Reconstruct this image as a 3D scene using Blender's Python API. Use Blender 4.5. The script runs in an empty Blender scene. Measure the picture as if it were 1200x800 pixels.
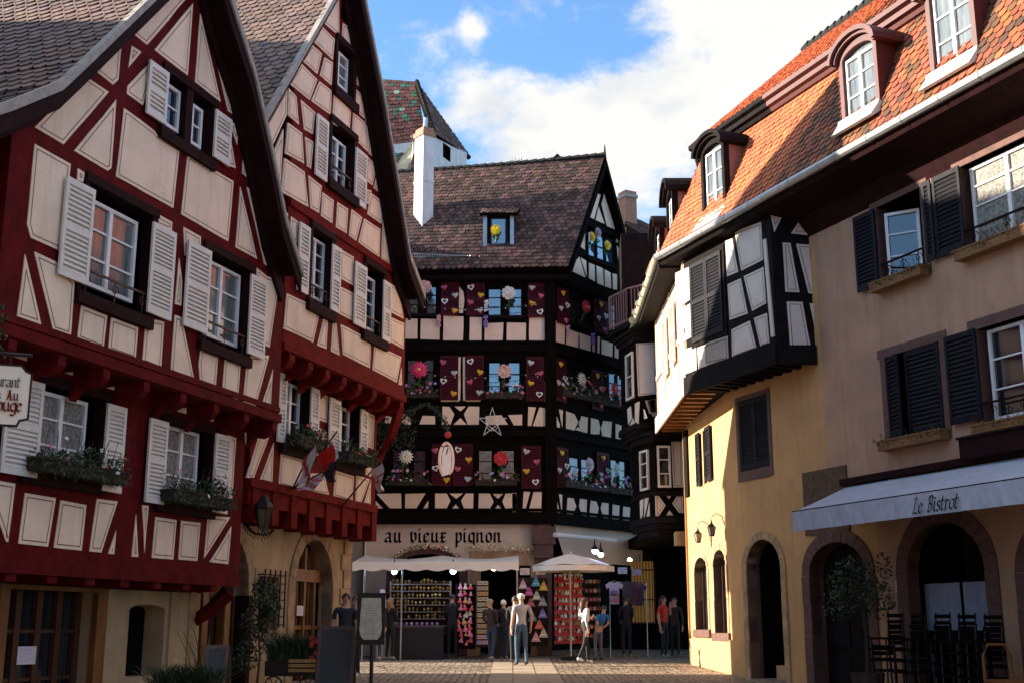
import bpy, bmesh, math, random
from mathutils import Vector, Matrix
random.seed(11)
SC = bpy.context.scene
COL = SC.collection
# ---------------------------------------------------------------- camera
FPX, HZ = 1430.0, 737.0
PITCH = math.atan((HZ-400)/FPX)
CAMZ = 1.6
cd = bpy.data.cameras.new('camera'); cam = bpy.data.objects.new('camera', cd); COL.objects.link(cam)
cam.location = (0, 0, CAMZ); cam.rotation_euler = (math.pi/2+PITCH, 0, 0)
cd.sensor_width = 36; cd.lens = 36*FPX/1200; cd.clip_start = .1; cd.clip_end = 2000
SC.camera = cam
# ---------------------------------------------------------------- light
SUN_EL, SUN_AZ = math.radians(17.2), math.radians(274)     # azimuth clockwise from +Y
sd = Vector((math.sin(SUN_AZ)*math.cos(SUN_EL), math.cos(SUN_AZ)*math.cos(SUN_EL), math.sin(SUN_EL)))
sl = bpy.data.lights.new('sun', 'SUN'); sl.energy = 5.0; sl.angle = math.radians(.5); sl.color = (1, .87, .70)
so = bpy.data.objects.new('sun', sl); COL.objects.link(so); so.location = (-60, 10, 60)
so.rotation_euler = (-sd).to_track_quat('-Z', 'Y').to_euler()
SC.view_settings.view_transform = 'Standard'; SC.view_settings.look = 'None'
SC.view_settings.exposure = 1.72; SC.view_settings.gamma = 1

def rdir(px, py):
    v = 400-py; h = px-600; cp, sp = math.cos(PITCH), math.sin(PITCH)
    fwd = FPX*cp - v*sp; up = FPX*sp + v*cp
    return (h/fwd, 1.0, up/fwd)
def at(px, py, Y):
    r = rdir(px, py); return Vector((r[0]*Y, Y, CAMZ+r[2]*Y))
GS = .024
def gz(Y): return GS*Y
def gat(px, py):
    r = rdir(px, py); Y = CAMZ/(GS-r[2]); return Vector((r[0]*Y, Y, GS*Y))

w = bpy.data.worlds.new('World'); SC.world = w; w.use_nodes = True
nt = w.node_tree; nd = nt.nodes; lk = nt.links; nd.clear()
out = nd.new('ShaderNodeOutputWorld'); bg = nd.new('ShaderNodeBackground'); bg.inputs[1].default_value = .053
sky = nd.new('ShaderNodeTexSky'); sky.sky_type = 'NISHITA'; sky.sun_disc = False
sky.sun_elevation = SUN_EL; sky.sun_rotation = SUN_AZ; sky.air_density = 1.0; sky.dust_density = .6; sky.ozone_density = 1.6
tc = nd.new('ShaderNodeTexCoord')
nz = nd.new('ShaderNodeTexNoise'); nz.inputs['Scale'].default_value = 7; nz.inputs['Detail'].default_value = 9; nz.inputs['Roughness'].default_value = .62
nz.inputs['Distortion'].default_value = .25
mp = nd.new('ShaderNodeMapping'); mp.inputs['Scale'].default_value = (1, 1, 1.7); mp.inputs['Location'].default_value = (.3, .1, .55)
lk.new(tc.outputs['Generated'], mp.inputs['Vector']); lk.new(mp.outputs[0], nz.inputs['Vector'])
acc = None
def mth(op, a, b=None, clamp=False):
    n = nd.new('ShaderNodeMath'); n.operation = op; n.use_clamp = clamp
    for i, s in enumerate((a, b)):
        if s is None: continue
        if isinstance(s, (int, float)): n.inputs[i].default_value = s
        else: lk.new(s, n.inputs[i])
    return n.outputs[0]
# cloud banks: direction, angular radius, weight
banks = [(690, 165, .068, 1.3), (620, 170, .045, .75), (770, 235, .045, .5), (905, 25, .062, 1.0), (800, 15, .04, .35), (790, 130, .035, .45), (553, 30, .015, .65), (565, 125, .026, .4), (980, -60, .10, .8),
         (1300, 100, .3, .7), (-300, 0, .3, .6)]
for px, py, rad, wt in banks:
    d = Vector(rdir(px, py)).normalized()
    vs = nd.new('ShaderNodeVectorMath'); vs.operation = 'DISTANCE'; vs.inputs[1].default_value = d
    lk.new(tc.outputs['Generated'], vs.inputs[0])
    q = mth('DIVIDE', vs.outputs['Value'], rad); q = mth('MULTIPLY', q, q); q = mth('MULTIPLY', q, -1.0); q = mth('EXPONENT', q); q = mth('MULTIPLY', q, wt)
    acc = q if acc is None else mth('ADD', acc, q)
sep = nd.new('ShaderNodeSeparateXYZ'); lk.new(tc.outputs['Generated'], sep.inputs[0])
behind = mth('MULTIPLY', mth('GREATER_THAN', sep.outputs['Z'], 0.60), .9)      # unseen overhead cloud, added to whiten the light in the shade
acc = mth('ADD', acc, behind)
cl = mth('ADD', mth('MULTIPLY', acc, .60), mth('MULTIPLY', mth('SUBTRACT', nz.outputs['Fac'], .56), 2.2))
rp = nd.new('ShaderNodeValToRGB'); rp.color_ramp.elements[0].position = .08; rp.color_ramp.elements[1].position = .50
rp.color_ramp.interpolation = 'EASE'
lk.new(cl, rp.inputs['Fac'])
nz2 = nd.new('ShaderNodeTexNoise'); nz2.inputs['Scale'].default_value = 11; nz2.inputs['Detail'].default_value = 6
lk.new(mp.outputs[0], nz2.inputs['Vector'])
cr = nd.new('ShaderNodeValToRGB'); cr.color_ramp.elements[0].color = (.66, .72, .80, 1); cr.color_ramp.elements[1].color = (1, .985, .95, 1)
cr.color_ramp.elements[0].position = .3; cr.color_ramp.elements[1].position = .52
lk.new(nz2.outputs['Fac'], cr.inputs['Fac'])
sc_ = nd.new('ShaderNodeVectorMath'); sc_.operation = 'SCALE'; sc_.inputs['Scale'].default_value = 5.9; lk.new(cr.outputs[0], sc_.inputs[0])
mx = nd.new('ShaderNodeMix'); mx.data_type = 'RGBA'
sk2 = nd.new('ShaderNodeVectorMath'); sk2.operation = 'MULTIPLY'; sk2.inputs[1].default_value = (1.35, 1.8, 2.2)
lk.new(sky.outputs[0], sk2.inputs[0])
lk.new(rp.outputs[0], mx.inputs['Factor']); lk.new(sk2.outputs[0], mx.inputs['A']); lk.new(sc_.outputs[0], mx.inputs['B'])
lk.new(mx.outputs['Result'], bg.inputs[0]); lk.new(bg.outputs[0], out.inputs[0])

# ---------------------------------------------------------------- materials
def mat(name, col, rough=.7, var=.15, scale=3.0, bump=.0, bscale=40, metal=0, col2=None, stretch=None, attr=False, spec=.5, emit=None, ior=None, streak=None):
    m = bpy.data.materials.new(name); m.use_nodes = True
    n = m.node_tree.nodes; l = m.node_tree.links; p = n['Principled BSDF']
    p.inputs['Roughness'].default_value = rough; p.inputs['Metallic'].default_value = metal
    p.inputs['Specular IOR Level'].default_value = spec
    if ior: p.inputs['IOR'].default_value = ior
    t = n.new('ShaderNodeTexCoord'); mpn = n.new('ShaderNodeMapping'); l.new(t.outputs['Object'], mpn.inputs['Vector'])
    if stretch: mpn.inputs['Scale'].default_value = stretch
    nz = n.new('ShaderNodeTexNoise'); nz.inputs['Scale'].default_value = scale; nz.inputs['Detail'].default_value = 7; nz.inputs['Roughness'].default_value = .6
    l.new(mpn.outputs[0], nz.inputs['Vector'])
    r = n.new('ShaderNodeValToRGB'); r.color_ramp.elements[0].position = .3; r.color_ramp.elements[1].position = .7
    c2 = col2 if col2 else tuple(c*(1-var) for c in col)
    c1 = col if col2 else tuple(min(1, c*(1+var*.6)) for c in col)
    r.color_ramp.elements[0].color = (*c2, 1); r.color_ramp.elements[1].color = (*c1, 1)
    l.new(nz.outputs['Fac'], r.inputs['Fac']); cur = r.outputs[0]
    if streak:                                    # weathering: vertical runs of dirt with their own shape
        ms = n.new('ShaderNodeMapping'); ms.inputs['Scale'].default_value = (3.5, 3.5, .35); l.new(t.outputs['Object'], ms.inputs['Vector'])
        ns = n.new('ShaderNodeTexNoise'); ns.inputs['Scale'].default_value = 1.6; ns.inputs['Detail'].default_value = 8; ns.inputs['Roughness'].default_value = .7; l.new(ms.outputs[0], ns.inputs['Vector'])
        rs = n.new('ShaderNodeValToRGB'); rs.color_ramp.elements[0].position = .48; rs.color_ramp.elements[1].position = .75
        l.new(ns.outputs['Fac'], rs.inputs['Fac'])
        mm = n.new('ShaderNodeMix'); mm.data_type = 'RGBA'; mm.inputs['B'].default_value = (*streak, 1)
        k = n.new('ShaderNodeMath'); k.operation = 'MULTIPLY'; k.inputs[1].default_value = .68; l.new(rs.outputs[0], k.inputs[0])
        l.new(k.outputs[0], mm.inputs['Factor']); l.new(cur, mm.inputs['A']); cur = mm.outputs['Result']
    if attr:
        a = n.new('ShaderNodeVertexColor'); a.layer_name = 'Col'
        mm = n.new('ShaderNodeMix'); mm.data_type = 'RGBA'; mm.blend_type = 'MULTIPLY'; mm.inputs['Factor'].default_value = 1
        l.new(cur, mm.inputs['A']); l.new(a.outputs[0], mm.inputs['B']); cur = mm.outputs['Result']
    l.new(cur, p.inputs['Base Color'])
    if bump:
        nb = n.new('ShaderNodeTexNoise'); nb.inputs['Scale'].default_value = bscale; nb.inputs['Detail'].default_value = 6; l.new(mpn.outputs[0], nb.inputs['Vector'])
        b = n.new('ShaderNodeBump'); b.inputs['Strength'].default_value = bump; b.inputs['Distance'].default_value = .02
        l.new(nb.outputs['Fac'], b.inputs['Height']); l.new(b.outputs[0], p.inputs['Normal'])
    if emit:
        p.inputs['Emission Color'].default_value = (*emit[0], 1); p.inputs['Emission Strength'].default_value = emit[1]
    return m
M = {}
M['plaster'] = mat('cream plaster', (.84, .66, .50), .9, .12, 1.6, .6, 28, streak=(.62, .46, .35))
M['line'] = mat('brown painted line', (.17, .07, .055), .8)
M['red'] = mat('oxblood timber', (.105, .0045, .006), .7, .45, 5, .6, 30, stretch=(1, 1, .6), spec=.08)
M['red2'] = mat('brick red timber', (.15, .0065, .005), .7, .45, 5, .6, 30, spec=.08)
M['brown'] = mat('dark brown timber', (.020, .006, .006), .7, .4, 5, .5, 30, spec=.08)
M['black'] = mat('black timber', (.006, .004, .0035), .8, .5, 5, .5, 30, spec=.04)
M['blackp'] = mat('grey black timber', (.011, .0085, .0085), .75, .5, 6, .6, 25, spec=.07)
M['white'] = mat('white painted wood', (.68, .64, .58), .5, .10, 7, .1, 30)
M['sash'] = mat('white window paint', (.76, .76, .76), .4, .06, 9)
M['slate'] = mat('charcoal shutter paint', (.012, .0115, .016), .6, .3, 6, spec=.12)
M['crimson'] = mat('crimson shutter paint', (.060, .006, .014), .6, .3, 6, spec=.12)
M['glass'] = mat('dark window glass', (.020, .024, .028), .04, .5, 1.5, ior=1.9)
M['glassc'] = mat('curtained glass', (.18, .20, .20), .12, .5, 2.2, col2=(.06, .075, .08), stretch=(5, 5, .6), ior=1.7)
M['lace'] = mat('lace curtain', (.36, .34, .30), .9, .5, 22, col2=(.06, .055, .05))
M['glassb'] = mat('sky mirroring glass', (.03, .05, .08), .03, .3, 2, ior=3.2)
M['interior'] = mat('dark interior', (.006, .0045, .004), .9, spec=.05)
M['tile'] = mat('brown clay tile', (.165, .11, .092), .75, .35, 4, .3, 20, attr=True)
M['tileo'] = mat('orange clay tile', (.43, .105, .035), .75, .3, 3, .3, 20, attr=True)
M['tilec'] = mat('dark weathered tile', (.075, .043, .036), .8, .4, 4, .3, 20, attr=True)
M['zinc'] = mat('zinc gutter', (.42, .43, .44), .35, .2, 6, metal=.7)
M['sunlitg'] = mat('pale gutter', (.50, .47, .36), .5, .3, 8)  # far gutter run: sunlight put into the colour as pale yellow
M['yellow'] = mat('ochre render', (.54, .305, .13), .92, .16, 1.2, .5, 30, streak=(.38, .20, .085))
M['pink'] = mat('dusty pink render', (.44, .262, .165), .92, .22, .9, .6, 40, streak=(.27, .16, .10))
M['stone'] = mat('red sandstone', (.12, .060, .048), .85, .3, 6, .6, 25)
M['stoney'] = mat('yellow sandstone', (.42, .27, .15), .9, .4, 3, .8, 14)
M['greyst'] = mat('grey stone wall', (.16, .13, .11), .9, .35, 3, .7, 14)
M['iron'] = mat('black wrought iron', (.012, .012, .013), .4, .3, 9, metal=.4)
M['rust'] = mat('rusty iron rail', (.09, .035, .02), .6, .5, 12)
M['door'] = mat('brown oak door', (.06, .017, .007), .5, .4, 4, .3, 20, stretch=(3, 3, .5))
M['oak'] = mat('orange oak', (.20, .075, .02), .45, .4, 4, .3, 20, stretch=(3, 3, .5))
M['paper'] = mat('white paper', (.7, .66, .72), .8, .05)
M['canvas'] = mat('off white canvas', (.72, .68, .66), .85, .08, 3, .2, 12)
M['awn'] = mat('pale grey awning canvas', (.42, .45, .54), .8, .16, 5, .6, 7)
M['leaf'] = mat('green leaves', (.045, .085, .02), .55, .5, 9, attr=True)
M['leafd'] = mat('dark green leaves', (.018, .038, .013), .55, .5, 9, attr=True)
M['petal'] = mat('petal', (1, 1, 1), .6, .05, attr=True)
M['soil'] = mat('dark planter wood', (.03, .017, .012), .8, .4, 8)
M['wicker'] = mat('woven straw trim', (.22, .10, .03), .8, .6, 25)
M['terra'] = mat('red plastic pot', (.36, .02, .012), .4)
M['chalk'] = mat('chalkboard', (.012, .013, .012), .6, .3, 6)
M['gold'] = mat('gilt', (.62, .42, .12), .3, .3, 20, metal=.8)
M['col'] = mat('painted goods', (1, 1, 1), .6, .12, 20, attr=True)
M['skin'] = mat('skin', (.50, .27, .19), .5, .08)
M['steel'] = mat('steel pole', (.35, .36, .36), .35, .15, 9, metal=.8)
M['bulb'] = mat('cold white lamp', (.6, .7, 1), .3, 0, emit=((.45, .6, 1), 22))
M['warm'] = mat('warm lamp', (1, .7, .3), .3, 0, emit=((1, .62, .22), 9))
M['brick'] = mat('brick', (.36, .17, .11), .85, .4, 12, .5, 30)

# ---------------------------------------------------------------- mesh helper
WM = {}
def V(*a): return Vector(a)
class MB:
    def __init__(s): s.v = []; s.f = []; s.m = []; s.c = []
    def face(s, pts, mi=0, col=None):
        b = len(s.v); s.v += [Vector(p) for p in pts]; s.f.append(tuple(range(b, b+len(pts)))); s.m.append(mi); s.c.append(col)
    def mesh(s, pts, faces, mi=0, col=None):
        b = len(s.v); s.v += [Vector(p) for p in pts]
        for f in faces: s.f.append(tuple(b+i for i in f)); s.m.append(mi); s.c.append(col)
    def hexa(s, p, mi=0, col=None):
        s.mesh(p, [(3, 2, 1, 0), (4, 5, 6, 7), (0, 1, 5, 4), (1, 2, 6, 5), (2, 3, 7, 6), (3, 0, 4, 7)], mi, col)
    def box(s, c, sx, sy, sz, rz=0, mi=0, col=None):
        ca, sa = math.cos(rz), math.sin(rz); c = Vector(c); p = []
        for z in (-sz/2, sz/2):
            for x, y in ((-sx/2, -sy/2), (sx/2, -sy/2), (sx/2, sy/2), (-sx/2, sy/2)):
                p.append(c+V(x*ca-y*sa, x*sa+y*ca, z))
        s.hexa(p, mi, col)
    def prism(s, pts, vec, mi=0, col=None):
        n = len(pts); P = [Vector(p) for p in pts]; Q = [p+vec for p in P]
        s.mesh(P+Q, [tuple(range(n)), tuple(range(2*n-1, n-1, -1))]+[(i, i+n, (i+1) % n+n, (i+1) % n) for i in range(n)], mi, col)
    def tube(s, pts, r, n=8, mi=0, col=None, caps=True):
        P = [Vector(p) for p in pts]; R = r if isinstance(r, (list, tuple)) else [r]*len(P); rings = []
        for i, p in enumerate(P):
            t = (P[min(i+1, len(P)-1)]-P[max(i-1, 0)]).normalized()
            a = V(0, 0, 1) if abs(t.z) < .9 else V(1, 0, 0)
            x = t.cross(a).normalized(); y = t.cross(x)
            rings.append([p+(x*math.cos(k*2*math.pi/n)+y*math.sin(k*2*math.pi/n))*R[i] for k in range(n)])
        vs = [q for g in rings for q in g]; fs = []
        for i in range(len(P)-1):
            for k in range(n): fs.append((i*n+k, i*n+(k+1) % n, (i+1)*n+(k+1) % n, (i+1)*n+k))
        if caps: fs += [tuple(range(n-1, -1, -1)), tuple((len(P)-1)*n+k for k in range(n))]
        s.mesh(vs, fs, mi, col)
    def lathe(s, c, prof, n=14, mi=0, col=None):
        c = Vector(c); vs = []; fs = []
        for r, z in prof:
            for k in range(n): a = k*2*math.pi/n; vs.append(c+V(r*math.cos(a), r*math.sin(a), z))
        for i in range(len(prof)-1):
            for k in range(n): fs.append((i*n+k, i*n+(k+1) % n, (i+1)*n+(k+1) % n, (i+1)*n+k))
        fs += [tuple(range(n-1, -1, -1)), tuple((len(prof)-1)*n+k for k in range(n))]
        s.mesh(vs, fs, mi, col)
    def ball(s, c, r, mi=0, col=None, seg=8, sq=(1, 1, 1)):
        c = Vector(c); vs = []; fs = []; rg = seg//2+1
        for i in range(rg+1):
            a = math.pi*i/rg
            for k in range(seg):
                b = 2*math.pi*k/seg; vs.append(c+V(r*sq[0]*math.sin(a)*math.cos(b), r*sq[1]*math.sin(a)*math.sin(b), r*sq[2]*math.cos(a)))
        for i in range(rg):
            for k in range(seg): fs.append((i*seg+k, (i+1)*seg+k, (i+1)*seg+(k+1) % seg, i*seg+(k+1) % seg))
        s.mesh(vs, fs, mi, col)
    def build(s, name, mats, parent=None, smooth=False, kind=None):
        if not isinstance(mats, (list, tuple)): mats = [mats]
        me = bpy.data.meshes.new(name); inv = None; o = bpy.data.objects.new(name, me); COL.objects.link(o)
        if parent is not None:
            Wp = WM[parent.name]; inv = Wp.inverted(); o.parent = parent; WM[o.name] = Wp
            vs = [inv @ p for p in s.v]
        else:
            base = Vector((0, 0, 0))
            if s.v:
                xs = [p.x for p in s.v]; ys = [p.y for p in s.v]; zs = [p.z for p in s.v]
                base = V((min(xs)+max(xs))/2, (min(ys)+max(ys))/2, min(zs))
            o.location = base; WM[o.name] = Matrix.Translation(base); vs = [p-base for p in s.v]
        me.from_pydata([tuple(p) for p in vs], [], s.f)
        for m_ in mats: me.materials.append(M[m_] if isinstance(m_, str) else m_)
        me.polygons.foreach_set('material_index', s.m)
        if any(c is not None for c in s.c):
            ca = me.color_attributes.new('Col', 'FLOAT_COLOR', 'CORNER'); arr = []
            for f, c in zip(s.f, s.c):
                c = c or (1, 1, 1)
                arr += [c[0], c[1], c[2], 1]*len(f)
            ca.data.foreach_set('color', arr)
        if smooth: me.polygons.foreach_set('use_smooth', [True]*len(s.f))
        me.update()
        if kind: o['kind'] = kind
        return o
def tag(o, label=None, cat=None, group=None, kind=None):
    if label: o['label'] = label
    if cat: o['category'] = cat
    if group: o['group'] = group
    if kind: o['kind'] = kind
    return o
def thing(name, loc, label, cat, group=None, rz=0):
    o = bpy.data.objects.new(name, None); COL.objects.link(o); o.location = loc; o.rotation_euler = (0, 0, rz)
    o.empty_display_size = .1
    WM[o.name] = Matrix.Translation(Vector(loc)) @ Matrix.Rotation(rz, 4, 'Z')
    return tag(o, label, cat, group)
def dup(root, loc, rz, label=None, group=None):
    r = root.copy(); COL.objects.link(r); r.location = loc; r.rotation_euler = (0, 0, rz)
    if label: r['label'] = label
    if group: r['group'] = group
    for ch in root.children:
        c = ch.copy(); COL.objects.link(c); c.parent = r
        for g in ch.children: e = g.copy(); COL.objects.link(e); e.parent = c
    return r

# ---------------------------------------------------------------- facade frame
class Fac:
    def __init__(s, x, y, dx, dy):
        L = math.hypot(dx, dy); s.o = V(x, y, 0); s.d = V(dx/L, dy/L, 0); s.n = V(dy/L, -dx/L, 0); s.rz = math.atan2(dy, dx)
    def uz(s, px, py, off=0):
        r = Vector(rdir(px, py)); c = V(0, 0, CAMZ); t = (s.o+s.n*off-c).dot(s.n)/r.dot(s.n); p = c+r*t
        return ((p-s.o).dot(s.d), p.z)
    def w(s, u, z, off=0): return s.o+s.d*u+s.n*off+V(0, 0, z)
    def box(s, mb, u0, u1, z0, z1, o0, o1, mi=0, col=None):
        p = [s.w(u, z, o) for z in (z0, z1) for u, o in ((u0, o1), (u1, o1), (u1, o0), (u0, o0))]
        mb.hexa(p, mi, col)
    def rect(s, tl, br, off=0):
        a = s.uz(*tl, off); b = s.uz(*br, off); return (min(a[0], b[0]), max(a[0], b[0]), min(a[1], b[1]), max(a[1], b[1]))
def area2(p): return sum(p[i][0]*p[(i+1) % len(p)][1]-p[(i+1) % len(p)][0]*p[i][1] for i in range(len(p)))
def inset(p, d):
    n = len(p); sg = 1 if area2(p) > 0 else -1; out = []
    for i in range(n):
        a = p[i-1]; b = p[i]; c = p[(i+1) % n]
        e1 = Vector((b[0]-a[0], b[1]-a[1])); e2 = Vector((c[0]-b[0], c[1]-b[1]))
        if e1.length < 1e-6 or e2.length < 1e-6: return None
        n1 = Vector((-e1.y, e1.x)).normalized()*sg*d; n2 = Vector((-e2.y, e2.x)).normalized()*sg*d
        cr = e1.x*e2.y-e1.y*e2.x
        if abs(cr) < .02*e1.length*e2.length: out.append((b[0]+n1.x, b[1]+n1.y)); continue
        p1 = Vector(a)+n1; p2 = Vector(b)+n2; t = ((p2-p1).x*e2.y-(p2-p1).y*e2.x)/cr; q = p1+e1*t
        if (q-Vector(b)).length > 4*d+.12: q = Vector(b)+(q-Vector(b)).normalized()*(4*d+.1)
        out.append((q.x, q.y))
    if area2(out)*sg <= 0: return None
    return out
def panels(F, lst, off, house, mats=('plaster', 'line'), line=True, dl=.045, lw=.014, name='plaster_infill'):
    """lst: [(cx, cy, scale, [polys])] with polygons in crop pixels"""
    mb = MB()
    for cx, cy, k, polys in lst:
        for pl in polys:
            q = [F.uz(cx+x/k, cy+y/k, off+.012) for x, y in pl]
            if area2(q) < 0: q = q[::-1]
            # small irregularities along the edges so no edge is ruler straight
            r = []
            for i in range(len(q)):
                a, b = q[i], q[(i+1) % len(q)]; L = math.hypot(b[0]-a[0], b[1]-a[1]); m_ = max(1, int(L/.35))
                for j in range(m_):
                    t = j/m_; jt = 0 if j == 0 else random.uniform(-.008, .008)
                    nx, ny = (b[1]-a[1])/max(L, 1e-6), -(b[0]-a[0])/max(L, 1e-6)
                    r.append((a[0]+(b[0]-a[0])*t+nx*jt, a[1]+(b[1]-a[1])*t+ny*jt))
            mb.prism([F.w(u, z, off+.014) for u, z in r], F.n*-.03, 0)
            if line and abs(area2(q)) > .03:
                a = inset(q, dl); b = inset(q, dl+lw) if a else None
                if a and b and len(a) == len(b):
                    for i in range(len(a)):
                        j = (i+1) % len(a)
                        mb.face([F.w(*a[i], off+.0165), F.w(*a[j], off+.0165), F.w(*b[j], off+.0165), F.w(*b[i], off+.0165)], 1)
    return mb.build(name, mats, house)
def wall(F, outer, holes, off, house, mats, name='wall', depth=.25, back=None, kind=None, sides=True):
    bm = bmesh.new(); edges = []
    for lp in [outer]+holes:
        vs = [bm.verts.new(F.w(u, z, off)) for u, z in lp]
        edges += [bm.edges.new((vs[i], vs[(i+1) % len(vs)])) for i in range(len(vs))]
    bmesh.ops.triangle_fill(bm, edges=edges, use_beauty=True, normal=F.n)
    mb = MB(); bm.verts.ensure_lookup_table()
    for f in bm.faces: mb.face([v.co.copy() for v in f.verts], 0)
    bm.free()
    for h in holes:
        for i in range(len(h)):
            a, b = h[i], h[(i+1) % len(h)]
            mb.face([F.w(*a, off), F.w(*b, off), F.w(*b, off-depth), F.w(*a, off-depth)], 1 if len(mats) > 1 else 0)
    if sides:
        bk = back if back is not None else off-8
        for i in range(len(outer)):
            a, b = outer[i], outer[(i+1) % len(outer)]
            mb.face([F.w(*a, off), F.w(*b, off), F.w(*b, bk), F.w(*a, bk)], 0)
        bm = bmesh.new(); vs = [bm.verts.new(F.w(u, z, bk)) for u, z in outer]
        bmesh.ops.triangle_fill(bm, edges=[bm.edges.new((vs[i], vs[(i+1) % len(vs)])) for i in range(len(vs))], use_beauty=True, normal=F.n)
        for f in bm.faces: mb.face([v.co.copy() for v in f.verts], 0)
        bm.free()
    return mb.build(name, mats, house, kind=kind)
def rh(r): return [(r[0], r[2]), (r[1], r[2]), (r[1], r[3]), (r[0], r[3])]
def sash(F, r, off, house, cols=2, rows=3, fr=.055, bar=.028, glass='glass', fm='sash', name='window', frame=None, mull=.075):
    """a window: frame and bars as the part, its glass as sub-part"""
    u0, u1, z0, z1 = r; mb = MB()
    F.box(mb, u0, u1, z0, z0+fr, off-.04, off+.03); F.box(mb, u0, u1, z1-fr, z1, off-.04, off+.03)
    F.box(mb, u0, u0+fr, z0+fr, z1-fr, off-.04, off+.03); F.box(mb, u1-fr, u1, z0+fr, z1-fr, off-.04, off+.03)
    W = (u1-u0)/cols
    for i in range(1, cols):
        F.box(mb, u0+i*W-mull/2, u0+i*W+mull/2, z0+fr, z1-fr, off-.03, off+.036)
    for j in range(1, rows):
        z = z0+(z1-z0)*j/rows
        for i in range(cols):
            a = u0+i*W+(mull/2 if i else fr); b = u0+(i+1)*W-(mull/2 if i < cols-1 else fr)
            F.box(mb, a, b, z-bar/2, z+bar/2, off-.02, off+.018)
    o = mb.build(name, fm, house)
    g = MB()
    for i in range(cols):
        a = u0+i*W+(mull/2 if i else fr); b = u0+(i+1)*W-(mull/2 if i < cols-1 else fr)
        for j in range(rows):
            za = z0+(z1-z0)*j/rows; zb = z0+(z1-z0)*(j+1)/rows; t = [random.uniform(-.004, .004) for _ in range(2)]
            g.face([F.w(a-.01, za, off-.012+t[0]), F.w(b+.01, za, off-.012+t[1]), F.w(b+.01, zb, off-.012+t[1]), F.w(a-.01, zb, off-.012+t[0])])
    g.build('pane', glass, o)
    return o
def shutter(F, r, off, house, m='white', rows=2, pitch=.062, open_=0, label=None, st=.06):
    """louvred shutter leaf; open_ tilts it off the wall about its hinge side (radians, sign picks the side)"""
    u0, u1, z0, z1 = r; W = u1-u0; H = z1-z0; mb = MB()
    def pt(u, z, o):
        if open_ > 0: a = open_; return F.w(u0+u*math.cos(a)-o*math.sin(a), z0+z, off+u*math.sin(a)+o*math.cos(a))
        if open_ < 0: a = -open_; v = W-u; return F.w(u1-v*math.cos(a)+o*math.sin(a), z0+z, off+v*math.sin(a)+o*math.cos(a))
        return F.w(u0+u, z0+z, off+o)
    def bx(a, b, c, d, o0, o1, tilt=0):
        p = [pt(a, c, o1), pt(b, c, o1), pt(b, c+tilt, o0), pt(a, c+tilt, o0), pt(a, d, o1), pt(b, d, o1), pt(b, d+tilt, o0), pt(a, d+tilt, o0)]
        mb.hexa(p)
    T = .035
    bx(0, st, 0, H, 0, T); bx(W-st, W, 0, H, 0, T)
    n = rows; seg = H/n
    for i in range(n+1):
        c = i*seg; h = .09 if i in (0, n) else .08
        a = 0 if i == 0 else (H-h if i == n else c-h/2); bx(st, W-st, a, a+h, 0, T)
    for i in range(n):
        a = i*seg+(.09 if i == 0 else .04); b = (i+1)*seg-(.09 if i == n-1 else .04); k = max(1, int((b-a)/pitch)); p = (b-a)/k
        for j in range(k):
            z = a+j*p; bx(st, W-st, z+.004, z+.016, .004, T-.004, p*.62)
        bx(st, W-st, a, b, .0, .002)
    o = mb.build('shutter', m, house)
    if label: o['label'] = label
    return o

# ---------------------------------------------------------------- roof tiles
def tiles(mb, A, B, C, D, row=.15, wid=.17, cf=None, h=.028, sag=0):
    """clay tiles over the patch A-B (eave) to D-C (top)"""
    A, B, C, D = map(Vector, (A, B, C, D)); L = ((D-A).length+(C-B).length)/2; n = max(1, int(L/row))
    nn = (B-A).cross(D-A)
    if nn.length < 1e-6: nn = (B-A).cross(C-A)
    nn.normalize()
    if nn.z < 0: nn = -nn
    for i in range(n):
        v0 = i/n; v1 = min(1.0, (i+1.35)/n)
        l0, r0 = A.lerp(D, v0), B.lerp(C, v0); l1, r1 = A.lerp(D, v1), B.lerp(C, v1)
        W = (r0-l0).length
        if W < wid*.6: continue
        k = max(1, round(W/wid)); st = .5 if i % 2 else 0
        for j in range(-1 if st else 0, k):
            a = max(0, (j+st)/k); b = min(1, (j+1+st)/k)
            if b-a < .15/k: continue
            g = .04/k
            a += g; b -= g
            hh = h+random.uniform(-.006, .008); dz = nn*hh; dt = nn*.004; sl_ = random.uniform(-.012, .012)
            dn = (l0-l1)/max((l0-l1).length, 1e-6)*sl_
            p0 = l0.lerp(r0, a); p1 = l0.lerp(r0, b); q0 = l1.lerp(r1, a); q1 = l1.lerp(r1, b)
            up = (q0-p0)*.22
            m0 = l0.lerp(r0, a+(b-a)*.28); m1 = l0.lerp(r0, a+(b-a)*.72)
            T = [q0+dt, q1+dt, p1+up+dz+dn, m1+dz+dn, m0+dz+dn, p0+up+dz+dn]
            Bt = [p1+up, m1, m0, p0+up]; Bt = [x+nn*.003+dn for x in Bt]
            c = cf(i/n, (a+b)/2, l0.lerp(r0, (a+b)/2)) if cf else (1, 1, 1)
            mb.mesh(T+Bt, [(0, 1, 2, 3, 4, 5), (2, 6, 7, 3), (3, 7, 8, 4), (4, 8, 9, 5)], 0, c)
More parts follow.
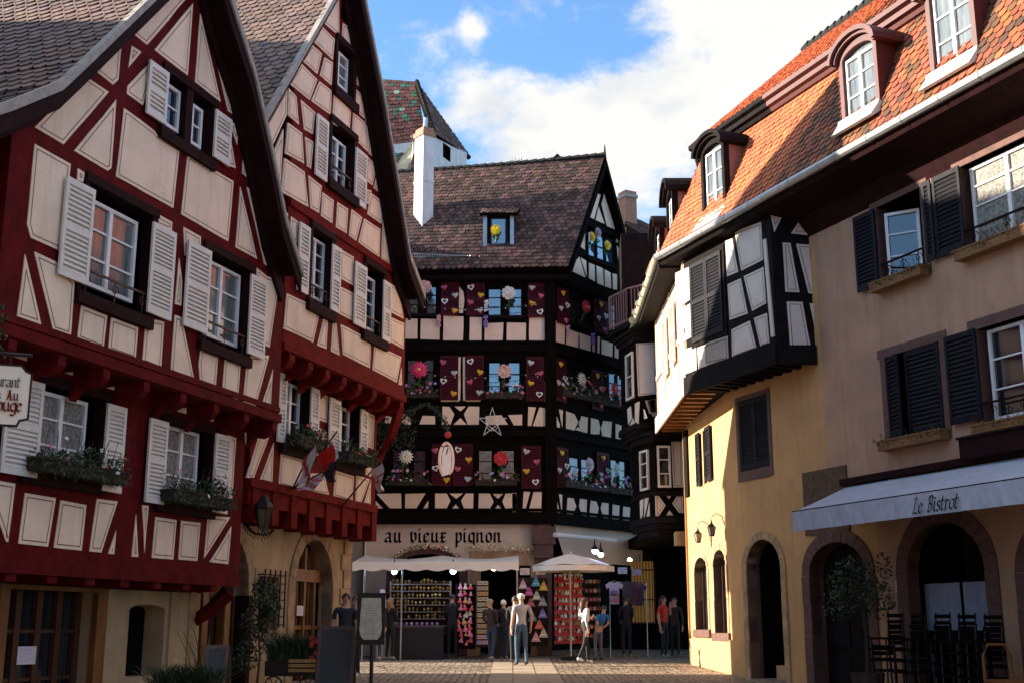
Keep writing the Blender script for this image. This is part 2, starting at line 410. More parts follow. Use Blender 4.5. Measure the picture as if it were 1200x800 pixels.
def roof_patch(A, B, C, D, house, m, cf=None, row=.15, wid=.17, thick=.12, under='brown', name='roof'):
    mb = MB(); tiles(mb, A, B, C, D, row, wid, cf)
    A, B, C, D = map(Vector, (A, B, C, D)); nn = (B-A).cross(D-A)
    if nn.length < 1e-6: nn = (B-A).cross(C-A)
    nn.normalize()
    if nn.z < 0: nn = -nn
    N_ = 10
    def bl(u, v): return A.lerp(B, u).lerp(D.lerp(C, u), v)
    for i in range(N_):
        for j in range(N_):
            q = [bl(i/N_, j/N_), bl((i+1)/N_, j/N_), bl((i+1)/N_, (j+1)/N_), bl(i/N_, (j+1)/N_)]
            mb.face([p-nn*.004 for p in q], 1); mb.face([p-nn*thick for p in q][::-1], 1)
    for ed in ((A, B), (B, C), (C, D), (D, A)):
        if (ed[0]-ed[1]).length > .05: mb.face([ed[0]-nn*.004, ed[1]-nn*.004, ed[1]-nn*thick, ed[0]-nn*thick], 1)
    return mb.build(name, [m, under], house)
def cf_brown(v, u, p):
    k = random.choice((.75, .9, 1, 1.1, 1.25)); t = random.random(); 
    if t < .12: return (k*.8, k*.85, k*1.0)
    return (k, k*random.uniform(.85, 1), k*random.uniform(.8, 1))
def cf_dark(v, u, p):
    k = random.choice((.4, .6, .8, 1, 1.3, 1.8)); 
    return (k*1.05, k*random.uniform(.75, 1), k*random.uniform(.7, 1))
def cf_or(v, u, p):
    k = random.uniform(.8, 1.12); return (k, k*random.uniform(.85, 1.15), k*random.uniform(.75, 1.2))
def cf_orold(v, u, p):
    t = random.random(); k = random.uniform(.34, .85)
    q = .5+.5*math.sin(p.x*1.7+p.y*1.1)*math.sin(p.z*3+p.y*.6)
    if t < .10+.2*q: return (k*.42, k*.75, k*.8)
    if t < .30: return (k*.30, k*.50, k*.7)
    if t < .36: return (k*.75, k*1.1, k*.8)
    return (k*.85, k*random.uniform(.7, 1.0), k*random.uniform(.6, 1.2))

# ---------------------------------------------------------------- lettering
GL = {
'a': [[(.1, .9), (.45, 1), (.6, .85), (.6, .1), (.75, 0)], [(.6, .55), (.15, .42), (.1, .15), (.3, 0), (.6, .18)]],
'u': [[(.03, .95), (.15, 1), (.15, .15), (.35, 0), (.6, .18)], [(.5, .95), (.62, 1), (.62, .1), (.78, 0)]],
'v': [[(-.02, .9), (.14, 1.08), (.16, .25), (.38, -.02), (.62, .25), (.64, .78), (.46, 1.02)]],
'i': [[(.03, .92), (.15, 1), (.15, .1), (.32, 0)], [(.1, 1.38), (.2, 1.3)]],
'e': [[(.6, .22), (.35, 0), (.12, .2), (.12, .8), (.4, 1), (.6, .75), (.15, .48)]],
'x': [[(.0, .95), (.2, 1), (.2, .1), (.0, -.05)], [(.2, .8), (.45, 1), (.6, .9)], [(.2, .12), (.42, 0), (.62, .15)], [(0, .52), (.5, .52)]],
'p': [[(.02, .95), (.15, 1), (.15, -.5)], [(.15, .82), (.45, 1), (.62, .8), (.62, .2), (.4, 0), (.15, .12)]],
'g': [[(.6, .18), (.4, 0), (.12, .2), (.12, .8), (.4, 1), (.6, .82)], [(.62, 1), (.62, -.3), (.4, -.5), (.1, -.38)]],
'n': [[(.03, .9), (.15, 1), (.15, 0), (.28, .05)], [(.15, .8), (.45, 1), (.6, .85), (.6, .1), (.78, 0)]],
'o': [[(.12, .2), (.12, .8), (.38, 1), (.62, .8), (.62, .2), (.38, 0), (.12, .2)]],
'r': [[(.03, .9), (.15, 1), (.15, 0), (.28, .03)], [(.15, .78), (.38, 1), (.52, .88)]],
't': [[(.2, 1.4), (.15, .15), (.33, 0), (.5, .12)], [(0, 1), (.45, 1)]],
's': [[(.55, .85), (.35, 1), (.12, .8), (.2, .6), (.5, .42), (.58, .18), (.33, 0), (.08, .12)]],
'L': [[(.1, 1.35), (.3, 1.6), (.48, 1.5), (.3, 1.2), (.2, .5), (.05, .0), (.3, .1), (.75, -.02)]],
'B': [[(.3, 1.5), (.12, 0)], [(.0, 1.2), (.15, 1.55), (.5, 1.62), (.72, 1.35), (.55, .95), (.25, .85)], [(.3, .85), (.66, .72), (.62, .2), (.3, 0), (.02, .12)]],
'A': [[(-.05, 0), (.15, .1), (.42, 1.55), (.62, .1), (.8, 0)], [(.15, .6), (.6, .6)], [(.1, 1.4), (.42, 1.55)]],
'R': [[(.2, 1.5), (.15, 0)], [(.0, 1.35), (.3, 1.6), (.65, 1.4), (.55, 1.0), (.2, .82), (.5, .5), (.65, .1), (.85, 0)]],
}
def lettering(F, text, u, z, h, off, house, m, name='lettering', nib=.16, slant=0, space=.92, ang=.7, adv=None):
    mb = MB(); k = 0; x = u; nv = Vector((math.cos(ang), math.sin(ang)))*nib*h/2
    for ch in text:
        if ch == ' ': x += h*.75; continue
        for st in GL[ch]:
            for (ax, ay), (bx_, by) in zip(st, st[1:]):
                a = Vector((x+ax*h+slant*ay*h, z+ay*h)); b = Vector((x+bx_*h+slant*by*h, z+by*h)); d = b-a
                if abs(d.x*nv.y-d.y*nv.x) < .1*d.length*nv.length: n2 = Vector((-d.y, d.x)).normalized()*nib*h*.16
                else: n2 = nv
                a2, b2 = a-d*.04, b+d*.04; k += 1; o = off+.002+(k % 23)*.0006
                mb.prism([F.w(*(a2-n2), o), F.w(*(b2-n2), o), F.w(*(b2+n2), o), F.w(*(a2+n2), o)], F.n*.006)
        wd = max(p[0] for st in GL[ch] for p in st)
        x += h*(wd+.22)*space
    return mb.build(name, m, house)
def leaves(mb, c, rad, n, size, cols=((1, 1, 1),), up=.3, mi=0, shell=.0):
    c = Vector(c)
    for _ in range(n):
        while True:
            p = V(random.uniform(-1, 1), random.uniform(-1, 1), random.uniform(-1, 1))
            if shell < p.length < 1: break
        q = c+V(p.x*rad[0], p.y*rad[1], p.z*rad[2]); s = size*random.uniform(.6, 1.3)
        a = V(random.uniform(-1, 1), random.uniform(-1, 1), random.uniform(-1, 1)+up).normalized(); b = a.cross(V(random.uniform(-1, 1), random.uniform(-1, 1), random.uniform(-1, 1))).normalized()
        t = b.cross(a); k = random.uniform(.6, 1.5); cc = random.choice(cols)
        mb.face([q-t*s*.5, q+b*s*.28+a*s*.08, q+t*s*.5, q-b*s*.28+a*s*.08], mi, (cc[0]*k, cc[1]*k, cc[2]*k))
def bloom(mb, c, n, r, col, petals=5, mi=0, heart=None):
    """a flat open flower facing direction n"""
    c = Vector(c); n = Vector(n).normalized(); a = n.orthogonal().normalized(); b = n.cross(a); a0 = random.random()*6
    for k in range(petals):
        t = a0+k*2*math.pi/petals; d = a*math.cos(t)+b*math.sin(t); e = n.cross(d); wd = r*math.pi/petals*.85
        mb.face([c, c+d*r*.55+e*wd*.7+n*r*.15, c+d*r*.95+e*wd*.35+n*r*.08, c+d*r*.95-e*wd*.35+n*r*.08, c+d*r*.55-e*wd*.7+n*r*.15], mi, tuple(x*random.uniform(.85, 1.1) for x in col))
    if heart: mb.ball(c+n*r*.1, r*.22, mi, heart, 6)
# ================================================================= SETTING
gm = bpy.data.materials.new('cobble setts'); gm.use_nodes = True
n = gm.node_tree.nodes; l = gm.node_tree.links; p = n['Principled BSDF']; p.inputs['Roughness'].default_value = .7
t = n.new('ShaderNodeTexCoord'); vo = n.new('ShaderNodeTexVoronoi'); vo.feature = 'DISTANCE_TO_EDGE'; vo.inputs['Scale'].default_value = 6.5; vo.inputs['Randomness'].default_value = .55
vc = n.new('ShaderNodeTexVoronoi'); vc.inputs['Scale'].default_value = 6.5; vc.inputs['Randomness'].default_value = .55
l.new(t.outputs['Object'], vo.inputs['Vector']); l.new(t.outputs['Object'], vc.inputs['Vector'])
r = n.new('ShaderNodeValToRGB'); r.color_ramp.elements[0].position = .02; r.color_ramp.elements[1].position = .12
r.color_ramp.elements[0].color = (.03, .024, .02, 1); r.color_ramp.elements[1].color = (1, 1, 1, 1); l.new(vo.outputs['Distance'], r.inputs['Fac'])
r2 = n.new('ShaderNodeValToRGB'); r2.color_ramp.elements[0].color = (.26, .195, .14, 1); r2.color_ramp.elements[1].color = (.46, .355, .26, 1)
sp = n.new('ShaderNodeSeparateColor'); l.new(vc.outputs['Color'], sp.inputs[0]); l.new(sp.outputs[0], r2.inputs['Fac'])
mm = n.new('ShaderNodeMix'); mm.data_type = 'RGBA'; mm.blend_type = 'MULTIPLY'; mm.inputs['Factor'].default_value = 1
l.new(r.outputs[0], mm.inputs['A']); l.new(r2.outputs[0], mm.inputs['B']); l.new(mm.outputs['Result'], p.inputs['Base Color'])
bb = n.new('ShaderNodeBump'); bb.inputs['Strength'].default_value = .8; bb.inputs['Distance'].default_value = .03; l.new(r.outputs[0], bb.inputs['Height']); l.new(bb.outputs[0], p.inputs['Normal'])
M['cobble'] = gm
M['slab'] = mat('pale paving slab', (.42, .33, .245), .75, .25, 6, .4, 30)
g = MB()
ys = [-400, -40, 0, 10, 20, 24, 28, 32, 36, 42, 60, 120, 600]
xs = [-500, -60, -20, -8, -4, 0, 4, 8, 20, 60, 500]
def gh(x, y): return GS*min(max(y, -20), 42)
for i in range(len(ys)-1):
    for j in range(len(xs)-1):
        g.face([(xs[j], ys[i], gh(0, ys[i])), (xs[j+1], ys[i], gh(0, ys[i])), (xs[j+1], ys[i+1], gh(0, ys[i+1])), (xs[j], ys[i+1], gh(0, ys[i+1]))])
o = g.build('ground', 'cobble', kind='structure'); 
# a band of squared paving slabs across the setts
g = MB()
for i in range(26):
    for j in range(3):
        y = 24.0+i*.42+random.uniform(-.01, .01); x = -.48+j*.5
        h = .006+random.uniform(0, .006)
        g.mesh([(x+.012, y+.012, gh(0, y)+h), (x+.488, y+.012, gh(0, y)+h), (x+.488, y+.408, gh(0, y+.4)+h), (x+.012, y+.408, gh(0, y+.4)+h)], [(0, 1, 2, 3)])
g.build('paving_strip', 'slab', kind='structure')

def arch_pts(uL, uR, z0, zs, zt, n=14):
    uc = (uL+uR)/2; a = (uR-uL)/2; b = zt-zs
    return [(uR, z0)]+[(uc+a*math.cos(math.pi*i/n), zs+b*math.sin(math.pi*i/n)) for i in range(n+1)]+[(uL, z0)]
def ring(F, pts_in, pts_out, off, house, m, name='arch_surround', proud=.035, gaps=True):
    mb = MB(); n_ = len(pts_in)
    for i in range(n_-1):
        a, b = pts_in[i], pts_in[i+1]; c, d = pts_out[i+1], pts_out[i]
        L = math.hypot(d[0]-c[0], d[1]-c[1]); k = max(1, int(L/.5))
        for j in range(k):
            t0, t1 = j/k, (j+1)/k; e = .006 if gaps else 0
            t0 += e/max(L, .01); t1 -= e/max(L, .01)
            lp = lambda p_, q_, t_: (p_[0]+(q_[0]-p_[0])*t_, p_[1]+(q_[1]-p_[1])*t_)
            pr = proud+random.uniform(-.008, .008)
            q = [lp(a, b, t0), lp(a, b, t1), lp(d, c, t1), lp(d, c, t0)]
            mb.prism([F.w(u, z, off+pr) for u, z in q], F.n*-(pr+.22))
    return mb.build(name, m, house)

# ================================================================= LEFT ROW
LF = Fac(-5.675, 16.5, .330, 1.0)
def roof_uz(pxs, off): return [LF.uz(x, y, off) for x, y in pxs]
def zat(line, u):
    for (a, b), (c, d) in zip(line, line[1:]):
        if min(a, c) <= u <= max(a, c): return b+(d-b)*(u-a)/(c-a if c != a else 1)
    return line[0][1] if u < line[0][0] else line[-1][1]
VO = .45
M['limew'] = mat('warm lime plaster', (.46, .33, .19), .92, .2, 1.4, .4, 40, streak=(.28, .18, .10))  # ochre plaster, darkened so the colour carries ground-floor shade
# ---- first house ------------------------------------------------
h1 = thing('timber_house', LF.w(0, .3, -1.15), 'tall red half-timbered gabled house nearest on the left, with the restaurant sign board', 'house')
l1 = roof_uz([(252, -74), (100, 72), (72, 98), (12, 122), (-40, 138)], VO)
r1 = roof_uz([(252, -74), (271, 0), (298, 85), (318, 175), (334, 255), (354, 319)], VO)
uL = LF.uz(10, 200, 0)[0]; uR = LF.uz(332, 360, 0)[0]
zF2 = LF.uz(318, 494, 0)[1]; zF1 = LF.uz(278, 686, -.5)[1]
top = [(u, z-.14) for u, z in reversed(l1) if u > uL+.05]+[(u, z-.14) for u, z in r1[1:] if u < uR-.05]
out1 = [(uL, zF2), (uR, zF2), (uR, zat(r1, uR)-.14)]+top[::-1]+[(uL, zat(l1[::-1], uL)-.14)]
W1 = LF.rect((100, 212), (174, 374)); W2 = LF.rect((239, 290), (290, 420)); WT = LF.rect((191, 82), (248, 190))
wall(LF, out1, [rh(W1), rh(W2), rh(WT)], 0, h1, ['red', 'brown'], 'upper_wall', .22, back=-9)
A = (0, 0, 1)
c1 = (140, 0, 4); c2 = (0, 160, 4); c3 = (160, 180, 4); c4 = (0, 320, 4); c5 = (160, 360, 4); c6 = (0, 520, 4); c7 = (130, 540, 4); c0 = (0, 0, 4)
panels(LF, [
 (*c1, [[(35,135),(130,212),(365,-65),(300,-150)], [(165,235),(345,18),(320,355)], [(380,65),(355,385),(475,480)], [(370,-90),(420,-110),(580,570),(510,522)],
        [(58,215),(103,245),(42,318)], [(38,405),(150,290),(160,330),(110,495),(35,440)], [(528,575),(558,592),(552,680),(525,600)], [(522,650),(545,790),(505,775)]]),
 (*c0, [[(425,315),(568,170),(572,180),(555,375),(530,398)], [(163,597),(395,355),(510,432),(298,678)], [(348,708),(545,468),(522,790),(505,802)]]),
 (0, 0, 1, [[(145.5,127),(181,153.5),(184,158),(210.5,174),(203,244),(136,207)], [(286,163),(300,200),(304.5,220),(284,203.5)], [(301,314),(313,324),(327.5,328),(316,407),(300,398)],
        [(215,266),(235.5,277.5),(235,290),(217,300)], [(205,369),(213,372),(228,447),(200,437.5)], [(40.5,295),(66,307),(87.5,331),(83,394),(62.5,387.5)], [(29.5,298),(48.5,381),(20,371.5)]]),
 (*c3, [[(240,5),(340,70),(345,66),(455,130),(430,412),(210,285)], [(487,155),(465,440),(565,495)], [(517,158),(590,205),(672,550),(600,520)], [(200,490),(214,600),(210,715),(180,705)], [(78,272),(168,322),(165,365),(78,330)]]),
 (*c2, [[(163,35),(332,130),(290,540),(145,475),(128,410)], [(365,150),(397,170),(390,215),(362,205)]]),
 (*c4, [[(382,152),(503,200),(485,357),(363,308)], [(522,208),(648,255),(635,408),(508,362)], [(685,210),(770,228),(755,455),(668,420)]]),
 (*c5, [[(302,190),(383,222),(370,390),(300,362),(292,270)], [(415,235),(488,265),(475,432),(402,400)], [(520,230),(622,225),(558,462),(500,440)], [(640,290),(628,480),(585,465)]]),
], 0, h1)
# first floor, set back under the jetty
uL1 = LF.uz(-60, 560, -.5)[0]; uR1 = LF.uz(283, 600, -.5)[0]
W3 = LF.rect((34, 444), (119, 566), -.5); W4 = LF.rect((188, 492), (247, 596), -.5)
wall(LF, [(uL1, zF1), (uR1, zF1), (uR1, zF2+.02), (uL1, zF2+.02)], [rh(W3), rh(W4)], -.5, h1, ['red', 'brown'], 'first_floor_wall', .22, back=-9.1)
panels(LF, [
 (*c4, [[(65,325),(236,378),(218,440),(50,385)], [(305,465),(438,455),(430,512)], [(500,535),(618,520),(610,572)]]),
 (*c5, [[(85,432),(103,432),(98,458),(78,450)], [(160,475),(250,468),(245,502)], [(320,522),(362,520),(360,535)], [(415,550),(482,555),(478,572)], [(509,585),(522,590),(512,640)]]),
 (*c6, [[(-70,160),(72,185),(38,458),(28,455)], [(118,228),(262,252),(225,480),(87,465)], [(285,262),(405,285),(383,498),(253,485)], [(455,255),(552,268),(475,507),(420,502)], [(545,405),(535,515),(508,513)], [(638,330),(648,528),(618,527)], [(668,285),(698,288),(678,508)]]),
 (*c7, [[(210,260),(308,275),(292,460),(192,452)], [(330,278),(420,288),(405,467),(317,460)], [(455,255),(560,262),(437,455)], [(565,305),(550,482),(463,472)]]),
 (0, 0, 1, [[(267,509),(277,513),(271,598),(262,595)]]),
], -.5, h1, name='first_floor_infill')
# jetty beams and brackets
mb = MB(); LF.box(mb, uL-.05, uR+.03, zF2+.02, zF2+.17, 0.0, .05); LF.box(mb, uL-.02, uR, zF2+.20, zF2+.30, 0, .03); mb.build('jetty_beam', 'red', h1)
for i in range(8):
    u = uL+.35+i*(uR-uL-.5)/7; mb = MB(); w_ = .15
    pr = [(-.52, 0), (.02, 0), (.02, -.13), (-.06, -.22), (-.22, -.27), (-.36, -.24), (-.52, -.42)]
    mb.prism([LF.w(u-w_/2, zF2+z, o_) for o_, z in pr], LF.d*w_); mb.build('jetty_bracket', 'red', h1)
mb = MB(); LF.box(mb, uL1, uR1+.02, zF1-.02, zF1+.16, -.5, -.44)
for i in range(12):
    u = uL1+.3+i*.8
    if u < uR1-.1: LF.box(mb, u, u+.2, zF1-.12, zF1-.021, -1.14, -.47)
mb.build('floor_beam', 'red', h1)
zG = LF.uz(231, 690, -1.15)[1]
mb = MB(); LF.box(mb, uL1, LF.uz(234, 690, -1.15)[0], zG-.02, zF1-.121, -1.30, -1.08); mb.build('lintel_beam', 'brown', h1)
for rr, o_ in ((W1, 0), (W2, 0), (WT, 0), (W3, -.5), (W4, -.5)):
    mb = MB()
    LF.box(mb, rr[0]-.02, rr[1]+.04, rr[3]-.0, rr[3]+.13, o_+.0, o_+.05); LF.box(mb, rr[0]-.04, rr[1]+.02, rr[2]-.17, rr[2]+.0, o_, o_+.09)
    LF.box(mb, rr[1]-.10, rr[1]+.03, rr[2]+.001, rr[3]-.001, o_-.15, o_+.035); LF.box(mb, rr[0]-.03, rr[0]+.06, rr[2]+.001, rr[3]-.001, o_-.15, o_+.035)
    mb.build('window_surround', 'brown', h1)
mb = MB(); LF.box(mb, (WT[0]+WT[1])/2-.09, (WT[0]+WT[1])/2+.09, WT[2]+.001, WT[3]-.001, -.2, .02); mb.build('mullion', 'brown', h1)
sash(LF, LF.rect((96, 228), (153, 356), -.15), -.15, h1, glass='glassc', rows=3)
sash(LF, LF.rect((235, 300), (276, 408), -.15), -.15, h1, glass='glassc', rows=3)
sash(LF, LF.rect((190, 94), (207, 157), -.12), -.12, h1, cols=1, rows=2, mull=.05)
sash(LF, LF.rect((224, 121), (233.5, 176), -.12), -.12, h1, cols=1, rows=2)
sash(LF, LF.rect((40, 455), (94, 560), -.65), -.65, h1, glass='lace', rows=3)
sash(LF, LF.rect((191, 497), (227, 590), -.65), -.65, h1, glass='lace', rows=3)
for tl, br in (((174.5,70), (192.5,147)), ((252,128), (267.5,196)), ((77,206), (101,335)), ((178.5,260), (198.5,376.6)), ((219.8,281), (241,392)), ((293.5,321), (308,421.5))):
    shutter(LF, LF.rect(tl, br, .06), .06, h1, open_=0)
for tl, br in (((9, 438), (41, 560)), ((125, 472), (140, 578)), ((175, 489), (190, 591)), ((252, 507), (264.5, 602))):
    shutter(LF, LF.rect(tl, br, -.44), -.44, h1)
def railing(F, r, off, house, h=.33, m='rust'):
    mb = MB(); u0, u1, z0 = r[0], r[1], r[2]
    F.box(mb, u0, u1, z0+h, z0+h+.03, off, off+.035)
    for u in (u0+.18, (u0+u1)/2, u1-.18):
        pts = [F.w(u+.09*math.cos(t)*(1-t/9), z0+h-.12+.09*math.sin(t)*(1-t/9), off+.02) for t in [k*.6 for k in range(14)]]
        mb.tube(pts, .008, 5); mb.tube([F.w(u, z0, off+.02), F.w(u, z0+h, off+.02)], .008, 5)
    mb.build('window_rail', m, house)
railing(LF, W1, -.02, h1); railing(LF, W2, -.02, h1)
# ground floor
uA = LF.uz(-60, 700, -1.15)[0]; uB = LF.uz(234, 720, -1.15)[0]
D1 = LF.rect((8, 690), (112, 690), -1.15); D1 = (D1[0], LF.uz(114, 690, -1.15)[0], -.1, LF.uz(60, 690, -1.15)[1])
N1 = (LF.uz(150, 740, -1.15)[0], LF.uz(192, 740, -1.15)[0]); Nz = (LF.uz(165, 792, -1.15)[1], LF.uz(150, 714, -1.15)[1], LF.uz(172, 707.5, -1.15)[1])
nich = arch_pts(N1[0], N1[1], Nz[0], Nz[1], Nz[2], 10)
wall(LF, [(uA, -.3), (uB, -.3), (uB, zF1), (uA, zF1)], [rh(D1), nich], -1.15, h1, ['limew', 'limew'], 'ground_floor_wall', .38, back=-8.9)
mb = MB(); LF.box(mb, N1[0]-.05, N1[1]+.05, Nz[0]-.05, Nz[2]+.05, -1.62, -1.53); mb.build('niche_back', 'interior', h1)
mb = MB()
LF.box(mb, N1[0]+.0, N1[0]+.32, Nz[0]+.02, Nz[2]-.05, -1.52, -1.50)
mb.build('niche_glass', 'glass', h1)
dr = MB(); o_ = -1.15
LF.box(dr, D1[0]-.16, D1[0]+.02, -.1, D1[3]+.14, o_-.05, o_+.05); LF.box(dr, D1[1]-.02, D1[1]+.22, -.1, D1[3]+.14, o_-.05, o_+.05); LF.box(dr, D1[0]+.021, D1[1]-.021, D1[3]-.02, D1[3]+.14, o_-.05, o_+.05)
dr.build('door_frame', 'oak', h1)
dd = MB(); Wd = D1[1]-D1[0]
for i in range(5):
    u = D1[0]+.04+i*(Wd-.2)/4; LF.box(dd, u, u+.12, -.1, D1[3]-.021, o_-.30, o_-.22)
for z in (.25, .9, 1.55):
    LF.box(dd, D1[0]+.03, D1[1]-.03, z, z+.05, o_-.285, o_-.235)
d_ = dd.build('door', 'door', h1)
gg = MB(); LF.box(gg, D1[0], D1[1], -.1, D1[3], o_-.33, o_-.31); gg.build('door_glass', 'glass', d_)
def paper(F, tl, br, off, house, name='paper_notice', pic=None):
    r_ = F.rect(tl, br, off); mb = MB(); F.box(mb, *r_, off, off+.004)
    o2 = mb.build(name, 'paper', house)
    k = MB(); W_ = r_[1]-r_[0]; H_ = r_[3]-r_[2]
    for i in range(6):
        z = r_[3]-H_*(.15+.13*i); k_ = random.uniform(.4, .8)
        F.box(k, r_[0]+W_*.12, r_[0]+W_*(.12+k_), z-H_*.03, z, off+.004, off+.0055, 0, pic or (.45, .3, .45))
    k.build('print', 'col', o2)
paper(LF, (21, 757), (41, 777.5), -1.36, d_ if False else h1, pic=(.62, .35, .5))
# side passage right of the ground floor wall
mb = MB(); uC = LF.uz(284, 720, -1.15)[0]
LF.box(mb, uB-.02, uC+.3, -.3, zF1, -1.95, -1.80, 0); mb.build('passage_wall', 'door', h1)
for px in (239, 265):
    mb = MB(); u = LF.uz(px, 740, -1.2)[0]; LF.box(mb, u-.09, u+.09, -.2, zF1-.1, -1.36, -1.19); mb.build('post', 'oak', h1)
paper(LF, (244, 692), (253, 705), -1.79, h1, pic=(.2, .3, .6))
mb = MB(); a = LF.w(LF.uz(229, 727, -1.1)[0], LF.uz(229, 727, -1.1)[1], -1.12); b = LF.w(LF.uz(268, 690, -.6)[0], zF1-.1, -.6)
mb.tube([a, a.lerp(b, .5)+V(0, 0, -.05), b], [.10, .12, .14], 4); mb.build('brace', 'red', h1)
mb = MB(); LF.box(mb, uC-.02, uC+.12, -.3, zF1-.12, -1.3, -1.02); mb.build('post', 'brown', h1)
# eaves side wall facing the viewer, bargeboards and roof
for side, ln, nm in ((-1, l1, 'roof'), (1, r1, 'roof')):
    for (a, b) in zip(ln, ln[1:]):
        lo, hi = (b, a)
        P = [LF.w(*lo, VO), LF.w(*lo, -12), LF.w(*hi, -12), LF.w(*hi, VO)]
        if side > 0: P = [P[1], P[0], P[3], P[2]]
        roof_patch(*P, h1, 'tile', cf_brown, row=.165, wid=.22, thick=.13)
mb = MB()
for ln in (l1, r1):
    for (a, b) in zip(ln, ln[1:]):
        da = (0, -.36); a2 = (a[0], a[1]+.0); 
        mb.prism([LF.w(a[0], a[1]-.10, VO+.002), LF.w(b[0], b[1]-.10, VO+.002), LF.w(b[0], b[1]-.36, VO+.002), LF.w(a[0], a[1]-.36, VO+.002)], LF.n*-.05)
        mb.prism([LF.w(a[0], a[1]-.22, .08), LF.w(b[0], b[1]-.22, .08), LF.w(b[0], b[1]-.52, .08), LF.w(a[0], a[1]-.52, .08)], LF.n*-.07)
mb.build('bargeboard', 'brown', h1)
M['mortar'] = mat('grey mortar verge', (.33, .30, .27), .9, .3, 8, .5, 20)
mb = MB()
for ln in (l1, r1):
    for (a, b) in zip(ln, ln[1:]):
        mb.prism([LF.w(a[0], a[1]-.10, VO+.04), LF.w(b[0], b[1]-.10, VO+.04), LF.w(b[0], b[1]+.05, VO+.04), LF.w(a[0], a[1]+.05, VO+.04)], LF.n*-.11)
mb.build('verge', 'mortar', h1)

VO = .40
# ---- second house ------------------------------------------------
u2L = uR+.03; h2 = thing('timber_house', LF.w(u2L, .5, -1.1), 'red half-timbered gabled house with wall lantern, flags and arched door, second from the left', 'house')
l2 = roof_uz([(418, -49), (309, 141), (307, 145)], VO)
r2 = roof_uz([(418, -49), (427.5, 0), (449, 110), (467.5, 222), (480, 300), (497, 346)], VO)
u2R = LF.uz(474, 440, 0)[0]; z2F = LF.uz(473, 472, 0)[1]; z21 = LF.uz(437, 617, -.55)[1]
pb = []
ulo = l2[-1][0]
out2 = [(u2L, z2F), (u2R, z2F), (u2R, zat(r2, u2R)-.14)]+[(u, z-.14) for u, z in r2[1:] if u < u2R-.05][::-1]+[(l2[0][0], l2[0][1]-.14), (l2[1][0], l2[1][1]-.14), (u2L, l2[1][1]-.2-(l2[1][0]-u2L)*((l2[0][1]-l2[1][1])/(l2[0][0]-l2[1][0])))]
Wa = LF.rect((364, 266), (387, 366)); Wb = LF.rect((427, 308), (448.5, 400)); Wg = LF.rect((387, 141), (414, 232)); Wt = LF.rect((394, 46), (414, 122))
Wr_u = LF.uz(400, 8, 0)[0], LF.uz(410.5, 8, 0)[0]; Wr = arch_pts(Wr_u[0], Wr_u[1], LF.uz(405, 27, 0)[1], LF.uz(405, 14, 0)[1], LF.uz(405, 1, 0)[1], 8)
wall(LF, out2, [rh(Wa), rh(Wb), rh(Wg), rh(Wt), Wr], 0, h2, ['red2', 'brown'], 'upper_wall', .22, back=-6.2)
cG = (300, 0, 3.333); cH = (320, 220, 4); cI = (300, 400, 3.636)
panels(LF, [
 (0, 0, 1, [[(392,-18),(397,-18),(397.5,42),(378.6,26.4)], [(333.6,185.4),(357,201.6),(361.5,243),(330,225)], [(361.5,205.5),(377,218),(374,250),(364,244)],
   [(451.5,201),(456,215),(474,323.5),(463,315),(452,245)], [(449,250),(460,314),(447,304)], [(399.5,380),(435,398),(433.5,431),(402,415)], [(439,403),(470.5,418),(465,448),(436.7,433)]]),
 (*cG, [[(255,100),(308,155),(300,235),(222,160)], [(218,175),(258,210),(240,290),(178,235)], [(268,225),(300,245),(295,335),(250,295)], [(178,250),(240,312),(210,392),(128,325)],
   [(248,318),(295,355),(292,450),(216,395)], [(305,358),(372,420),(365,520),(298,480)], [(128,345),(158,378),(168,488),(126,450)], [(175,390),(232,440),(222,525),(188,505)],
   [(30,500),(122,340),(120,450),(55,590)], [(125,480),(180,520),(188,640),(115,600)], [(192,535),(225,555),(215,660),(200,650)], [(108,505),(95,730),(60,620)],
   [(385,95),(430,258),(392,228)], [(392,245),(435,290),(452,385),(388,325)], [(340,90),(372,115),(370,205),(335,165)], [(386,345),(412,370),(425,465),(380,425)], [(418,375),(460,405),(482,515),(430,475)],
   [(380,440),(428,480),(438,595),(375,535)], [(432,490),(484,545),(500,650),(440,600)], [(435,612),(472,650),(455,725),(430,705)], [(478,655),(500,670),(495,765),(460,735)], [(432,740),(452,745),(440,800),(430,790)]]),
 (*cH, [[(232,22),(285,60),(278,168),(225,132)], [(302,68),(352,100),(345,215),(295,185)], [(368,100),(418,140),(390,250),(356,225)], [(428,145),(503,195),(498,330),(400,255)], [(460,26),(515,66),(508,170),(442,124)],
   [(45,110),(70,120),(68,180),(60,160)], [(85,135),(118,160),(112,262),(78,245)], [(65,495),(222,568),(188,725),(50,660)], [(240,600),(258,610),(250,755),(208,738)], [(282,608),(298,640),(312,785),(272,765)],
   [(318,290),(378,325),(378,460),(315,425)], [(312,462),(378,495),(376,625),(308,590)], [(548,450),(595,475),(612,615),(548,580)], [(605,490),(625,500),(622,560)], [(548,605),(615,635),(612,755),(548,720)]]),
 (*cI, [[(620,110),(622,185),(608,182)]]),
], 0, h2)
Wc = LF.rect((333, 432), (361, 528), -.55); Wd_ = LF.rect((394, 466), (420, 546), -.55); u21R = LF.uz(440, 560, -.55)[0]
wall(LF, [(u2L, z21), (u21R, z21), (u21R, z2F+.02), (u2L, z2F+.02)], [rh(Wc), rh(Wd_)], -.55, h2, ['red2', 'brown'], 'first_floor_wall', .2, back=-6.1)
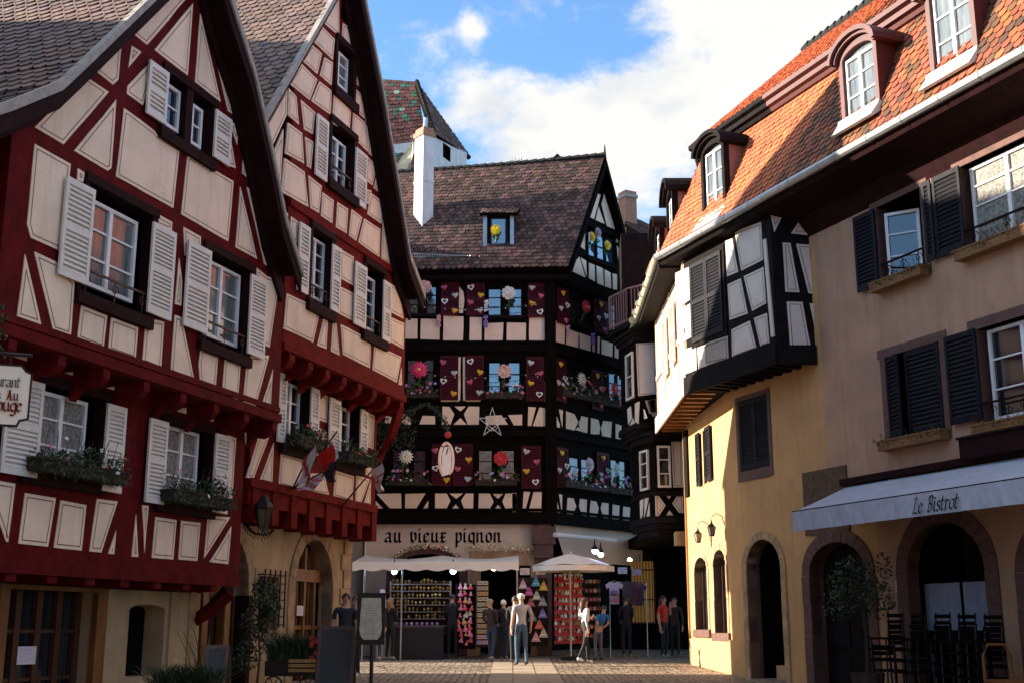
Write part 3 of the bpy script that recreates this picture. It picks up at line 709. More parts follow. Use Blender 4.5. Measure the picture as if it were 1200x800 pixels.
panels(LF, [(*cI, [[(107,472),(215,505),(205,640),(97,612)], [(262,210),(308,235),(302,345),(260,330)], [(268,365),(300,385),(298,500),(285,420)], [(340,548),(418,572),(410,685),(330,660)], [(428,568),(485,585),(445,695),(424,690)],
   [(490,590),(488,700),(458,695)], [(235,560),(290,560),(312,655),(220,642)], [(475,300),(505,315),(500,458),(470,445)], [(470,480),(497,488),(490,575),(468,565)],
   [(130,70),(218,85),(215,110),(195,105)], [(250,130),(295,140),(290,158)], [(330,160),(370,165),(365,180)]]),
   (0, 0, 1, [[(321,518),(319,568),(304,564)], [(305,505),(317.5,505),(297,561),(289,559)]])], -.55, h2, name='first_floor_infill')
mb = MB(); LF.box(mb, u2L, u2R+.03, z2F+.02, z2F+.16, 0, .05); LF.box(mb, u2L, u2R, LF.uz(420, 292, 0)[1]-.05, LF.uz(420, 292, 0)[1]+.10, .0, .045); mb.build('jetty_beam', 'red2', h2)
for i in range(8):
    u = u2L+.35+i*(u2R-u2L-.5)/7; mb = MB(); w_ = .2
    pr = [(-.57, 0), (.02, 0), (.02, -.13), (-.06, -.24), (-.22, -.30), (-.40, -.27), (-.57, -.42)]
    mb.prism([LF.w(u-w_/2, z2F+z, o_) for o_, z in pr], LF.d*w_); mb.build('jetty_bracket', 'red2', h2)
mb = MB(); LF.box(mb, u2L, u21R+.03, z21+.30, z21+.46, -.55, -.49)
mb.build('floor_beam', 'red2', h2)
for i in range(8):
    u = u2L+.1+i*(u21R-u2L-.3)/7; mb = MB(); LF.box(mb, u, u+.24, z21-.30, z21+.29, -1.05, -.51); mb.build('beam_end', 'red2', h2)
mb = MB(); a = LF.w(u21R-.15, z2F-1.3, -.45); b = LF.w(u2R-.1, z2F-.1, -.05); mb.tube([a, a.lerp(b, .5)+V(.05, 0, -.08), b], .11, 4); mb.build('brace', 'red2', h2)
for rr, o_ in ((Wa, 0), (Wb, 0), (Wg, 0), (Wt, 0), (Wc, -.55), (Wd_, -.55)):
    mb = MB()
    LF.box(mb, rr[0]-.03, rr[1]+.05, rr[3], rr[3]+.13, o_, o_+.06); LF.box(mb, rr[0]-.1, rr[1]+.1, rr[2]-.2, rr[2], o_, o_+.10)
    LF.box(mb, rr[1]-.09, rr[1]+.04, rr[2]+.001, rr[3]-.001, o_-.15, o_+.04); LF.box(mb, rr[0]-.05, rr[0]+.05, rr[2]+.001, rr[3]-.001, o_-.15, o_+.04)
    mb.build('window_surround', 'brown', h2)
sash(LF, LF.rect((356, 272), (377, 356), -.15), -.15, h2, rows=4); sash(LF, LF.rect((417, 316), (436.5, 390), -.15), -.15, h2, rows=4)
sash(LF, LF.rect((384, 156), (402, 229), -.15), -.15, h2, rows=3); sash(LF, LF.rect((395.5, 60), (405.5, 110), -.12), -.12, h2, cols=1, rows=3, glass='glassc')
sash(LF, LF.rect((328, 445), (348, 518), -.70), -.70, h2, rows=3); sash(LF, LF.rect((388, 472), (407, 537), -.70), -.70, h2, rows=3)
mb = MB(); LF.box(mb, Wr_u[0], Wr_u[1], LF.uz(405, 27, 0)[1], LF.uz(405, 0, 0)[1], -.2, -.18); mb.build('attic_pane', 'glass', h2)
for tl, br in (((350.5,260), (359.5,346)), ((389,286), (396.5,368)), ((416,306), (427,386)), ((449,328), (456,402)), ((371,133), (381.6,214)), ((416.4,172.5), (427.5,246))):
    shutter(LF, LF.rect(tl, br, .06), .06, h2, pitch=.07)
for tl, br in (((327,436), (332.5,519)), ((364,453), (371,533)), ((386,465), (396,541)), ((422,478.5), (429,530.6))):
    shutter(LF, LF.rect(tl, br, -.49), -.49, h2, pitch=.07)
railing(LF, Wa, -.02, h2); railing(LF, Wb, -.02, h2); railing(LF, Wg, -.02, h2)
# ground floor with arches
oG = -1.1; u2G = LF.uz(408, 700, oG)[0]
aL, aR = LF.uz(343, 700, oG)[0], LF.uz(388.5, 700, oG)[0]; zt = LF.uz(370, 632, oG)[1]; zs = zt-(aR-aL)*.62
door_a = arch_pts(aL, aR, .3, zs, zt)
bL, bR = LF.uz(290, 690, oG)[0]-1.7, LF.uz(290, 690, oG)[0]; arch_b = arch_pts(bL, bR, .2, zs, zt-.1)
Bw = LF.rect((303, 674), (323, 738), oG)
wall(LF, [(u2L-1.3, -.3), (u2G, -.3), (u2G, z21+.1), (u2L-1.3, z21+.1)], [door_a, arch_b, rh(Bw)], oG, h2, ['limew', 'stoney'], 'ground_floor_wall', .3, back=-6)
oa = arch_pts(aL-.22, aR+.22, .3, zs, zt+.26); ring(LF, door_a, oa, oG, h2, 'stoney')
ob = arch_pts(bL-.18, bR+.18, .2, zs, zt+.1); ring(LF, arch_b, ob, oG, h2, 'stoney')
mb = MB(); LF.box(mb, bL, bR, .1, zt, oG-.34, oG-.29); mb.build('side_door', 'door', h2)
mb = MB(); LF.box(mb, aL+.02, aR, .3, zt, oG-.36, oG-.33); mb.build('door_glass', 'glass', h2)
mb = MB(); zc = LF.uz(365, 675, oG-.3)[1]
LF.box(mb, aL, aR, zc-.12, zc+.12, oG-.30, oG-.18)
for k in (0, .28, .55, .82):
    u = aL+.02+(aR-aL-.12)*k; LF.box(mb, u, u+.09, .3, zt-.15, oG-.32, oG-.22)
for z in (.9, 1.6): LF.box(mb, aL, aR, z, z+.08, oG-.31, oG-.24)
for k in (.14, .41, .69): LF.box(mb, aL+(aR-aL)*k, aL+(aR-aL)*k+.025, .9, zt-.2, oG-.31, oG-.27)
mb.build('door', 'oak', h2)
paper(LF, (348, 709), (355, 721), oG-.2, h2, pic=(.6, .3, .3))
mb = MB(); LF.box(mb, *Bw, oG-.28, oG-.25); mb.build('window_pane', 'glass', h2)
mb = MB(); W_ = Bw[1]-Bw[0]
for i in range(5): LF.box(mb, Bw[0]-.02+i*(W_+.04)/4-.012, Bw[0]-.02+i*(W_+.04)/4+.012, Bw[2]+.05, Bw[3]+.12, oG+.14, oG+.165)
for i in range(7):
    z = Bw[2]+.1+i*(Bw[3]-Bw[2])/6.5; LF.box(mb, Bw[0]-.1, Bw[1]+.1, z-.012, z+.012, oG+.10, oG+.135)
    for u in (Bw[0]-.06, Bw[1]+.06): LF.box(mb, u-.012, u+.012, z-.011, z+.011, oG, oG+.15)
mb.build('window_grille', 'iron', h2)
mb = MB()
for (a, b, c, d) in ((Bw[0]-.14, Bw[0], Bw[2]-.1, Bw[3]+.14), (Bw[1], Bw[1]+.14, Bw[2]-.1, Bw[3]+.14), (Bw[0], Bw[1], Bw[3], Bw[3]+.14)): LF.box(mb, a, b, c, d, oG-.05, oG+.022)
mb.build('window_stone_frame', 'stoney', h2)
mb = MB(); z = -.1; i = 0
while z < z21-.35:
    hgt = random.uniform(.25, .42); w_ = .42 if i % 2 else .30; LF.box(mb, u2G-w_, u2G+.03, z, z+hgt-.012, oG-.5, oG+.03+random.uniform(0, .02)); z += hgt; i += 1
mb.build('corner_quoins', 'stoney', h2)
for side, ln in ((-1, l2), (1, r2)):
    for (a, b) in zip(ln, ln[1:]):
        lo, hi = (b, a); P = [LF.w(*lo, VO), LF.w(*lo, -6.6), LF.w(*hi, -6.6), LF.w(*hi, VO)]
        if side > 0: P = [P[1], P[0], P[3], P[2]]
        roof_patch(*P, h2, 'tile', cf_brown, row=.17, wid=.22, thick=.13)
mb = MB()
for ln in (l2, r2):
    for (a, b) in zip(ln, ln[1:]):
        if ln is r2:
            mb.prism([LF.w(a[0], a[1]-.10, VO+.002), LF.w(b[0], b[1]-.10, VO+.002), LF.w(b[0], b[1]-.36, VO+.002), LF.w(a[0], a[1]-.36, VO+.002)], LF.n*-.05)
            mb.prism([LF.w(a[0], a[1]-.2, .09), LF.w(b[0], b[1]-.2, .09), LF.w(b[0], b[1]-.55, .09), LF.w(a[0], a[1]-.55, .09)], LF.n*-.07)
mb.build('bargeboard', 'brown', h2)
mb = MB()
for ln in (l2, r2):
    for (a, b) in zip(ln, ln[1:]):
        mb.prism([LF.w(a[0], a[1]-.10, VO+.04), LF.w(b[0], b[1]-.10, VO+.04), LF.w(b[0], b[1]+.05, VO+.04), LF.w(a[0], a[1]+.05, VO+.04)], LF.n*-.11)
mb.build('verge', 'mortar', h2)

# lower left slope of the second roof, running into the valley behind the first gable
lo = (u2L-.6, l2[-1][1]-(l2[-1][0]-(u2L-.6))*((l2[0][1]-l2[1][1])/(l2[0][0]-l2[1][0])))
roof_patch(LF.w(*lo, -.9), LF.w(*lo, -6.6), LF.w(*l2[-1], -6.6), LF.w(*l2[-1], -.9), h2, 'tile', cf_brown, row=.17, wid=.22, thick=.13)
# ================================================================= CENTRE HOUSE
CY = 36.0
CF = Fac(0, CY, 1, 0)
XL = CF.uz(427, 640)[0]; XC = CF.uz(645, 470)[0]
WF = Fac(XC, CY, .663, .749)
WL = WF.uz(752, 480)[0]
hc = thing('corner_house', (XC-1.5, CY, .85), 'black half-timbered corner house with crimson heart shutters above the souvenir shop', 'house')
zE = CF.uz(560, 322)[1]; zB = CF.uz(540, 613)[1]
M['cream2'] = mat('pale plaster', (.82, .64, .50), .9, .10, 2, .3, 60)
cJ = (440, 320, 5); cK = (600, 320, 5); cL = (430, 460, 4.444); cM = (600, 460, 4.4435); cN = (440, 80, 3.077)
wins = [((478,334),(512,368)), ((571,337),(612.5,370)), ((476,420),(509,465)), ((571.5,423),(610.5,466)), ((459,526),(500,567)), ((559.5,526),(604,567))]
wr = [CF.rect(a, b) for a, b in wins]
wall(CF, [(XL, zB), (XC, zB), (XC, zE+.3), (XL, zE+.3)], [rh(r_) for r_ in wr], 0, hc, ['black', 'black'], 'front_wall', .2, sides=False)
wwin = [((667,346),(690,384)), ((664,429),(690,468)), ((667.5,533),(697,572)), ((716,350),(735,392)), ((714,434),(736,478)), ((716,536),(738,575))]
ww = []
for a, b in wwin:
    ua, ub = WF.uz(a[0], (a[1]+b[1])/2)[0], WF.uz(b[0], (a[1]+b[1])/2)[0]; ua, ub = max(ua, .1), min(ub, WL-.05)
    z1_ = WF.uz(a[0], a[1])[1]; z0_ = WF.uz(b[0], b[1])[1]; ww.append((ua, ub, z0_, z1_))
wall(WF, [(0, zB), (WL, zB), (WL, zE+.2), (0, zE+.2)], [rh(r_) for r_ in ww], 0, hc, ['black', 'black'], 'wing_wall', .2, sides=False)
panels(CF, [
 (*cJ, [[(150,265),(247,268),(245,384),(150,384)], [(265,268),(378,270),(375,390),(263,387)], [(398,250),(516,255),(512,395),(396,393)], [(553,258),(625,260),(622,397),(550,395)], [(640,295),(750,290),(745,398),(638,397)], [(770,290),(882,292),(880,400),(768,400)],
   [(490,80),(515,110),(522,160),(512,235),(488,235)], [(487,490),(500,490),(496,745),(484,745)], [(512,490),(525,490),(527,745),(514,745)], [(383,742),(488,742),(488,750),(383,750)], [(530,742),(615,742),(615,750),(530,750)]]),
 (*cK, [[(102,262),(213,255),(208,400),(100,398)], [(190,90),(215,110),(225,160),(212,235),(192,240)], [(190,640),(200,630),(195,750),(186,750)]]),
 (*cL, [[(100,105),(137,105),(135,160),(92,158)], [(165,95),(225,130),(230,165),(165,160)], [(290,118),(355,120),(355,163),(272,163)], [(393,70),(430,72),(455,110),(435,165),(390,165)], [(455,70),(515,70),(487,95)], [(530,70),(585,72),(583,165),(525,165),(505,110)], [(450,165),(520,165),(487,130)], [(618,120),(700,115),(735,165),(618,165)], [(735,115),(808,112),(808,168),(765,168)],
   [(50,525),(178,523),(180,612),(130,612)], [(45,560),(95,612),(45,612)], [(200,525),(305,522),(250,612),(198,612)], [(320,560),(318,612),(285,612)], [(355,523),(415,523),(435,560),(410,612),(355,612)], [(430,523),(500,523),(465,550)], [(515,523),(555,523),(553,612),(510,612),(490,560)], [(435,612),(490,612),(462,580)],
   [(583,523),(640,523),(660,565),(635,612),(580,612)], [(655,525),(710,525),(682,550)], [(722,523),(778,523),(777,612),(725,612),(705,565)], [(660,612),(710,612),(682,582)]]),
 (*cM, [[(85,72),(125,75),(100,172),(82,170)], [(143,75),(178,80),(175,175),(108,172)], [(60,512),(95,515),(68,615),(55,612)], [(112,515),(155,515),(152,620),(85,618)], [(0,520),(22,520),(22,620),(2,620)]]),
], 0, hc, ('cream2', 'line'), line=False)
panels(WF, [
 (*cK, [[(257,278),(310,300),(308,425),(255,400)], [(322,325),(390,350),(388,450),(318,425)], [(397,350),(462,375),(460,472),(400,455)], [(470,380),(487,385),(485,480),(472,475)], [(503,370),(515,372),(513,492),(500,485)], [(527,392),(590,412),(588,515),(525,495)], [(604,420),(640,432),(638,525),(602,518)]]),
 (*cM, [[(218,85),(250,165),(248,182),(215,178)], [(245,85),(265,90),(262,180)], [(282,95),(325,110),(345,150),(325,195),(282,185)], [(362,120),(395,128),(392,212),(360,200),(348,160)], [(330,192),(362,200),(346,175)], [(412,130),(450,140),(460,180),(455,215),(410,215)], [(475,145),(520,150),(515,232),(470,225),(464,185)], [(540,160),(570,170),(568,245),(540,240)], [(580,175),(610,185),(610,255),(578,247)],
   [(202,515),(225,518),(250,625),(200,620)], [(245,525),(262,530),(260,625)], [(290,545),(320,548),(335,590),(315,635),(285,630)], [(355,550),(390,555),(388,640),(365,635),(350,590)], [(410,560),(440,565),(452,600),(440,650),(403,642)], [(470,570),(503,575),(502,658),(478,652),(462,600)], [(525,580),(560,586),(556,665),(522,660)], [(580,590),(615,596),(612,675),(576,668)]]),
], 0, hc, ('cream2', 'line'), line=False, name='wing_infill')
for r_ in wr:
    m_ = (r_[0]+r_[1])/2; 
    sash(CF, (r_[0]+.02, m_-.11, r_[2], r_[3]), -.1, hc, cols=1, rows=3, fr=.03, bar=.02, glass='glassb', fm='black'); sash(CF, (m_+.11, r_[1]-.02, r_[2], r_[3]), -.1, hc, cols=1, rows=3, fr=.03, bar=.02, glass='glassb', fm='black')
    mb = MB(); CF.box(mb, m_-.11, m_+.11, r_[2], r_[3], -.15, .01); mb.build('mullion', 'black', hc)
for r_ in ww: sash(WF, (r_[0]+.02, r_[1]-.02, r_[2], r_[3]), -.1, hc, cols=2, rows=3, fr=.04, bar=.02, glass='glass', fm='blackp')
for r_ in wr: mb = MB(); CF.box(mb, r_[0]-.08, r_[1]+.08, r_[2]-.09, r_[2]-.01, 0.001, .11); mb.build('window_sill', 'blackp', hc)
for r_ in ww: mb = MB(); WF.box(mb, r_[0]-.05, r_[1]+.05, r_[2]-.09, r_[2]-.01, 0.001, .11); mb.build('window_sill', 'blackp', hc)
# string courses between the floors
for py, h_ in ((408, .22), (508, .2), (607, .34)):
    z = CF.uz(540, py)[1]; mb = MB(); CF.box(mb, XL, XC+.1, z-h_/2, z+h_/2, .001, .13); CF.box(mb, XL, XC+.06, z+h_/2+.04, z+h_/2+.12, .001, .07); mb.build('storey_beam', 'black', hc)
    mb = MB(); WF.box(mb, .0, WL, z-h_/2, z+h_/2, .001, .13); WF.box(mb, 0, WL, z+h_/2+.04, z+h_/2+.12, .001, .07); mb.build('storey_beam', 'black', hc)
mb = MB(); mb.box((XC+.01, CY+.0, (zB+zE)/2), .34, .30, zE-zB, 0); mb.build('corner_post', 'black', hc)
SHT = []   # (facade, rect, description)
def hsh(F, tl, br, desc, dbl=False):
    ym = (tl[1]+br[1])/2; u0, u1 = F.uz(tl[0], ym, .05)[0], F.uz(br[0], ym, .05)[0]; z1_ = F.uz((tl[0]+br[0])/2, tl[1], .05)[1]; z0_ = F.uz((tl[0]+br[0])/2, br[1], .05)[1]
    r_ = (u0, u1, z0_, z1_); shutter(F, r_, .05, hc, 'crimson', rows=2, pitch=.075); SHT.append((F, r_, desc))
hsh(CF, (517,331), (538,370), 'first top-row shutter from the left'); hsh(CF, (546.5,332), (568,370), 'second top-row shutter from the left'); hsh(CF, (618.5,332), (638.5,372), 'top-row shutter left of the corner post')
hsh(CF, (515.5,416.5), (537,468.5), 'first middle-row shutter from the left'); hsh(CF, (546,416.5), (567,468.5), 'second middle-row shutter from the left'); hsh(CF, (616.5,418), (638,470), 'middle-row shutter left of the corner post')
hsh(CF, (506,520), (529,569), 'lowest-row shutter behind the white oval sign'); hsh(CF, (531,520), (554,569), 'lowest-row shutter right of the oval sign'); hsh(CF, (611,522), (634,572), 'lowest-row shutter left of the corner post')
hsh(WF, (652.5,338), (665.5,380), 'top-row shutter right of the corner post'); hsh(WF, (696,352), (711,390), 'top-row shutter far out on the wing')
hsh(WF, (649.5,420), (663,470), 'middle-row shutter right of the corner post'); hsh(WF, (693,434), (706,480), 'middle-row shutter far out on the wing')
hsh(WF, (650,524), (665,571), 'lowest-row shutter right of the corner post'); hsh(WF, (699,530), (713,576), 'lowest-row shutter far out on the wing')
# wing gable
apx = WF.uz(709, 185, .3); gl = WF.uz(665, 318, .3); gr_ = WF.uz(752, 348, .3)
apex = WF.w(*apx, .3); zR = apex.z
gla = (0.0, zE+.2); mid = [(u, z-.1) for u, z in (gl, apx, gr_)]
Gw = (WF.uz(690, 290)[0], WF.uz(721, 290)[0], WF.uz(700, 304)[1], WF.uz(700, 271)[1])
wall(WF, [(gl[0]+.1, zE+.2), (gr_[0]-.05, zE+.2), (apx[0], apx[1]-.2)], [rh(Gw)], .0, hc, ['black', 'black'], 'gable_wall', .2, sides=False)
panels(WF, [(*cN, [[(800,452),(812,457),(788,545),(770,535)], [(825,455),(864,582),(835,570),(815,490)], [(805,500),(826,562),(794,548)], [(757,595),(755,655),(738,642)], [(695,725),(735,680),(757,755)], [(740,683),(760,695),(762,752)],
   [(770,702),(790,710),(792,770),(770,758)], [(797,712),(820,722),(823,785),(800,775)], [(826,726),(848,738),(850,795),(828,788)], [(855,740),(872,745),(880,800),(857,798)], [(870,640),(887,660),(898,705),(877,715)], [(875,735),(905,715),(915,745)], [(882,752),(914,758),(890,805)], [(868,595),(878,605),(880,632),(868,628)]])], .0, hc, ('cream2', 'line'), line=False, name='gable_infill')
sash(WF, Gw, -.08, hc, cols=3, rows=2, fr=.05, glass='glassb', fm='blackp')
mb = MB(); WF.box(mb, Gw[0]-.15, Gw[1]+.15, Gw[3], Gw[3]+.15, .001, .1); WF.box(mb, Gw[0]-.15, Gw[1]+.15, Gw[2]-.15, Gw[2], .001, .1); mb.build('gable_beams', 'black', hc)
E1 = V(-7.0, CY-.45, zE-.05); E2 = WF.w(gl[0], gl[1], .3); E2.y = min(E2.y, CY-.3)
RL = V(-6.5, 39.4, zR-.05); 
roof_patch(E1, E2, apex+V(0, 0, .05), RL, hc, 'tilec', cf_dark, row=.17, wid=.19, thick=.14, under='black')
back = V(1.5, 43.0, zE)
roof_patch(WF.w(gr_[0]+.2, gr_[1]-.3, .35)+V(-1.5, 3.5, 0), WF.w(gr_[0]+.1, gr_[1]-.1, .3), apex+V(0, 0, .05), apex+V(-1.0, .6, 0), hc, 'tilec', cf_dark, row=.17, wid=.19, thick=.12, under='black')
roof_patch(V(3.5, 43.5, zE), V(-6.5, 43.5, zE), RL, apex+V(-.3, .4, 0), hc, 'tilec', cf_dark, row=.3, wid=.3, thick=.1, under='black')
mb = MB(); P0 = RL+V(0, 0, .06); 
for k in range(34):
    a = RL.lerp(apex, k/34)+V(0, 0, .06-.10*math.sin(math.pi*k/34)); b = RL.lerp(apex, (k+1.08)/34)+V(0, 0, .08-.10*math.sin(math.pi*(k+1)/34)); mb.tube([a, b], [.10, .12], 6)
mb.build('ridge_tiles', 'stone' if False else 'tilec', hc)
mb = MB()
for a, b in ((gl, apx), (apx, gr_)):
    mb.prism([WF.w(a[0], a[1]-.05, .3), WF.w(b[0], b[1]-.05, .3), WF.w(b[0], b[1]-.36, .3), WF.w(a[0], a[1]-.36, .3)], WF.n*.06)
    mb.prism([WF.w(a[0], a[1]-.08, .29), WF.w(b[0], b[1]-.08, .29), WF.w(b[0], b[1]-.08, -.4), WF.w(a[0], a[1]-.08, -.4)], V(0, 0, -.12))
mb.tube([apex+V(0, 0, -.1), apex+V(0, 0, .45)], [.06, .015], 5)
mb.build('bargeboard', 'black', hc)
mb = MB(); CF.box(mb, -7, E2.x, zE-.25, zE-.1, -.2, .35); CF.box(mb, -7, XC, zE-.1, zE+.1, -.2, .12)
mb.prism([WF.w(.2, zE-.2, .15), WF.w(WL, zE-.2, .15), WF.w(WL, zE+.15, .15), WF.w(.2, zE+.15, .15)], WF.n*-.2)
mb.build('eaves_board', 'black', hc)
# body behind
mb = MB()
mb.prism([V(XL, CY+.25, zB), V(XC+.1, CY+.25, zB), WF.w(WL, 0, -.25)+V(0, 0, zB), V(WF.w(WL, 0, 0).x, 43, zB), V(XL, 43, zB)], V(0, 0, zE-zB)); mb.build('core', 'black', hc)
# snow guard
mb = MB(); a = at(483, 303, 35.92); b = at(580, 307, 35.92)
for dz in (0, .1, .2): mb.tube([a+V(0, 0, dz-.05), b+V(0, 0, dz-.05)], .012, 4)
for k in range(34): p_ = a.lerp(b, k/33); mb.tube([p_+V(0, 0, -.1), p_+V(0, 0, .17)], .012, 4)
mb.build('snow_guard', 'zinc', hc)
# dormer
DF = Fac(0, 36.2, 1, 0); d0 = DF.rect((567, 254), (601.5, 292))
mb = MB(); DF.box(mb, d0[0]-.02, d0[1]+.02, d0[2]-.3, d0[3]+.08, -1.9, -.0); mb.build('dormer_body', 'blackp', hc)
sash(DF, (d0[0]+.20, d0[1]-.20, d0[2]+.08, d0[3]-.03), .03, hc, cols=1, rows=1, fr=.05, glass='glassb', fm='slate', name='dormer_window')
mb = MB(); M['bluew'] = mat('pale blue paint', (.30, .42, .56), .6)
DF.box(mb, d0[0]-.02, d0[0]+.10, d0[2], d0[3], .002, .06); DF.box(mb, d0[1]-.10, d0[1]+.02, d0[2], d0[3], .002, .06); DF.box(mb, d0[0]-.06, d0[1]+.06, d0[2]-.16, d0[2]-.02, .002, .1); mb.build('dormer_frame', 'bluew', hc)
roof_patch(DF.w(d0[0]-.12, d0[3]+.05, .22), DF.w(d0[1]+.12, d0[3]+.05, .22), DF.w(d0[1]+.35, d0[3]+1.05, -1.7), DF.w(d0[0]+.1, d0[3]+1.05, -1.7), hc, 'tilec', cf_dark, row=.17, wid=.19, thick=.1, under='black', name='dormer_roof')
# ground floor
gx0, gx1 = CF.uz(427, 660)[0], CF.uz(625, 660)[0]; zg = gz(CY)-.1
aa = arch_pts(CF.uz(462, 700)[0], CF.uz(538, 700)[0], zg+.01, CF.uz(500, 668)[1], CF.uz(500, 648)[1]); rr = (CF.uz(563, 700)[0], CF.uz(622, 700)[0], zg+.01, CF.uz(590, 662)[1])
M['shopw'] = mat('shop front plaster', (.62, .50, .40), .9, .1, 2, .2, 40)
wall(CF, [(gx0, zg), (gx1+.1, zg), (gx1+.1, zB), (gx0, zB)], [aa, rh(rr)], -.08, hc, ['shopw', 'stone'], 'shop_wall', .35, sides=False)
oo = arch_pts(CF.uz(452, 700)[0], CF.uz(548, 700)[0], zg+.01, CF.uz(500, 668)[1], CF.uz(500, 637)[1]); ring(CF, aa, oo, -.08, hc, 'stone')
mb = MB(); CF.box(mb, rr[0]-.3, rr[1]+.25, rr[3], rr[3]+.42, -.1, -.03)
for k in (0, 1): CF.box(mb, rr[k]-(.3 if k == 0 else 0), rr[k]+(0 if k == 0 else .28), zg, rr[3], -.1, -.03)
mb.build('stone_lintel', 'stoney', hc)
mb = MB(); CF.box(mb, gx0-.7, gx1+.1, zg, zB-.05, -1.9, -1.8); CF.box(mb, gx0, gx1+.1, zB-.2, zB-.05, -1.8, -.35); mb.build('shop_interior', 'interior', hc)
lettering(CF, 'au vieux pignon', CF.uz(450, 634)[0], CF.uz(520, 634.5)[1], .275, -.08, hc, 'black', space=1.0, nib=.28)
mb = MB(); CF.box(mb, gx0-.75, gx0, zg, zB+.4, -.4, -.12); mb.build('end_wall', 'greyst', hc)
mb = MB(); mb.tube([CF.w(gx0+.01, zg, -.04), CF.w(gx0+.01, zB, -.04)], .03, 8); mb.build('downpipe', 'white', hc)
# corner pier with carved corbel, and the wing's ground floor
mb = MB(); px0 = gx1+.1; mb.box((px0+.22, CY+.15, (zg+zB)/2), .42, .5, zB-zg-.02); mb.box((px0+.2, CY+.02, zB-.35), .7, .6, .5); mb.box((px0+.2, CY+.05, zB-.8), .55, .55, .4); mb.build('stone_pier', 'stone', hc)
ug = .75
wall(WF, [(ug, zB-1.05), (WL, zB-1.05), (WL, zB), (ug-.5, zB)], [], -.10, hc, ['shopw'], 'wing_fascia', .2, sides=False)
mb = MB(); a = at(650, 626, 35.6); b = at(721, 633, 38.0); mb.tube([a, b], .07, 8); mb.build('rolled_awning', 'white', hc)
mb = MB(); WF.box(mb, .2, WL+4, zg-.1, zB, -2.5, -2.4); mb.build('wing_interior', 'interior', hc)
# garland mouldings over the openings
mb = MB()
for k in range(260):
    t = random.uniform(0, math.pi); R = (oo[8][0]-oo[8][0]); uc = (oo[0][0]+oo[-1][0])/2; a_ = (oo[0][0]-oo[-1][0])/2*.93; zz = CF.uz(500, 668)[1]; b_ = (CF.uz(500, 637)[1]-zz)*.93
    leaves(mb, CF.w(uc+a_*math.cos(t), zz+b_*math.sin(t), .06), (.08, .06, .08), 3, .07, ((.9, .5, .4), (.4, .6, .3), (1, .8, .6)))
for k in range(160):
    leaves(mb, CF.w(random.uniform(rr[0]-.4, rr[1]+.3), rr[3]+.5+random.uniform(-.08, .08), .06), (.07, .05, .07), 3, .07, ((.9, .5, .4), (.4, .6, .3), (1, .8, .6)))
tag(mb.build('dried_garland', 'col'), 'dried flower garland edging the arch and doorway of the souvenir shop', 'garland')

# hearts on the shutters
def heart_pts(r, n=22):
    out = []
    for k in range(n):
        t = 2*math.pi*k/n; out.append((r*math.sin(t)**3, r*(.8125*math.cos(t)-.3125*math.cos(2*t)-.125*math.cos(3*t)-.0625*math.cos(4*t))))
    return out
HC = {'pink': (.55, .10, .20), 'yellow': (.75, .42, .03), 'silver': (.55, .56, .58), 'white open': (.8, .8, .8)}
def heart(F, u, z, off, colr, rot, r=.105):
    mb = MB(); hp = heart_pts(r); ca, sa = math.cos(rot), math.sin(rot); tr = lambda p_: (u+p_[0]*ca-p_[1]*sa, z+p_[0]*sa+p_[1]*ca)
    if 'open' in colr:
        hi = heart_pts(r*.52)
        for k in range(len(hp)):
            j = (k+1) % len(hp); q = [tr(hp[k]), tr(hp[j]), tr(hi[j]), tr(hi[k])]; mb.prism([F.w(a_, b_, off) for a_, b_ in q], F.n*.02, 0, HC[colr])
    else:
        n_ = len(hp); c_ = [F.w(*tr(p_), off) for p_ in hp]; m_ = [F.w(*tr((p_[0]*.6, p_[1]*.6)), off+.04) for p_ in hp]
        mb.mesh(c_+m_, [(k, (k+1) % n_, n_+(k+1) % n_, n_+k) for k in range(n_)]+[tuple(range(n_, 2*n_))], 0, HC[colr])
    return mb.build('heart_ornament', 'col')
pats = [[('pink', .15, .84), ('silver', .78, .60), ('white open', .2, .42), ('yellow', .75, .14)], [('white open', .25, .86), ('yellow', .78, .62), ('pink', .22, .40), ('silver', .75, .16)],
        [('silver', .25, .86), ('pink', .78, .62), ('yellow', .25, .40), ('white open', .72, .15)], [('yellow', .5, .86), ('white open', .85, .55), ('silver', .3, .42), ('pink', .75, .12)]]
pos = ['uppermost', 'second from top', 'third from top', 'lowest']
for i, (F, r_, desc) in enumerate(SHT):
    pt_ = pats[[0, 1, 2, 0, 1, 2, 0, 1, 2, 3, 3, 3, 3, 3, 3][i]]
    for j, (c_, fx, fz) in enumerate(pt_):
        o = heart(F, r_[0]+(r_[1]-r_[0])*fx, r_[2]+(r_[3]-r_[2])*fz, .095, c_, random.uniform(-.35, .35))
        tag(o, '%s heart, %s on the %s' % (c_, pos[j], desc), 'heart ornament', 'hearts on the crimson shutters')

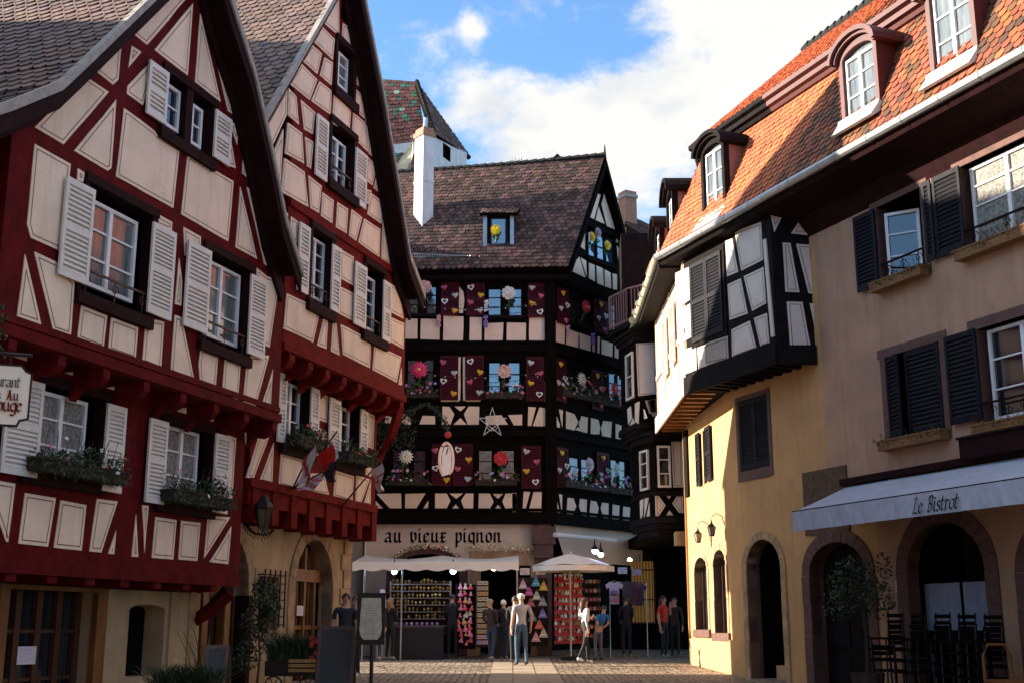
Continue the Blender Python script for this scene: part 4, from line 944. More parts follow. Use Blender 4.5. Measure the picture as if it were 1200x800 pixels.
# big artificial flowers
def bigflower(px, py, F, off, kind, col, label, r=.28, hc_=(.8, .6, .1)):
    u, z = F.uz(px, py, off); c = F.w(u, z, off); t = thing('giant_flower', c, label, 'flower ornament', 'giant flowers on the corner house')
    mb = MB()
    if kind == 'daisy':
        for lay in range(2):
            for k in range(14):
                a = k*math.pi/7+lay*.22; R = r*(1-.2*lay); e = F.d*math.cos(a)+V(0, 0, math.sin(a)); s_ = F.d*-math.sin(a)+V(0, 0, math.cos(a)); q = random.uniform(.85, 1.1)
                b0 = c+F.n*(.03+.03*lay); mb.face([b0, b0+e*R*.5+s_*R*.14+F.n*.04, b0+e*R+s_*R*.05, b0+e*R-s_*R*.05, b0+e*R*.5-s_*R*.14+F.n*.04], 0, tuple(x*q for x in col))
    else:
        for lay in range(4):
            m_ = 7-lay; R = r*(1-.22*lay)
            for k in range(m_):
                a = k*2*math.pi/m_+lay*.5; e = F.d*math.cos(a)+V(0, 0, math.sin(a)); s_ = F.d*-math.sin(a)+V(0, 0, math.cos(a)); q = random.uniform(.75, 1.1); b0 = c+F.n*(.02+.035*lay)
                mb.face([b0, b0+e*R*.5+s_*R*.4+F.n*.03, b0+e*R*.95+s_*R*.25+F.n*.05, b0+e*R*.95-s_*R*.25+F.n*.05, b0+e*R*.5-s_*R*.4+F.n*.03], 0, tuple(x*q for x in col))
    mb.build('petals', 'petal', t)
    mb = MB(); mb.ball(c+F.n*.08, r*.2, 0, hc_, 8); mb.build('flower_centre', 'petal', t)
    mb = MB(); mb.tube([c, c+V(0, 0, -r*1.3)-F.n*.02, c+V(0, 0, -r*2.2)-F.n*(off-.08)], .018, 5, 0, (.9, 1.6, .9))
    leaves(mb, c+V(0, 0, -r*1.5), (.12, .05, .14), 8, .13, ((1, 1.6, .9),)); mb.build('stem', 'leaf', t)
bf = [(498,337,CF,'rose',(.75,.42,.40),'pale pink giant rose on the top-floor window at far left'), (596,344,CF,'rose',(.8,.78,.72),'cream giant rose on the top-floor window in the middle of the front'), (491,433,CF,'daisy',(.75,.03,.14),'magenta giant gerbera on the middle-floor window at far left'),
 (591,435,CF,'rose',(.78,.5,.46),'blush pink giant rose on the middle-floor window in the middle'), (476,535,CF,'daisy',(.8,.78,.72),'white giant daisy on the lowest left window'), (587,537,CF,'rose',(.6,.03,.04),'red giant rose on the lowest window in the middle'),
 (685,360,WF,'rose',(.65,.05,.12),'red giant rose on the top-floor wing window'), (681,444,WF,'daisy',(.75,.75,.72),'white giant daisy on the middle-floor wing window'), (719,455,WF,'daisy',(.6,.02,.10),'crimson giant gerbera at the far end of the wing'), (689,544,WF,'rose',(.7,.6,.68),'lilac white giant rose on the lowest wing window'), (722,550,WF,'daisy',(.6,.66,.75),'pale blue giant daisy at the lowest wing corner')]
for px, py, F, k, c_, lb in bf: bigflower(px, py, F, .28, k, c_, lb, r=.22 if 'magenta' not in lb else .27)
for px, py, c_, lb in ((692,278,(.8,.45,.02),'yellow ring flower at the left of the gable window'), (699,273,(.35,.28,.36),'grey violet ring flower at the top of the gable window'), (710,288,(.8,.6,.05),'yellow ring flower at the right of the gable window'), (581,270,(.75,.6,.02),'yellow butterfly-like flower in the dormer window')):
    F = WF if px > 640 else DF; bigflower(px, py, F, .12, 'rose', c_, lb, r=.17)
# hanging blossom strings
for px, py, F, c_, nm in ((514,376,CF,(.75,.4,.45),'pink wisteria string under the top left window'), (569,377,CF,(.35,.2,.6),'violet wisteria string left of the top middle window'), (666,388,WF,(.7,.4,.5),'pink wisteria string on the wing'), (695,397,WF,(.28,.15,.55),'violet wisteria string on the wing'), (570,358,CF,(.8,.8,.75),'white blossom string beside the top middle window')):
    u, z = F.uz(px, py, .15); mb = MB()
    for k in range(60): bloom(mb, F.w(u+random.uniform(-.05, .05), z+random.uniform(-.17, .17), .15+random.uniform(-.04, .04)), V(random.uniform(-1, 1), -1, random.uniform(-1, 1)), .035, c_, 4)
    tag(mb.build('hanging_blossoms', 'petal'), nm, 'flower string', 'blossom strings on the corner house')
def flowerbox(F, r_, off, label, group, cols, n=260, h=.3, boxm='soil', leafm='leaf', nb=26, depth=.2, spill=.12, lcols=((1, 1, 1), (.7, .8, .6), (1.3, 1.2, .8)), size=.06, br=.035):
    u0, u1, z = r_; t = thing('flower_box', F.w((u0+u1)/2, z, off), label, 'flower box', group)
    mb = MB(); F.box(mb, u0, u1, z, z+.16, off, off+depth); F.box(mb, u0-.015, u1+.015, z+.15, z+.18, off-.0, off+depth+.015); mb.build('box', boxm, t)
    mb = MB(); W_ = u1-u0
    for k in range(n):
        u = random.uniform(u0-.06, u1+.06); hh = h*(.55+.45*math.sin(7*u)*math.sin(3.1*u+1)); zz = z+.12+random.uniform(-spill, hh); oo_ = off+depth*random.uniform(.1, 1.35)
        leaves(mb, F.w(u, zz, oo_), (.03, .03, .03), 2, size, lcols)
    for k in range(int(W_*16)):
        u = random.uniform(u0, u1); mb.tube([F.w(u, z+.15, off+depth*.5), F.w(u+random.uniform(-.1, .1), z+.2+random.uniform(.1, h*1.2), off+depth*random.uniform(.3, 1.2))], .004, 3, 0, (.8, .9, .5), caps=False)
    mb.build('foliage', leafm, t)
    mb = MB()
    for k in range(nb):
        u = random.uniform(u0, u1); q = random.choice(cols); bloom(mb, F.w(u, z+.12+random.uniform(0, h*1.05), off+depth*random.uniform(.6, 1.45)), F.n*1.0+V(random.uniform(-.6, .6), random.uniform(-.6, .6), random.uniform(-.2, .9)), br*random.uniform(.8, 1.3), q, 5)
    if nb: mb.build('blossoms', 'petal', t)
    return t
mix_ = ((.8, .1, .3), (.8, .8, .8), (.4, .35, .7), (.8, .5, .6), (.7, .1, .12))
for i, (F, r_, nm) in enumerate([(CF, wr[2], 'flower box under the middle left window of the corner house'), (CF, wr[3], 'flower box under the middle right window of the corner house front'), (CF, wr[4], 'flower box under the lowest left window of the corner house'), (CF, wr[5], 'flower box under the lowest window right of the oval sign')]):
    flowerbox(F, (r_[0]-.05, r_[1]+.05, r_[2]-.05), .05, nm, 'flower boxes on the corner house', mix_, 90, .3, nb=16, br=.045, size=.09)
for z, nm, a_, b_ in ((ww[1][2]-.1, 'long flower box along the middle floor of the wing', .3, WL-.2), (ww[2][2]-.1, 'long flower box along the lowest floor of the wing', .4, WL-.2)):
    flowerbox(WF, (a_, b_, z), .05, nm, 'flower boxes on the corner house', mix_, 260, .45, nb=60, br=.06, size=.09)

# star of light bulbs
t = thing('star_ornament', CF.w(CF.uz(577, 490)[0], CF.uz(577, 517, .3)[1], .3), 'white wire star of small bulbs hanging on the corner house front', 'star ornament')
mb = MB(); c = CF.uz(577, 495, .3); pts = []
R = .43
for k in range(5):
    a = math.pi/2+k*4*math.pi/5; pts.append((c[0]+R*math.cos(a), c[1]+R*math.sin(a)*1.05))
mb2 = MB()
for k in range(5):
    a, b = pts[k], pts[(k+1) % 5]; mb.tube([CF.w(*a, .3+k*.004), CF.w(*b, .3+k*.004)], .008, 5)
    for j in range(13): q = j/12; mb2.ball(CF.w(a[0]+(b[0]-a[0])*q, a[1]+(b[1]-a[1])*q, .32), .018, 0, None, 6)
mb.tube([CF.w(c[0]+.18*math.cos(k*.5), c[1]-.02+.22*math.sin(k*.5), .31) for k in range(14)], .008, 5)
mb.build('wire_star', 'sash', t); mb2.build('bulbs', 'sash', t)
# hanging oval shop sign on its bracket
t = thing('hanging_sign', at(523, 560, 33.5), 'white oval shop sign hanging from a garlanded wrought iron arm', 'sign')
mb = MB(); sc = at(523, 540, 33.5)
def arcp(px, py, Y): return at(px, py, Y)
arm = [arcp(x, y, 33.8) for x, y in ((445,532),(455,512),(468,494),(484,480),(500,474),(512,480),(520,492),(524,503))]
mb.tube(arm, .025, 6); mb.build('bracket', 'iron', t)
mb = MB()
for a, b in zip(arm, arm[1:]):
    for k in range(26): leaves(mb, a.lerp(b, random.random()), (.12, .09, .12), 3, .07, ((1, 1, 1), (1.4, 1.3, 1.2), (.5, .6, .5)))
for k in range(330): leaves(mb, at(random.uniform(444, 486), random.uniform(488, 526), 33.9), (.09, .1, .09), 2, .07, ((1, 1, 1), (.5, .6, .5)))
mb.build('greenery', 'leafd', t)
mb = MB(); mb.ball(arcp(525, 509, 33.5), .10, 0, None, 10); mb.build('red_bauble', 'terra', t)
S3 = Fac(sc.x, 33.5, .97, .25)
mb = MB(); ops = []
for k in range(25):
    a = math.radians(-60+300*k/24); ops.append(a)
loop = [S3.w(math.sin(a)*.185, sc.z-1.6+1.6+.04+math.cos(a)*.46 if math.cos(a) > 0 else sc.z+.04+math.cos(a)*.46, .0) for a in [math.radians(-150+300*k/28) for k in range(29)]]
mb.tube(loop, .045, 8); mb.build('oval_frame', mat('cream pink enamel', (.85, .62, .52), .5), t)
mb = MB(); mb.prism([S3.w(u, sc.z+z, -.01) for u, z in ((-.12, -.42), (.13, -.34), (.13, .22), (.06, .40), (-.05, .40), (-.12, .2))], S3.n*.03); mb.build('sign_plate', 'sash', t)
mb = MB(); mb.prism([S3.w(u, sc.z+z, .021) for u, z in ((-.02, .2), (.02, .36), (.055, .36), (.0, .17))], S3.n*.006); mb.build('sign_mark', 'iron', t)

# ---- chimney, tower, neighbours behind ------------------------------------------------
cb = at(495, 272, 36.9); ct = at(495, 160, 37.0).z
t = thing('chimney_stack', (cb.x, 37.1, cb.z), 'tall white rendered chimney with a brick crown on the dark roof', 'chimney')
M['whitew'] = mat('white render', (.60, .59, .60), .85, .15, 3, .3, 30, streak=(.36, .34, .32))
mb = MB(); mb.box((cb.x, 37.15, (cb.z-.6+ct)/2), .42, .50, ct-cb.z+.6, math.radians(38)); mb.box((cb.x, 37.15, cb.z+1.75), .46, .54, .07, math.radians(38)); mb.build('stack', 'whitew', t)
mb = MB(); mb.box((cb.x, 37.15, ct+.08), .50, .58, .16, math.radians(38)); mb.box((cb.x, 37.15, ct+.22), .40, .48, .14, math.radians(38)); mb.build('crown', 'brick', t)
mb = MB(); mb.tube([(cb.x, 37.15, ct+.28), (cb.x+.03, 37.15, ct+.7)], .07, 8); mb.build('pipe', 'zinc', t)
tw = thing('tower_house', at(505, 300, 44)-V(3, 0, 0), 'tower-like house with green patterned tile roof and pale wall beyond the chimney', 'tower')
A_ = at(400, 245, 41.2); B_ = at(508, 212, 42.2); C_ = at(488, 96, 44.6); D_ = at(436, 92, 45.0)
def cf_tower(v, u, p):
    # glazed green and white lozenge pattern, laid in the tiles
    a = (u*12+v*7) % 3.2; b = (u*12-v*7+40) % 3.2
    if v > .25 and (a < .42 or b < .42) and random.random() < .7: return random.choice(((.5, 3.4, 2.8), (2.5, 7, 6), (.4, 2.2, 1.8)))
    if v < .6 and (a < .3) and random.random() < .5: return (5.5, 7, 7)
    k = random.choice((.6, .9, 1.2, 1.6)); return (k*1.5, k*.8, k*.8)
roof_patch(A_, B_, C_, D_, tw, 'tilec', cf_tower, row=.22, wid=.24, thick=.15, under='black')
c0_ = at(508, 158, 42.6); c1_ = at(552, 182, 45.5); 
roof_patch(c0_+V(0, -.2, 0), c1_+V(0, .3, 0), C_+V(.02, .05, 0), C_+V(.02, -.05, 0), tw, 'tilec', cf_dark, row=.22, wid=.24, thick=.15, under='black')
mb = MB(); c0b, c1b = at(508, 160, 42.7), at(547, 182, 45.3)
TF = Fac(c0b.x, c0b.y, c1b.x-c0b.x, c1b.y-c0b.y); TL = (V(c1b.x, c1b.y, 0)-V(c0b.x, c0b.y, 0)).length
twn = (TF.uz(519, 175)[0], TF.uz(528, 175)[0], TF.uz(523, 187)[1], TF.uz(523, 170)[1])
wall(TF, [(0, 11), (TL, 11), (TL, c1b.z+.1), (0, c0b.z+.1)], [rh(twn)], 0, tw, ['whitew', 'brown'], 'side_wall', .2, sides=False)
mb = MB(); TF.box(mb, *twn, -.25, -.2); mb.build('opening', 'interior', tw)
mb = MB(); mb.prism([V(c0b.x-8, 42.75, 10), V(c0b.x, 42.75, 10), V(c0b.x, 42.75, c0b.z-.1), V(c0b.x-8, 42.75, c0b.z-1.2)], V(0, 4, 0)); mb.build('tower_wall', 'whitew', tw)
mb = MB()
for k in range(24): a = C_.lerp(c0_, k/24); b = C_.lerp(c0_, (k+1.1)/24); mb.tube([a+V(0, 0, .05), b+V(0, 0, .08)], [.07, .10], 6)
mb.build('hip_tiles', 'tilec', tw)
# stretched tarpaulin beside the chimney
mb = MB(); ps = [(463,196),(484,165),(484,180),(476,214),(466,220),(462,208)]; mb.prism([at(x, y, 39+(i % 2)*.25) for i, (x, y) in enumerate(ps)], V(0, .08, 0)); tag(mb.build('tarpaulin', mat('stained tarpaulin', (.62, .55, .38), .8, .4, 5, .6, 8)), 'stained cream tarpaulin stretched beside the white chimney', 'tarpaulin')
# aerial
t = thing('tv_aerial', at(611, 192, 39), 'thin television aerial on the dark roof ridge', 'aerial')
mb = MB(); mb.tube([at(611, 200, 39), at(611, 186, 39)], .015, 5); mb.tube([at(599, 188, 39), at(624, 196, 39.3)], .012, 5)
for x in (600, 604, 608, 613, 618, 622): mb.tube([at(x, 188+(x-600)*.3-4, 39), at(x+2, 188+(x-600)*.3+5, 39)], .008, 4)
mb.build('antenna', 'iron', t)
t = thing('brick_chimney', at(736, 262, 44), 'small brick chimney behind the wing gable', 'chimney')
mb = MB(); a = at(736, 270, 44); mb.box((a.x, 44, a.z+.4), .5, .5, 2.2, .5); mb.build('stack', 'brick', t); mb = MB(); mb.box((a.x, 44, at(0, 232, 44).z), .58, .58, .12, .5); mb.build('cap', 'mortar', t)
t = thing('ridge_chimney', at(654, 190, 40), 'small tile-capped chimney peeping over the dark ridge', 'chimney')
mb = MB(); a = at(653, 192, 40); mb.box((a.x, 40, a.z-.2), .5, .3, .5); mb.prism([a+V(-.3, -.2, .0), a+V(.3, -.2, .0), a+V(0, -.2, .3)], V(0, .4, 0)); mb.build('stack', 'tilec', t)
# house behind, right of the gable
t = thing('rear_house', at(745, 320, 42), 'dark house behind the wing gable with a brown tiled roof', 'house')
roof_patch(at(733, 262, 43), at(790, 300, 41), at(775, 270, 44), at(733, 250, 46), t, 'tilec', cf_dark, row=.2, wid=.22)
mb = MB(); a = at(731, 275, 43.2); b = at(800, 300, 41.5); mb.prism([V(a.x, a.y, 8), V(b.x, b.y, 8), V(b.x, b.y, b.z-.1), V(a.x, a.y, a.z)], V(.3, 2.5, 0)); mb.build('wall', 'blackp', t)
# grey stone house between the second red house and the shop
t = thing('stone_house', (-8.5, 35, .8), 'tall grey stone house in the gap behind the second red house', 'house')
mb = MB(); mb.box((-9.2, 35.8, 7), 9.7, 5.2, 13.4); mb.build('wall', 'greyst', t)
# ================================================================= RIGHT ROW
RF = Fac(7.35, 20.0, .412, -1.0)
uBend = RF.w(0, 0, 0); uBend = (4.87-7.35)/RF.d.x                # where the main wall turns (X = 4.45)
yB = (RF.o+RF.d*uBend).y
L2 = Fac(4.50, 31.6, .37, yB-31.6); L2L = math.hypot(.37, 31.6-yB)
uYP = RF.uz(966, 480, 0)[0]                                             # ochre / pink boundary
uEnd = RF.uz(1420, 300, 0)[0]+4
zgut = RF.uz(980, 184, 1.0)[1]; zbay = RF.uz(907, 424, .7)[1]; zwt = RF.uz(1000, 247, 0)[1]
hr = thing('corner_house', RF.w(uBend+1, gz(26), 0), 'ochre corner house with jettied timber bay, orange tiled mansard roof and dormers', 'house')
hp = thing('townhouse', RF.w(uYP+2, gz(20), 0), 'dusty pink rendered townhouse with grey shutters above the bistro awning', 'house')
# -- ochre walls
A0 = (RF.uz(877, 700)[0], RF.uz(917.5, 700)[0]); z0s, z0t = RF.uz(900, 665)[1], RF.uz(897, 631)[1]
a0 = arch_pts(A0[0], A0[1], -.1, z0s, z0t)
A1 = (RF.uz(951, 700)[0], RF.uz(1018, 700)[0]); z1s, z1t = RF.uz(985, 672)[1], RF.uz(984, 634)[1]
a1 = arch_pts(A1[0], A1[1], -.2, z1s, z1t)
Y1 = RF.rect((865, 471), (903, 545))
wall(RF, [(uBend, -.3), (A1[1]+.35, -.3), (A1[1]+.35, RF.uz(990, 560)[1]-.2), (uYP, RF.uz(966, 560)[1]), (uYP, zgut), (uBend, zgut)], [a0, a1, rh(Y1)], 0, hr, ['yellow', 'stone'], 'wall', .3, sides=False)
for pts, pin in ((a0, A0), (a1, A1)):
    w_ = .16 if pts is a0 else .24
    zs_, zt_ = (z0s, z0t) if pts is a0 else (z1s, z1t)
    ring(RF, pts, arch_pts(pin[0]-w_, pin[1]+w_, -.2, zs_, zt_+w_), 0, hr, 'stone' if pts is a1 else 'stoney')
mb = MB(); RF.box(mb, A0[0]-.05, A0[1]+.05, -.2, z0t, -2.2, -2.1); RF.box(mb, A0[0]-.06, A0[0]+.04, -.2, z0t, -2.1, -.3); RF.box(mb, A0[1]-.04, A0[1]+.06, -.2, z0t, -2.1, -.3); RF.box(mb, A0[0], A0[1], z0t, z0t+.1, -2.1, -.3); mb.build('entrance_recess', 'interior', hr)
mb = MB(); RF.box(mb, A1[0], A1[1], -.2, z1t, -.36, -.30)
for i in range(2):
    for z in (.55, 1.25, 1.95, 2.6):
        u = A1[0]+.12+i*(A1[1]-A1[0])/2; RF.box(mb, u, u+(A1[1]-A1[0])/2-.24, z, z+.52, -.299, -.275)
mb.build('double_door', 'blackp', hr)
mb = MB(); RF.box(mb, A1[0]+.0, A1[1], -.2, .05, -.28, -.02); mb.build('threshold', 'stone', hr)
gst = RF.uz(905, 792)[1]
for i, (k0, dz) in enumerate(((.35, 0), (.52, .13), (.68, .26))):
    mb = MB(); RF.box(mb, A0[0]+.03+(A0[1]-A0[0])*k0*.8, A0[1]-.02, -.1, gst+.20+dz, -1.6, -.35-.22*i); mb.build('step', 'stoney', hr)
mb = MB(); RF.box(mb, A0[0]+(A0[1]-A0[0])*.62, A0[1]-.25, gst+.4, gst+1.0, -1.5, -1.2); mb.build('plinth', 'stoney', hr)
mb = MB()
for a, b, c, d in ((Y1[0]-.10, Y1[0], Y1[2]-.22, Y1[3]+.1), (Y1[1], Y1[1]+.10, Y1[2]-.2, Y1[3]+.12), (Y1[0], Y1[1], Y1[3], Y1[3]+.1), (Y1[0], Y1[1], Y1[2]-.22, Y1[2])): RF.box(mb, a, b, c, d, -.05, .018)
mb.build('window_stone_frame', 'stone', hr)
mb = MB(); RF.box(mb, *Y1, -.25, -.2); mb.build('window_pane', 'glass', hr)
um = (Y1[0]+Y1[1])/2
shutter(RF, (Y1[0]+.01, um-.005, Y1[2]+.02, Y1[3]-.02), -.03, hr, 'slate', rows=1, pitch=.075); shutter(RF, (um+.005, Y1[1]-.01, Y1[2]+.02, Y1[3]-.02), -.03, hr, 'slate', rows=1, pitch=.075)
# far facet catching the sun
hgt = zbay+.1
arA = arch_pts(L2.uz(815, 700)[0], L2.uz(830, 700)[0], gz(29)+.9, L2.uz(823, 668)[1], L2.uz(823, 652)[1]); arB = arch_pts(L2.uz(837.5, 700)[0], L2.uz(852.5, 700)[0], gz(28)+.85, L2.uz(845, 662)[1], L2.uz(845, 643)[1])
W5 = L2.rect((811, 520), (818, 575)); W6 = L2.rect((823, 505), (829, 565))
wall(L2, [(0, -.3), (L2L, -.3), (L2L, hgt), (0, hgt)], [arA, arB, rh(W6)], 0, hr, ['yellow', 'stone'], 'side_wall', .3, sides=False)
for a_ in (arA, arB):
    u_ = (a_[-1][0], a_[0][0]); zz = a_[7+1][1]
    mb = MB(); L2.box(mb, u_[0], u_[1], a_[0][1], zz+.3, -.28, -.24); mb.build('shop_window', 'glass', hr)
    mb = MB()
    for k in (0, .5, 1): L2.box(mb, u_[0]+(u_[1]-u_[0]-.06)*k, u_[0]+(u_[1]-u_[0]-.06)*k+.06, a_[0][1], zz+.25, -.24, -.18)
    mb.build('window_frame', 'door', hr)
    ring(L2, a_, arch_pts(u_[0]-.14, u_[1]+.14, a_[0][1], a_[1][1], zz+.14), 0, hr, 'stoney', proud=.02)
    mb = MB(); L2.box(mb, u_[0]-.2, u_[1]+.2, a_[0][1]-.18, a_[0][1], .001, .06); mb.build('window_sill', 'stone', hr)
mb = MB(); L2.box(mb, 0, L2L, -.3, gz(29)+.68, .001, .05); mb.build('wall_base', 'yellow', hr)
shutter(L2, (L2.uz(829, 530)[0], L2.uz(835.5, 530)[0], W6[2], W6[3]), .04, hr, 'slate', pitch=.08); shutter(L2, (L2.uz(818, 530)[0], L2.uz(822.5, 530)[0], W6[2], W6[3]), .04, hr, 'slate', pitch=.08)
mb = MB(); L2.box(mb, *W6, -.2, -.15); mb.build('window_pane', 'glass', hr)
mb = MB(); L2.box(mb, .1, .5, L2.uz(810, 580)[1], L2.uz(810, 500)[1], .001, .06); mb.build('brown_panel', 'blackp', hr)
mb = MB(); mb.box((4.45+2.1, 31.58, hgt/2-.1), 4.2, .04, hgt); mb.build('end_wall', 'yellow', hr)
mb = MB(); bk = [RF.w(uBend, 0, -.45)+V(.15, 0, 0), RF.w(uYP, 0, -.45), RF.w(uYP, 0, -8), V(12, 31.5, 0), V(4.75, 31.5, 0)]; 
# jettied bay
uL_, uR_ = RF.uz(805, 430, .7)[0], RF.uz(910, 400, .7)[0]
pL, pR = RF.w(uL_, 0, .7), RF.w(uR_, 0, .7); L3 = Fac(pL.x, 32.0, 0, -1); L3L = 32.0-pL.y
kx = pR+V(1, 0, 0); uwall = None
# right side cheek meets the wall: solve X on R at Y = pR.y
Xw = 7.35-.412*(pR.y-20); SF = Fac(pR.x, pR.y, 1, 0); SFL = Xw-pR.x
bw = RF.rect((813, 303), (849, 395), .7); bw = (RF.uz(812, 345, .7)[0], RF.uz(848.5, 345, .7)[0], RF.uz(830, 396, .7)[1], RF.uz(830, 302, .7)[1])
wall(RF, [(uL_, zbay), (uR_, zbay), (uR_, zgut-.12), (uL_, zgut-.12)], [], .7, hr, ['blackp'], 'bay_wall', .2, sides=False)
wall(SF, [(0, zbay), (SFL, zbay), (SFL, zgut-.12), (0, zgut-.12)], [], 0, hr, ['blackp'], 'bay_side_wall', .2, sides=False)
wall(L3, [(0, zbay), (L3L, zbay), (L3L, zgut-.12), (0, zgut-.12)], [], 0, hr, ['white' if False else 'cream2'], 'bay_far_wall', .2, sides=False)
cA = (720, 120, 2.857); cB = (840, 240, 3.333); cC = (720, 330, 4.21)
M['greyw'] = mat('grey white plaster', (.62, .55, .49), .9, .10, 2, .4, 40)
panels(RF, [(*cB, [[(33,143),(60,132),(83,262),(40,280)], [(70,105),(172,68),(180,215),(95,258)], [(42,312),(93,288),(120,425),(50,450)], [(105,280),(182,243),(192,385),(138,415)], [(57,488),(128,453),(155,565),(60,600)], [(145,443),(195,423),(205,545),(172,560)], [(-45,540),(40,512),(45,605),(-45,625)]]),
  (*cC, [[(322,345),(403,315),(405,445),(325,482)], [(410,325),(557,268),(560,385),(415,442)], [(300,-40),(375,-75),(378,85),(308,135)], [(308,150),(380,105),(392,265),(318,308)]])], .7, hr, ('greyw', 'line'))
panels(SF, [(*cB, [[(208,28),(265,28),(225,108)], [(322,65),(368,120),(290,112)], [(257,148),(288,150),(323,342),(268,340)], [(310,153),(372,158),(388,350),(358,345)], [(273,378),(335,380),(372,580),(288,575)], [(363,385),(388,388),(396,555)]])], 0, hr, ('greyw', 'line'), name='bay_side_infill')
# pale painted timbers on the sunlit far side of the bay
M['pinkt'] = mat('faded pink timber', (.62, .42, .34), .7, .3, 6)
mb = MB()
for k in (.0, .3, .52, .78, .97): L3.box(mb, L3L*k, L3L*k+.12, zbay+.3, zgut-.2, .001, .03)
for z in (zbay+.02, (zbay+zgut)/2-.3): L3.box(mb, 0, L3L, z, z+.26 if z < zbay+.1 else z+.12, .031, .05)
mb.build('bay_timbers', 'pinkt', hr)
for k0, k1 in ((.33, .50), (.60, .76)):
    shutter(L3, (L3L*k0, L3L*k1, zbay+1.0, zbay+2.5), .06, hr, 'white', pitch=.08)
mb = MB(); RF.box(mb, bw[0]-.09, bw[1]+.09, bw[2]-.1, bw[3]+.1, .702, .73); mb.build('bay_window_frame', 'blackp', hr)
um = (bw[0]+bw[1])/2; shutter(RF, (bw[0], um-.005, bw[2], bw[3]), .735, hr, 'slate', rows=2, pitch=.075); shutter(RF, (um+.005, bw[1], bw[2], bw[3]), .735, hr, 'slate', rows=2, pitch=.075)
mb = MB(); mb.prism([RF.w(RF.uz(899, 280, .7)[0], zbay+.5, .70), RF.w(RF.uz(902.5, 280, .7)[0], zbay+.5, .70), RF.w(RF.uz(898.5, 280, .7)[0], zgut-.7, .70), RF.w(RF.uz(895, 280, .7)[0], zgut-.7, .70)], RF.n*.03); mb.build('pale_strut', 'greyw', hr)
# bay floor with joists and fascia beams
flo = [pR, V(Xw+.05, pR.y+.02, 0), V(4.9, yB, 0), V(4.6, 32, 0), V(pL.x, 32, 0), pL]
mb = MB(); mb.prism([V(p_.x, p_.y, zbay+.05) for p_ in flo], V(0, 0, .1)); mb.build('bay_floor', 'blackp', hr)
mb = MB(); RF.box(mb, uL_-.02, uR_+.05, zbay-.08, zbay+.30, .702, .78); RF.box(mb, uL_-.02, uR_+.03, zbay+.30, zbay+.40, .702, .74); SF.box(mb, .0, SFL, zbay-.08, zbay+.30, .001, .08); mb.build('bay_beam', 'blackp', hr)
mb = MB(); L3.box(mb, 0, L3L+.05, zbay-.08, zbay+.32, .052, .10); mb.build('bay_beam', 'pinkt', hr)
for i in range(11):
    y = 31.6-i*.52
    if y > yB-.3: mb = MB(); mb.box(((pL.x+4.5)/2, y, zbay-.02), .56, .13, .12); mb.build('joist', 'oak', hr)
for i in range(9):
    u = uL_+.5+i*(uR_-uL_-.5)/9; mb = MB(); RF.box(mb, u, u+.13, zbay-.06, zbay+.04, 0, .69); mb.build('joist', 'blackp', hr)
# -- mansard roof
G1 = RF.w(*RF.uz(772, 302, 1.0), 1.0); G1.z = zgut; G2 = V(G1.x+.12, 34.2, zgut)
zmt = RF.uz(980, 84, 0.05)[1]; uN = uEnd
T1 = G1-RF.n*1.0+RF.d*.35; T1 = V(G1.x+.75, G1.y+.0, zmt); 
uG1 = (G1-RF.o).dot(RF.d); T1 = RF.w(uG1+.45, zmt, .05)
T2 = V(T1.x+.2, 34.0, zmt); 
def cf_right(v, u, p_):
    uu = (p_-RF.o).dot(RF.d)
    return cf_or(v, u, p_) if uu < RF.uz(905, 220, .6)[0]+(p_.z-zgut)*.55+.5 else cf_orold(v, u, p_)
uMid = RF.uz(990, 150, .6)[0]
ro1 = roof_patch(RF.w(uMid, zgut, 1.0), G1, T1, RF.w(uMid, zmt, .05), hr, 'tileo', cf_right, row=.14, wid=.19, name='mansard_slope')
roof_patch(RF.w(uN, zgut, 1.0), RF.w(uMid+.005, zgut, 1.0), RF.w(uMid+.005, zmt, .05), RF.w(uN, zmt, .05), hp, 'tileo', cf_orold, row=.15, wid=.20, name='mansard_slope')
roof_patch(G1, G2, T2, T1, hr, 'tileo', cf_or, row=.14, wid=.19, name='mansard_slope')
M['redcor'] = mat('red brown cornice', (.075, .010, .008), .6, .3, 6)
def moulding(F, u0, u1, z, off, house, m):
    mb = MB(); pr = [(-.3, 0), (.06, 0), (.10, .08), (.18, .10), (.18, .2), (.27, .24), (.27, .34), (-.3, .34)]
    mb.prism([F.w(u0, z+b, off+a) for a, b in pr], F.d*(u1-u0)); return mb.build('cornice', m, house)
uT1 = (T1-RF.o).dot(RF.d)
moulding(RF, uT1-.1, RF.uz(905, 150, .1)[0], zmt+.02, .05, hr, 'blackp'); moulding(RF, RF.uz(905, 150, .1)[0]+.01, uMid, zmt+.02, .05, hr, 'redcor'); moulding(RF, uMid+.01, uN, zmt+.02, .05, hp, 'redcor')
zrd = RF.uz(920, 76, -2.6)[1]
RA = RF.w(uT1+.6, zrd, -2.6)
roof_patch(RF.w(uMid, zmt+.4, .25), RF.w(uT1-.1, zmt+.4, .25), RA, RF.w(uMid, zrd, -2.6), hr, 'tileo', cf_or, row=.16, wid=.2, name='upper_roof')
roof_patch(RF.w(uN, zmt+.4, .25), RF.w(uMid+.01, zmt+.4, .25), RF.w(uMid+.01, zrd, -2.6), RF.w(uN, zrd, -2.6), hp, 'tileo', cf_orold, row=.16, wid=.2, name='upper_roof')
roof_patch(RF.w(uT1-.1, zmt+.4, .25), V(T2.x+1.5, 34.5, zmt+.4), V(RA.x+.6, RA.y+1.5, zrd), RA, hr, 'tilec', cf_dark, row=.16, wid=.2, name='hip_slope')
mb = MB(); a = RA; b = RF.w(uN, zrd, -2.6)
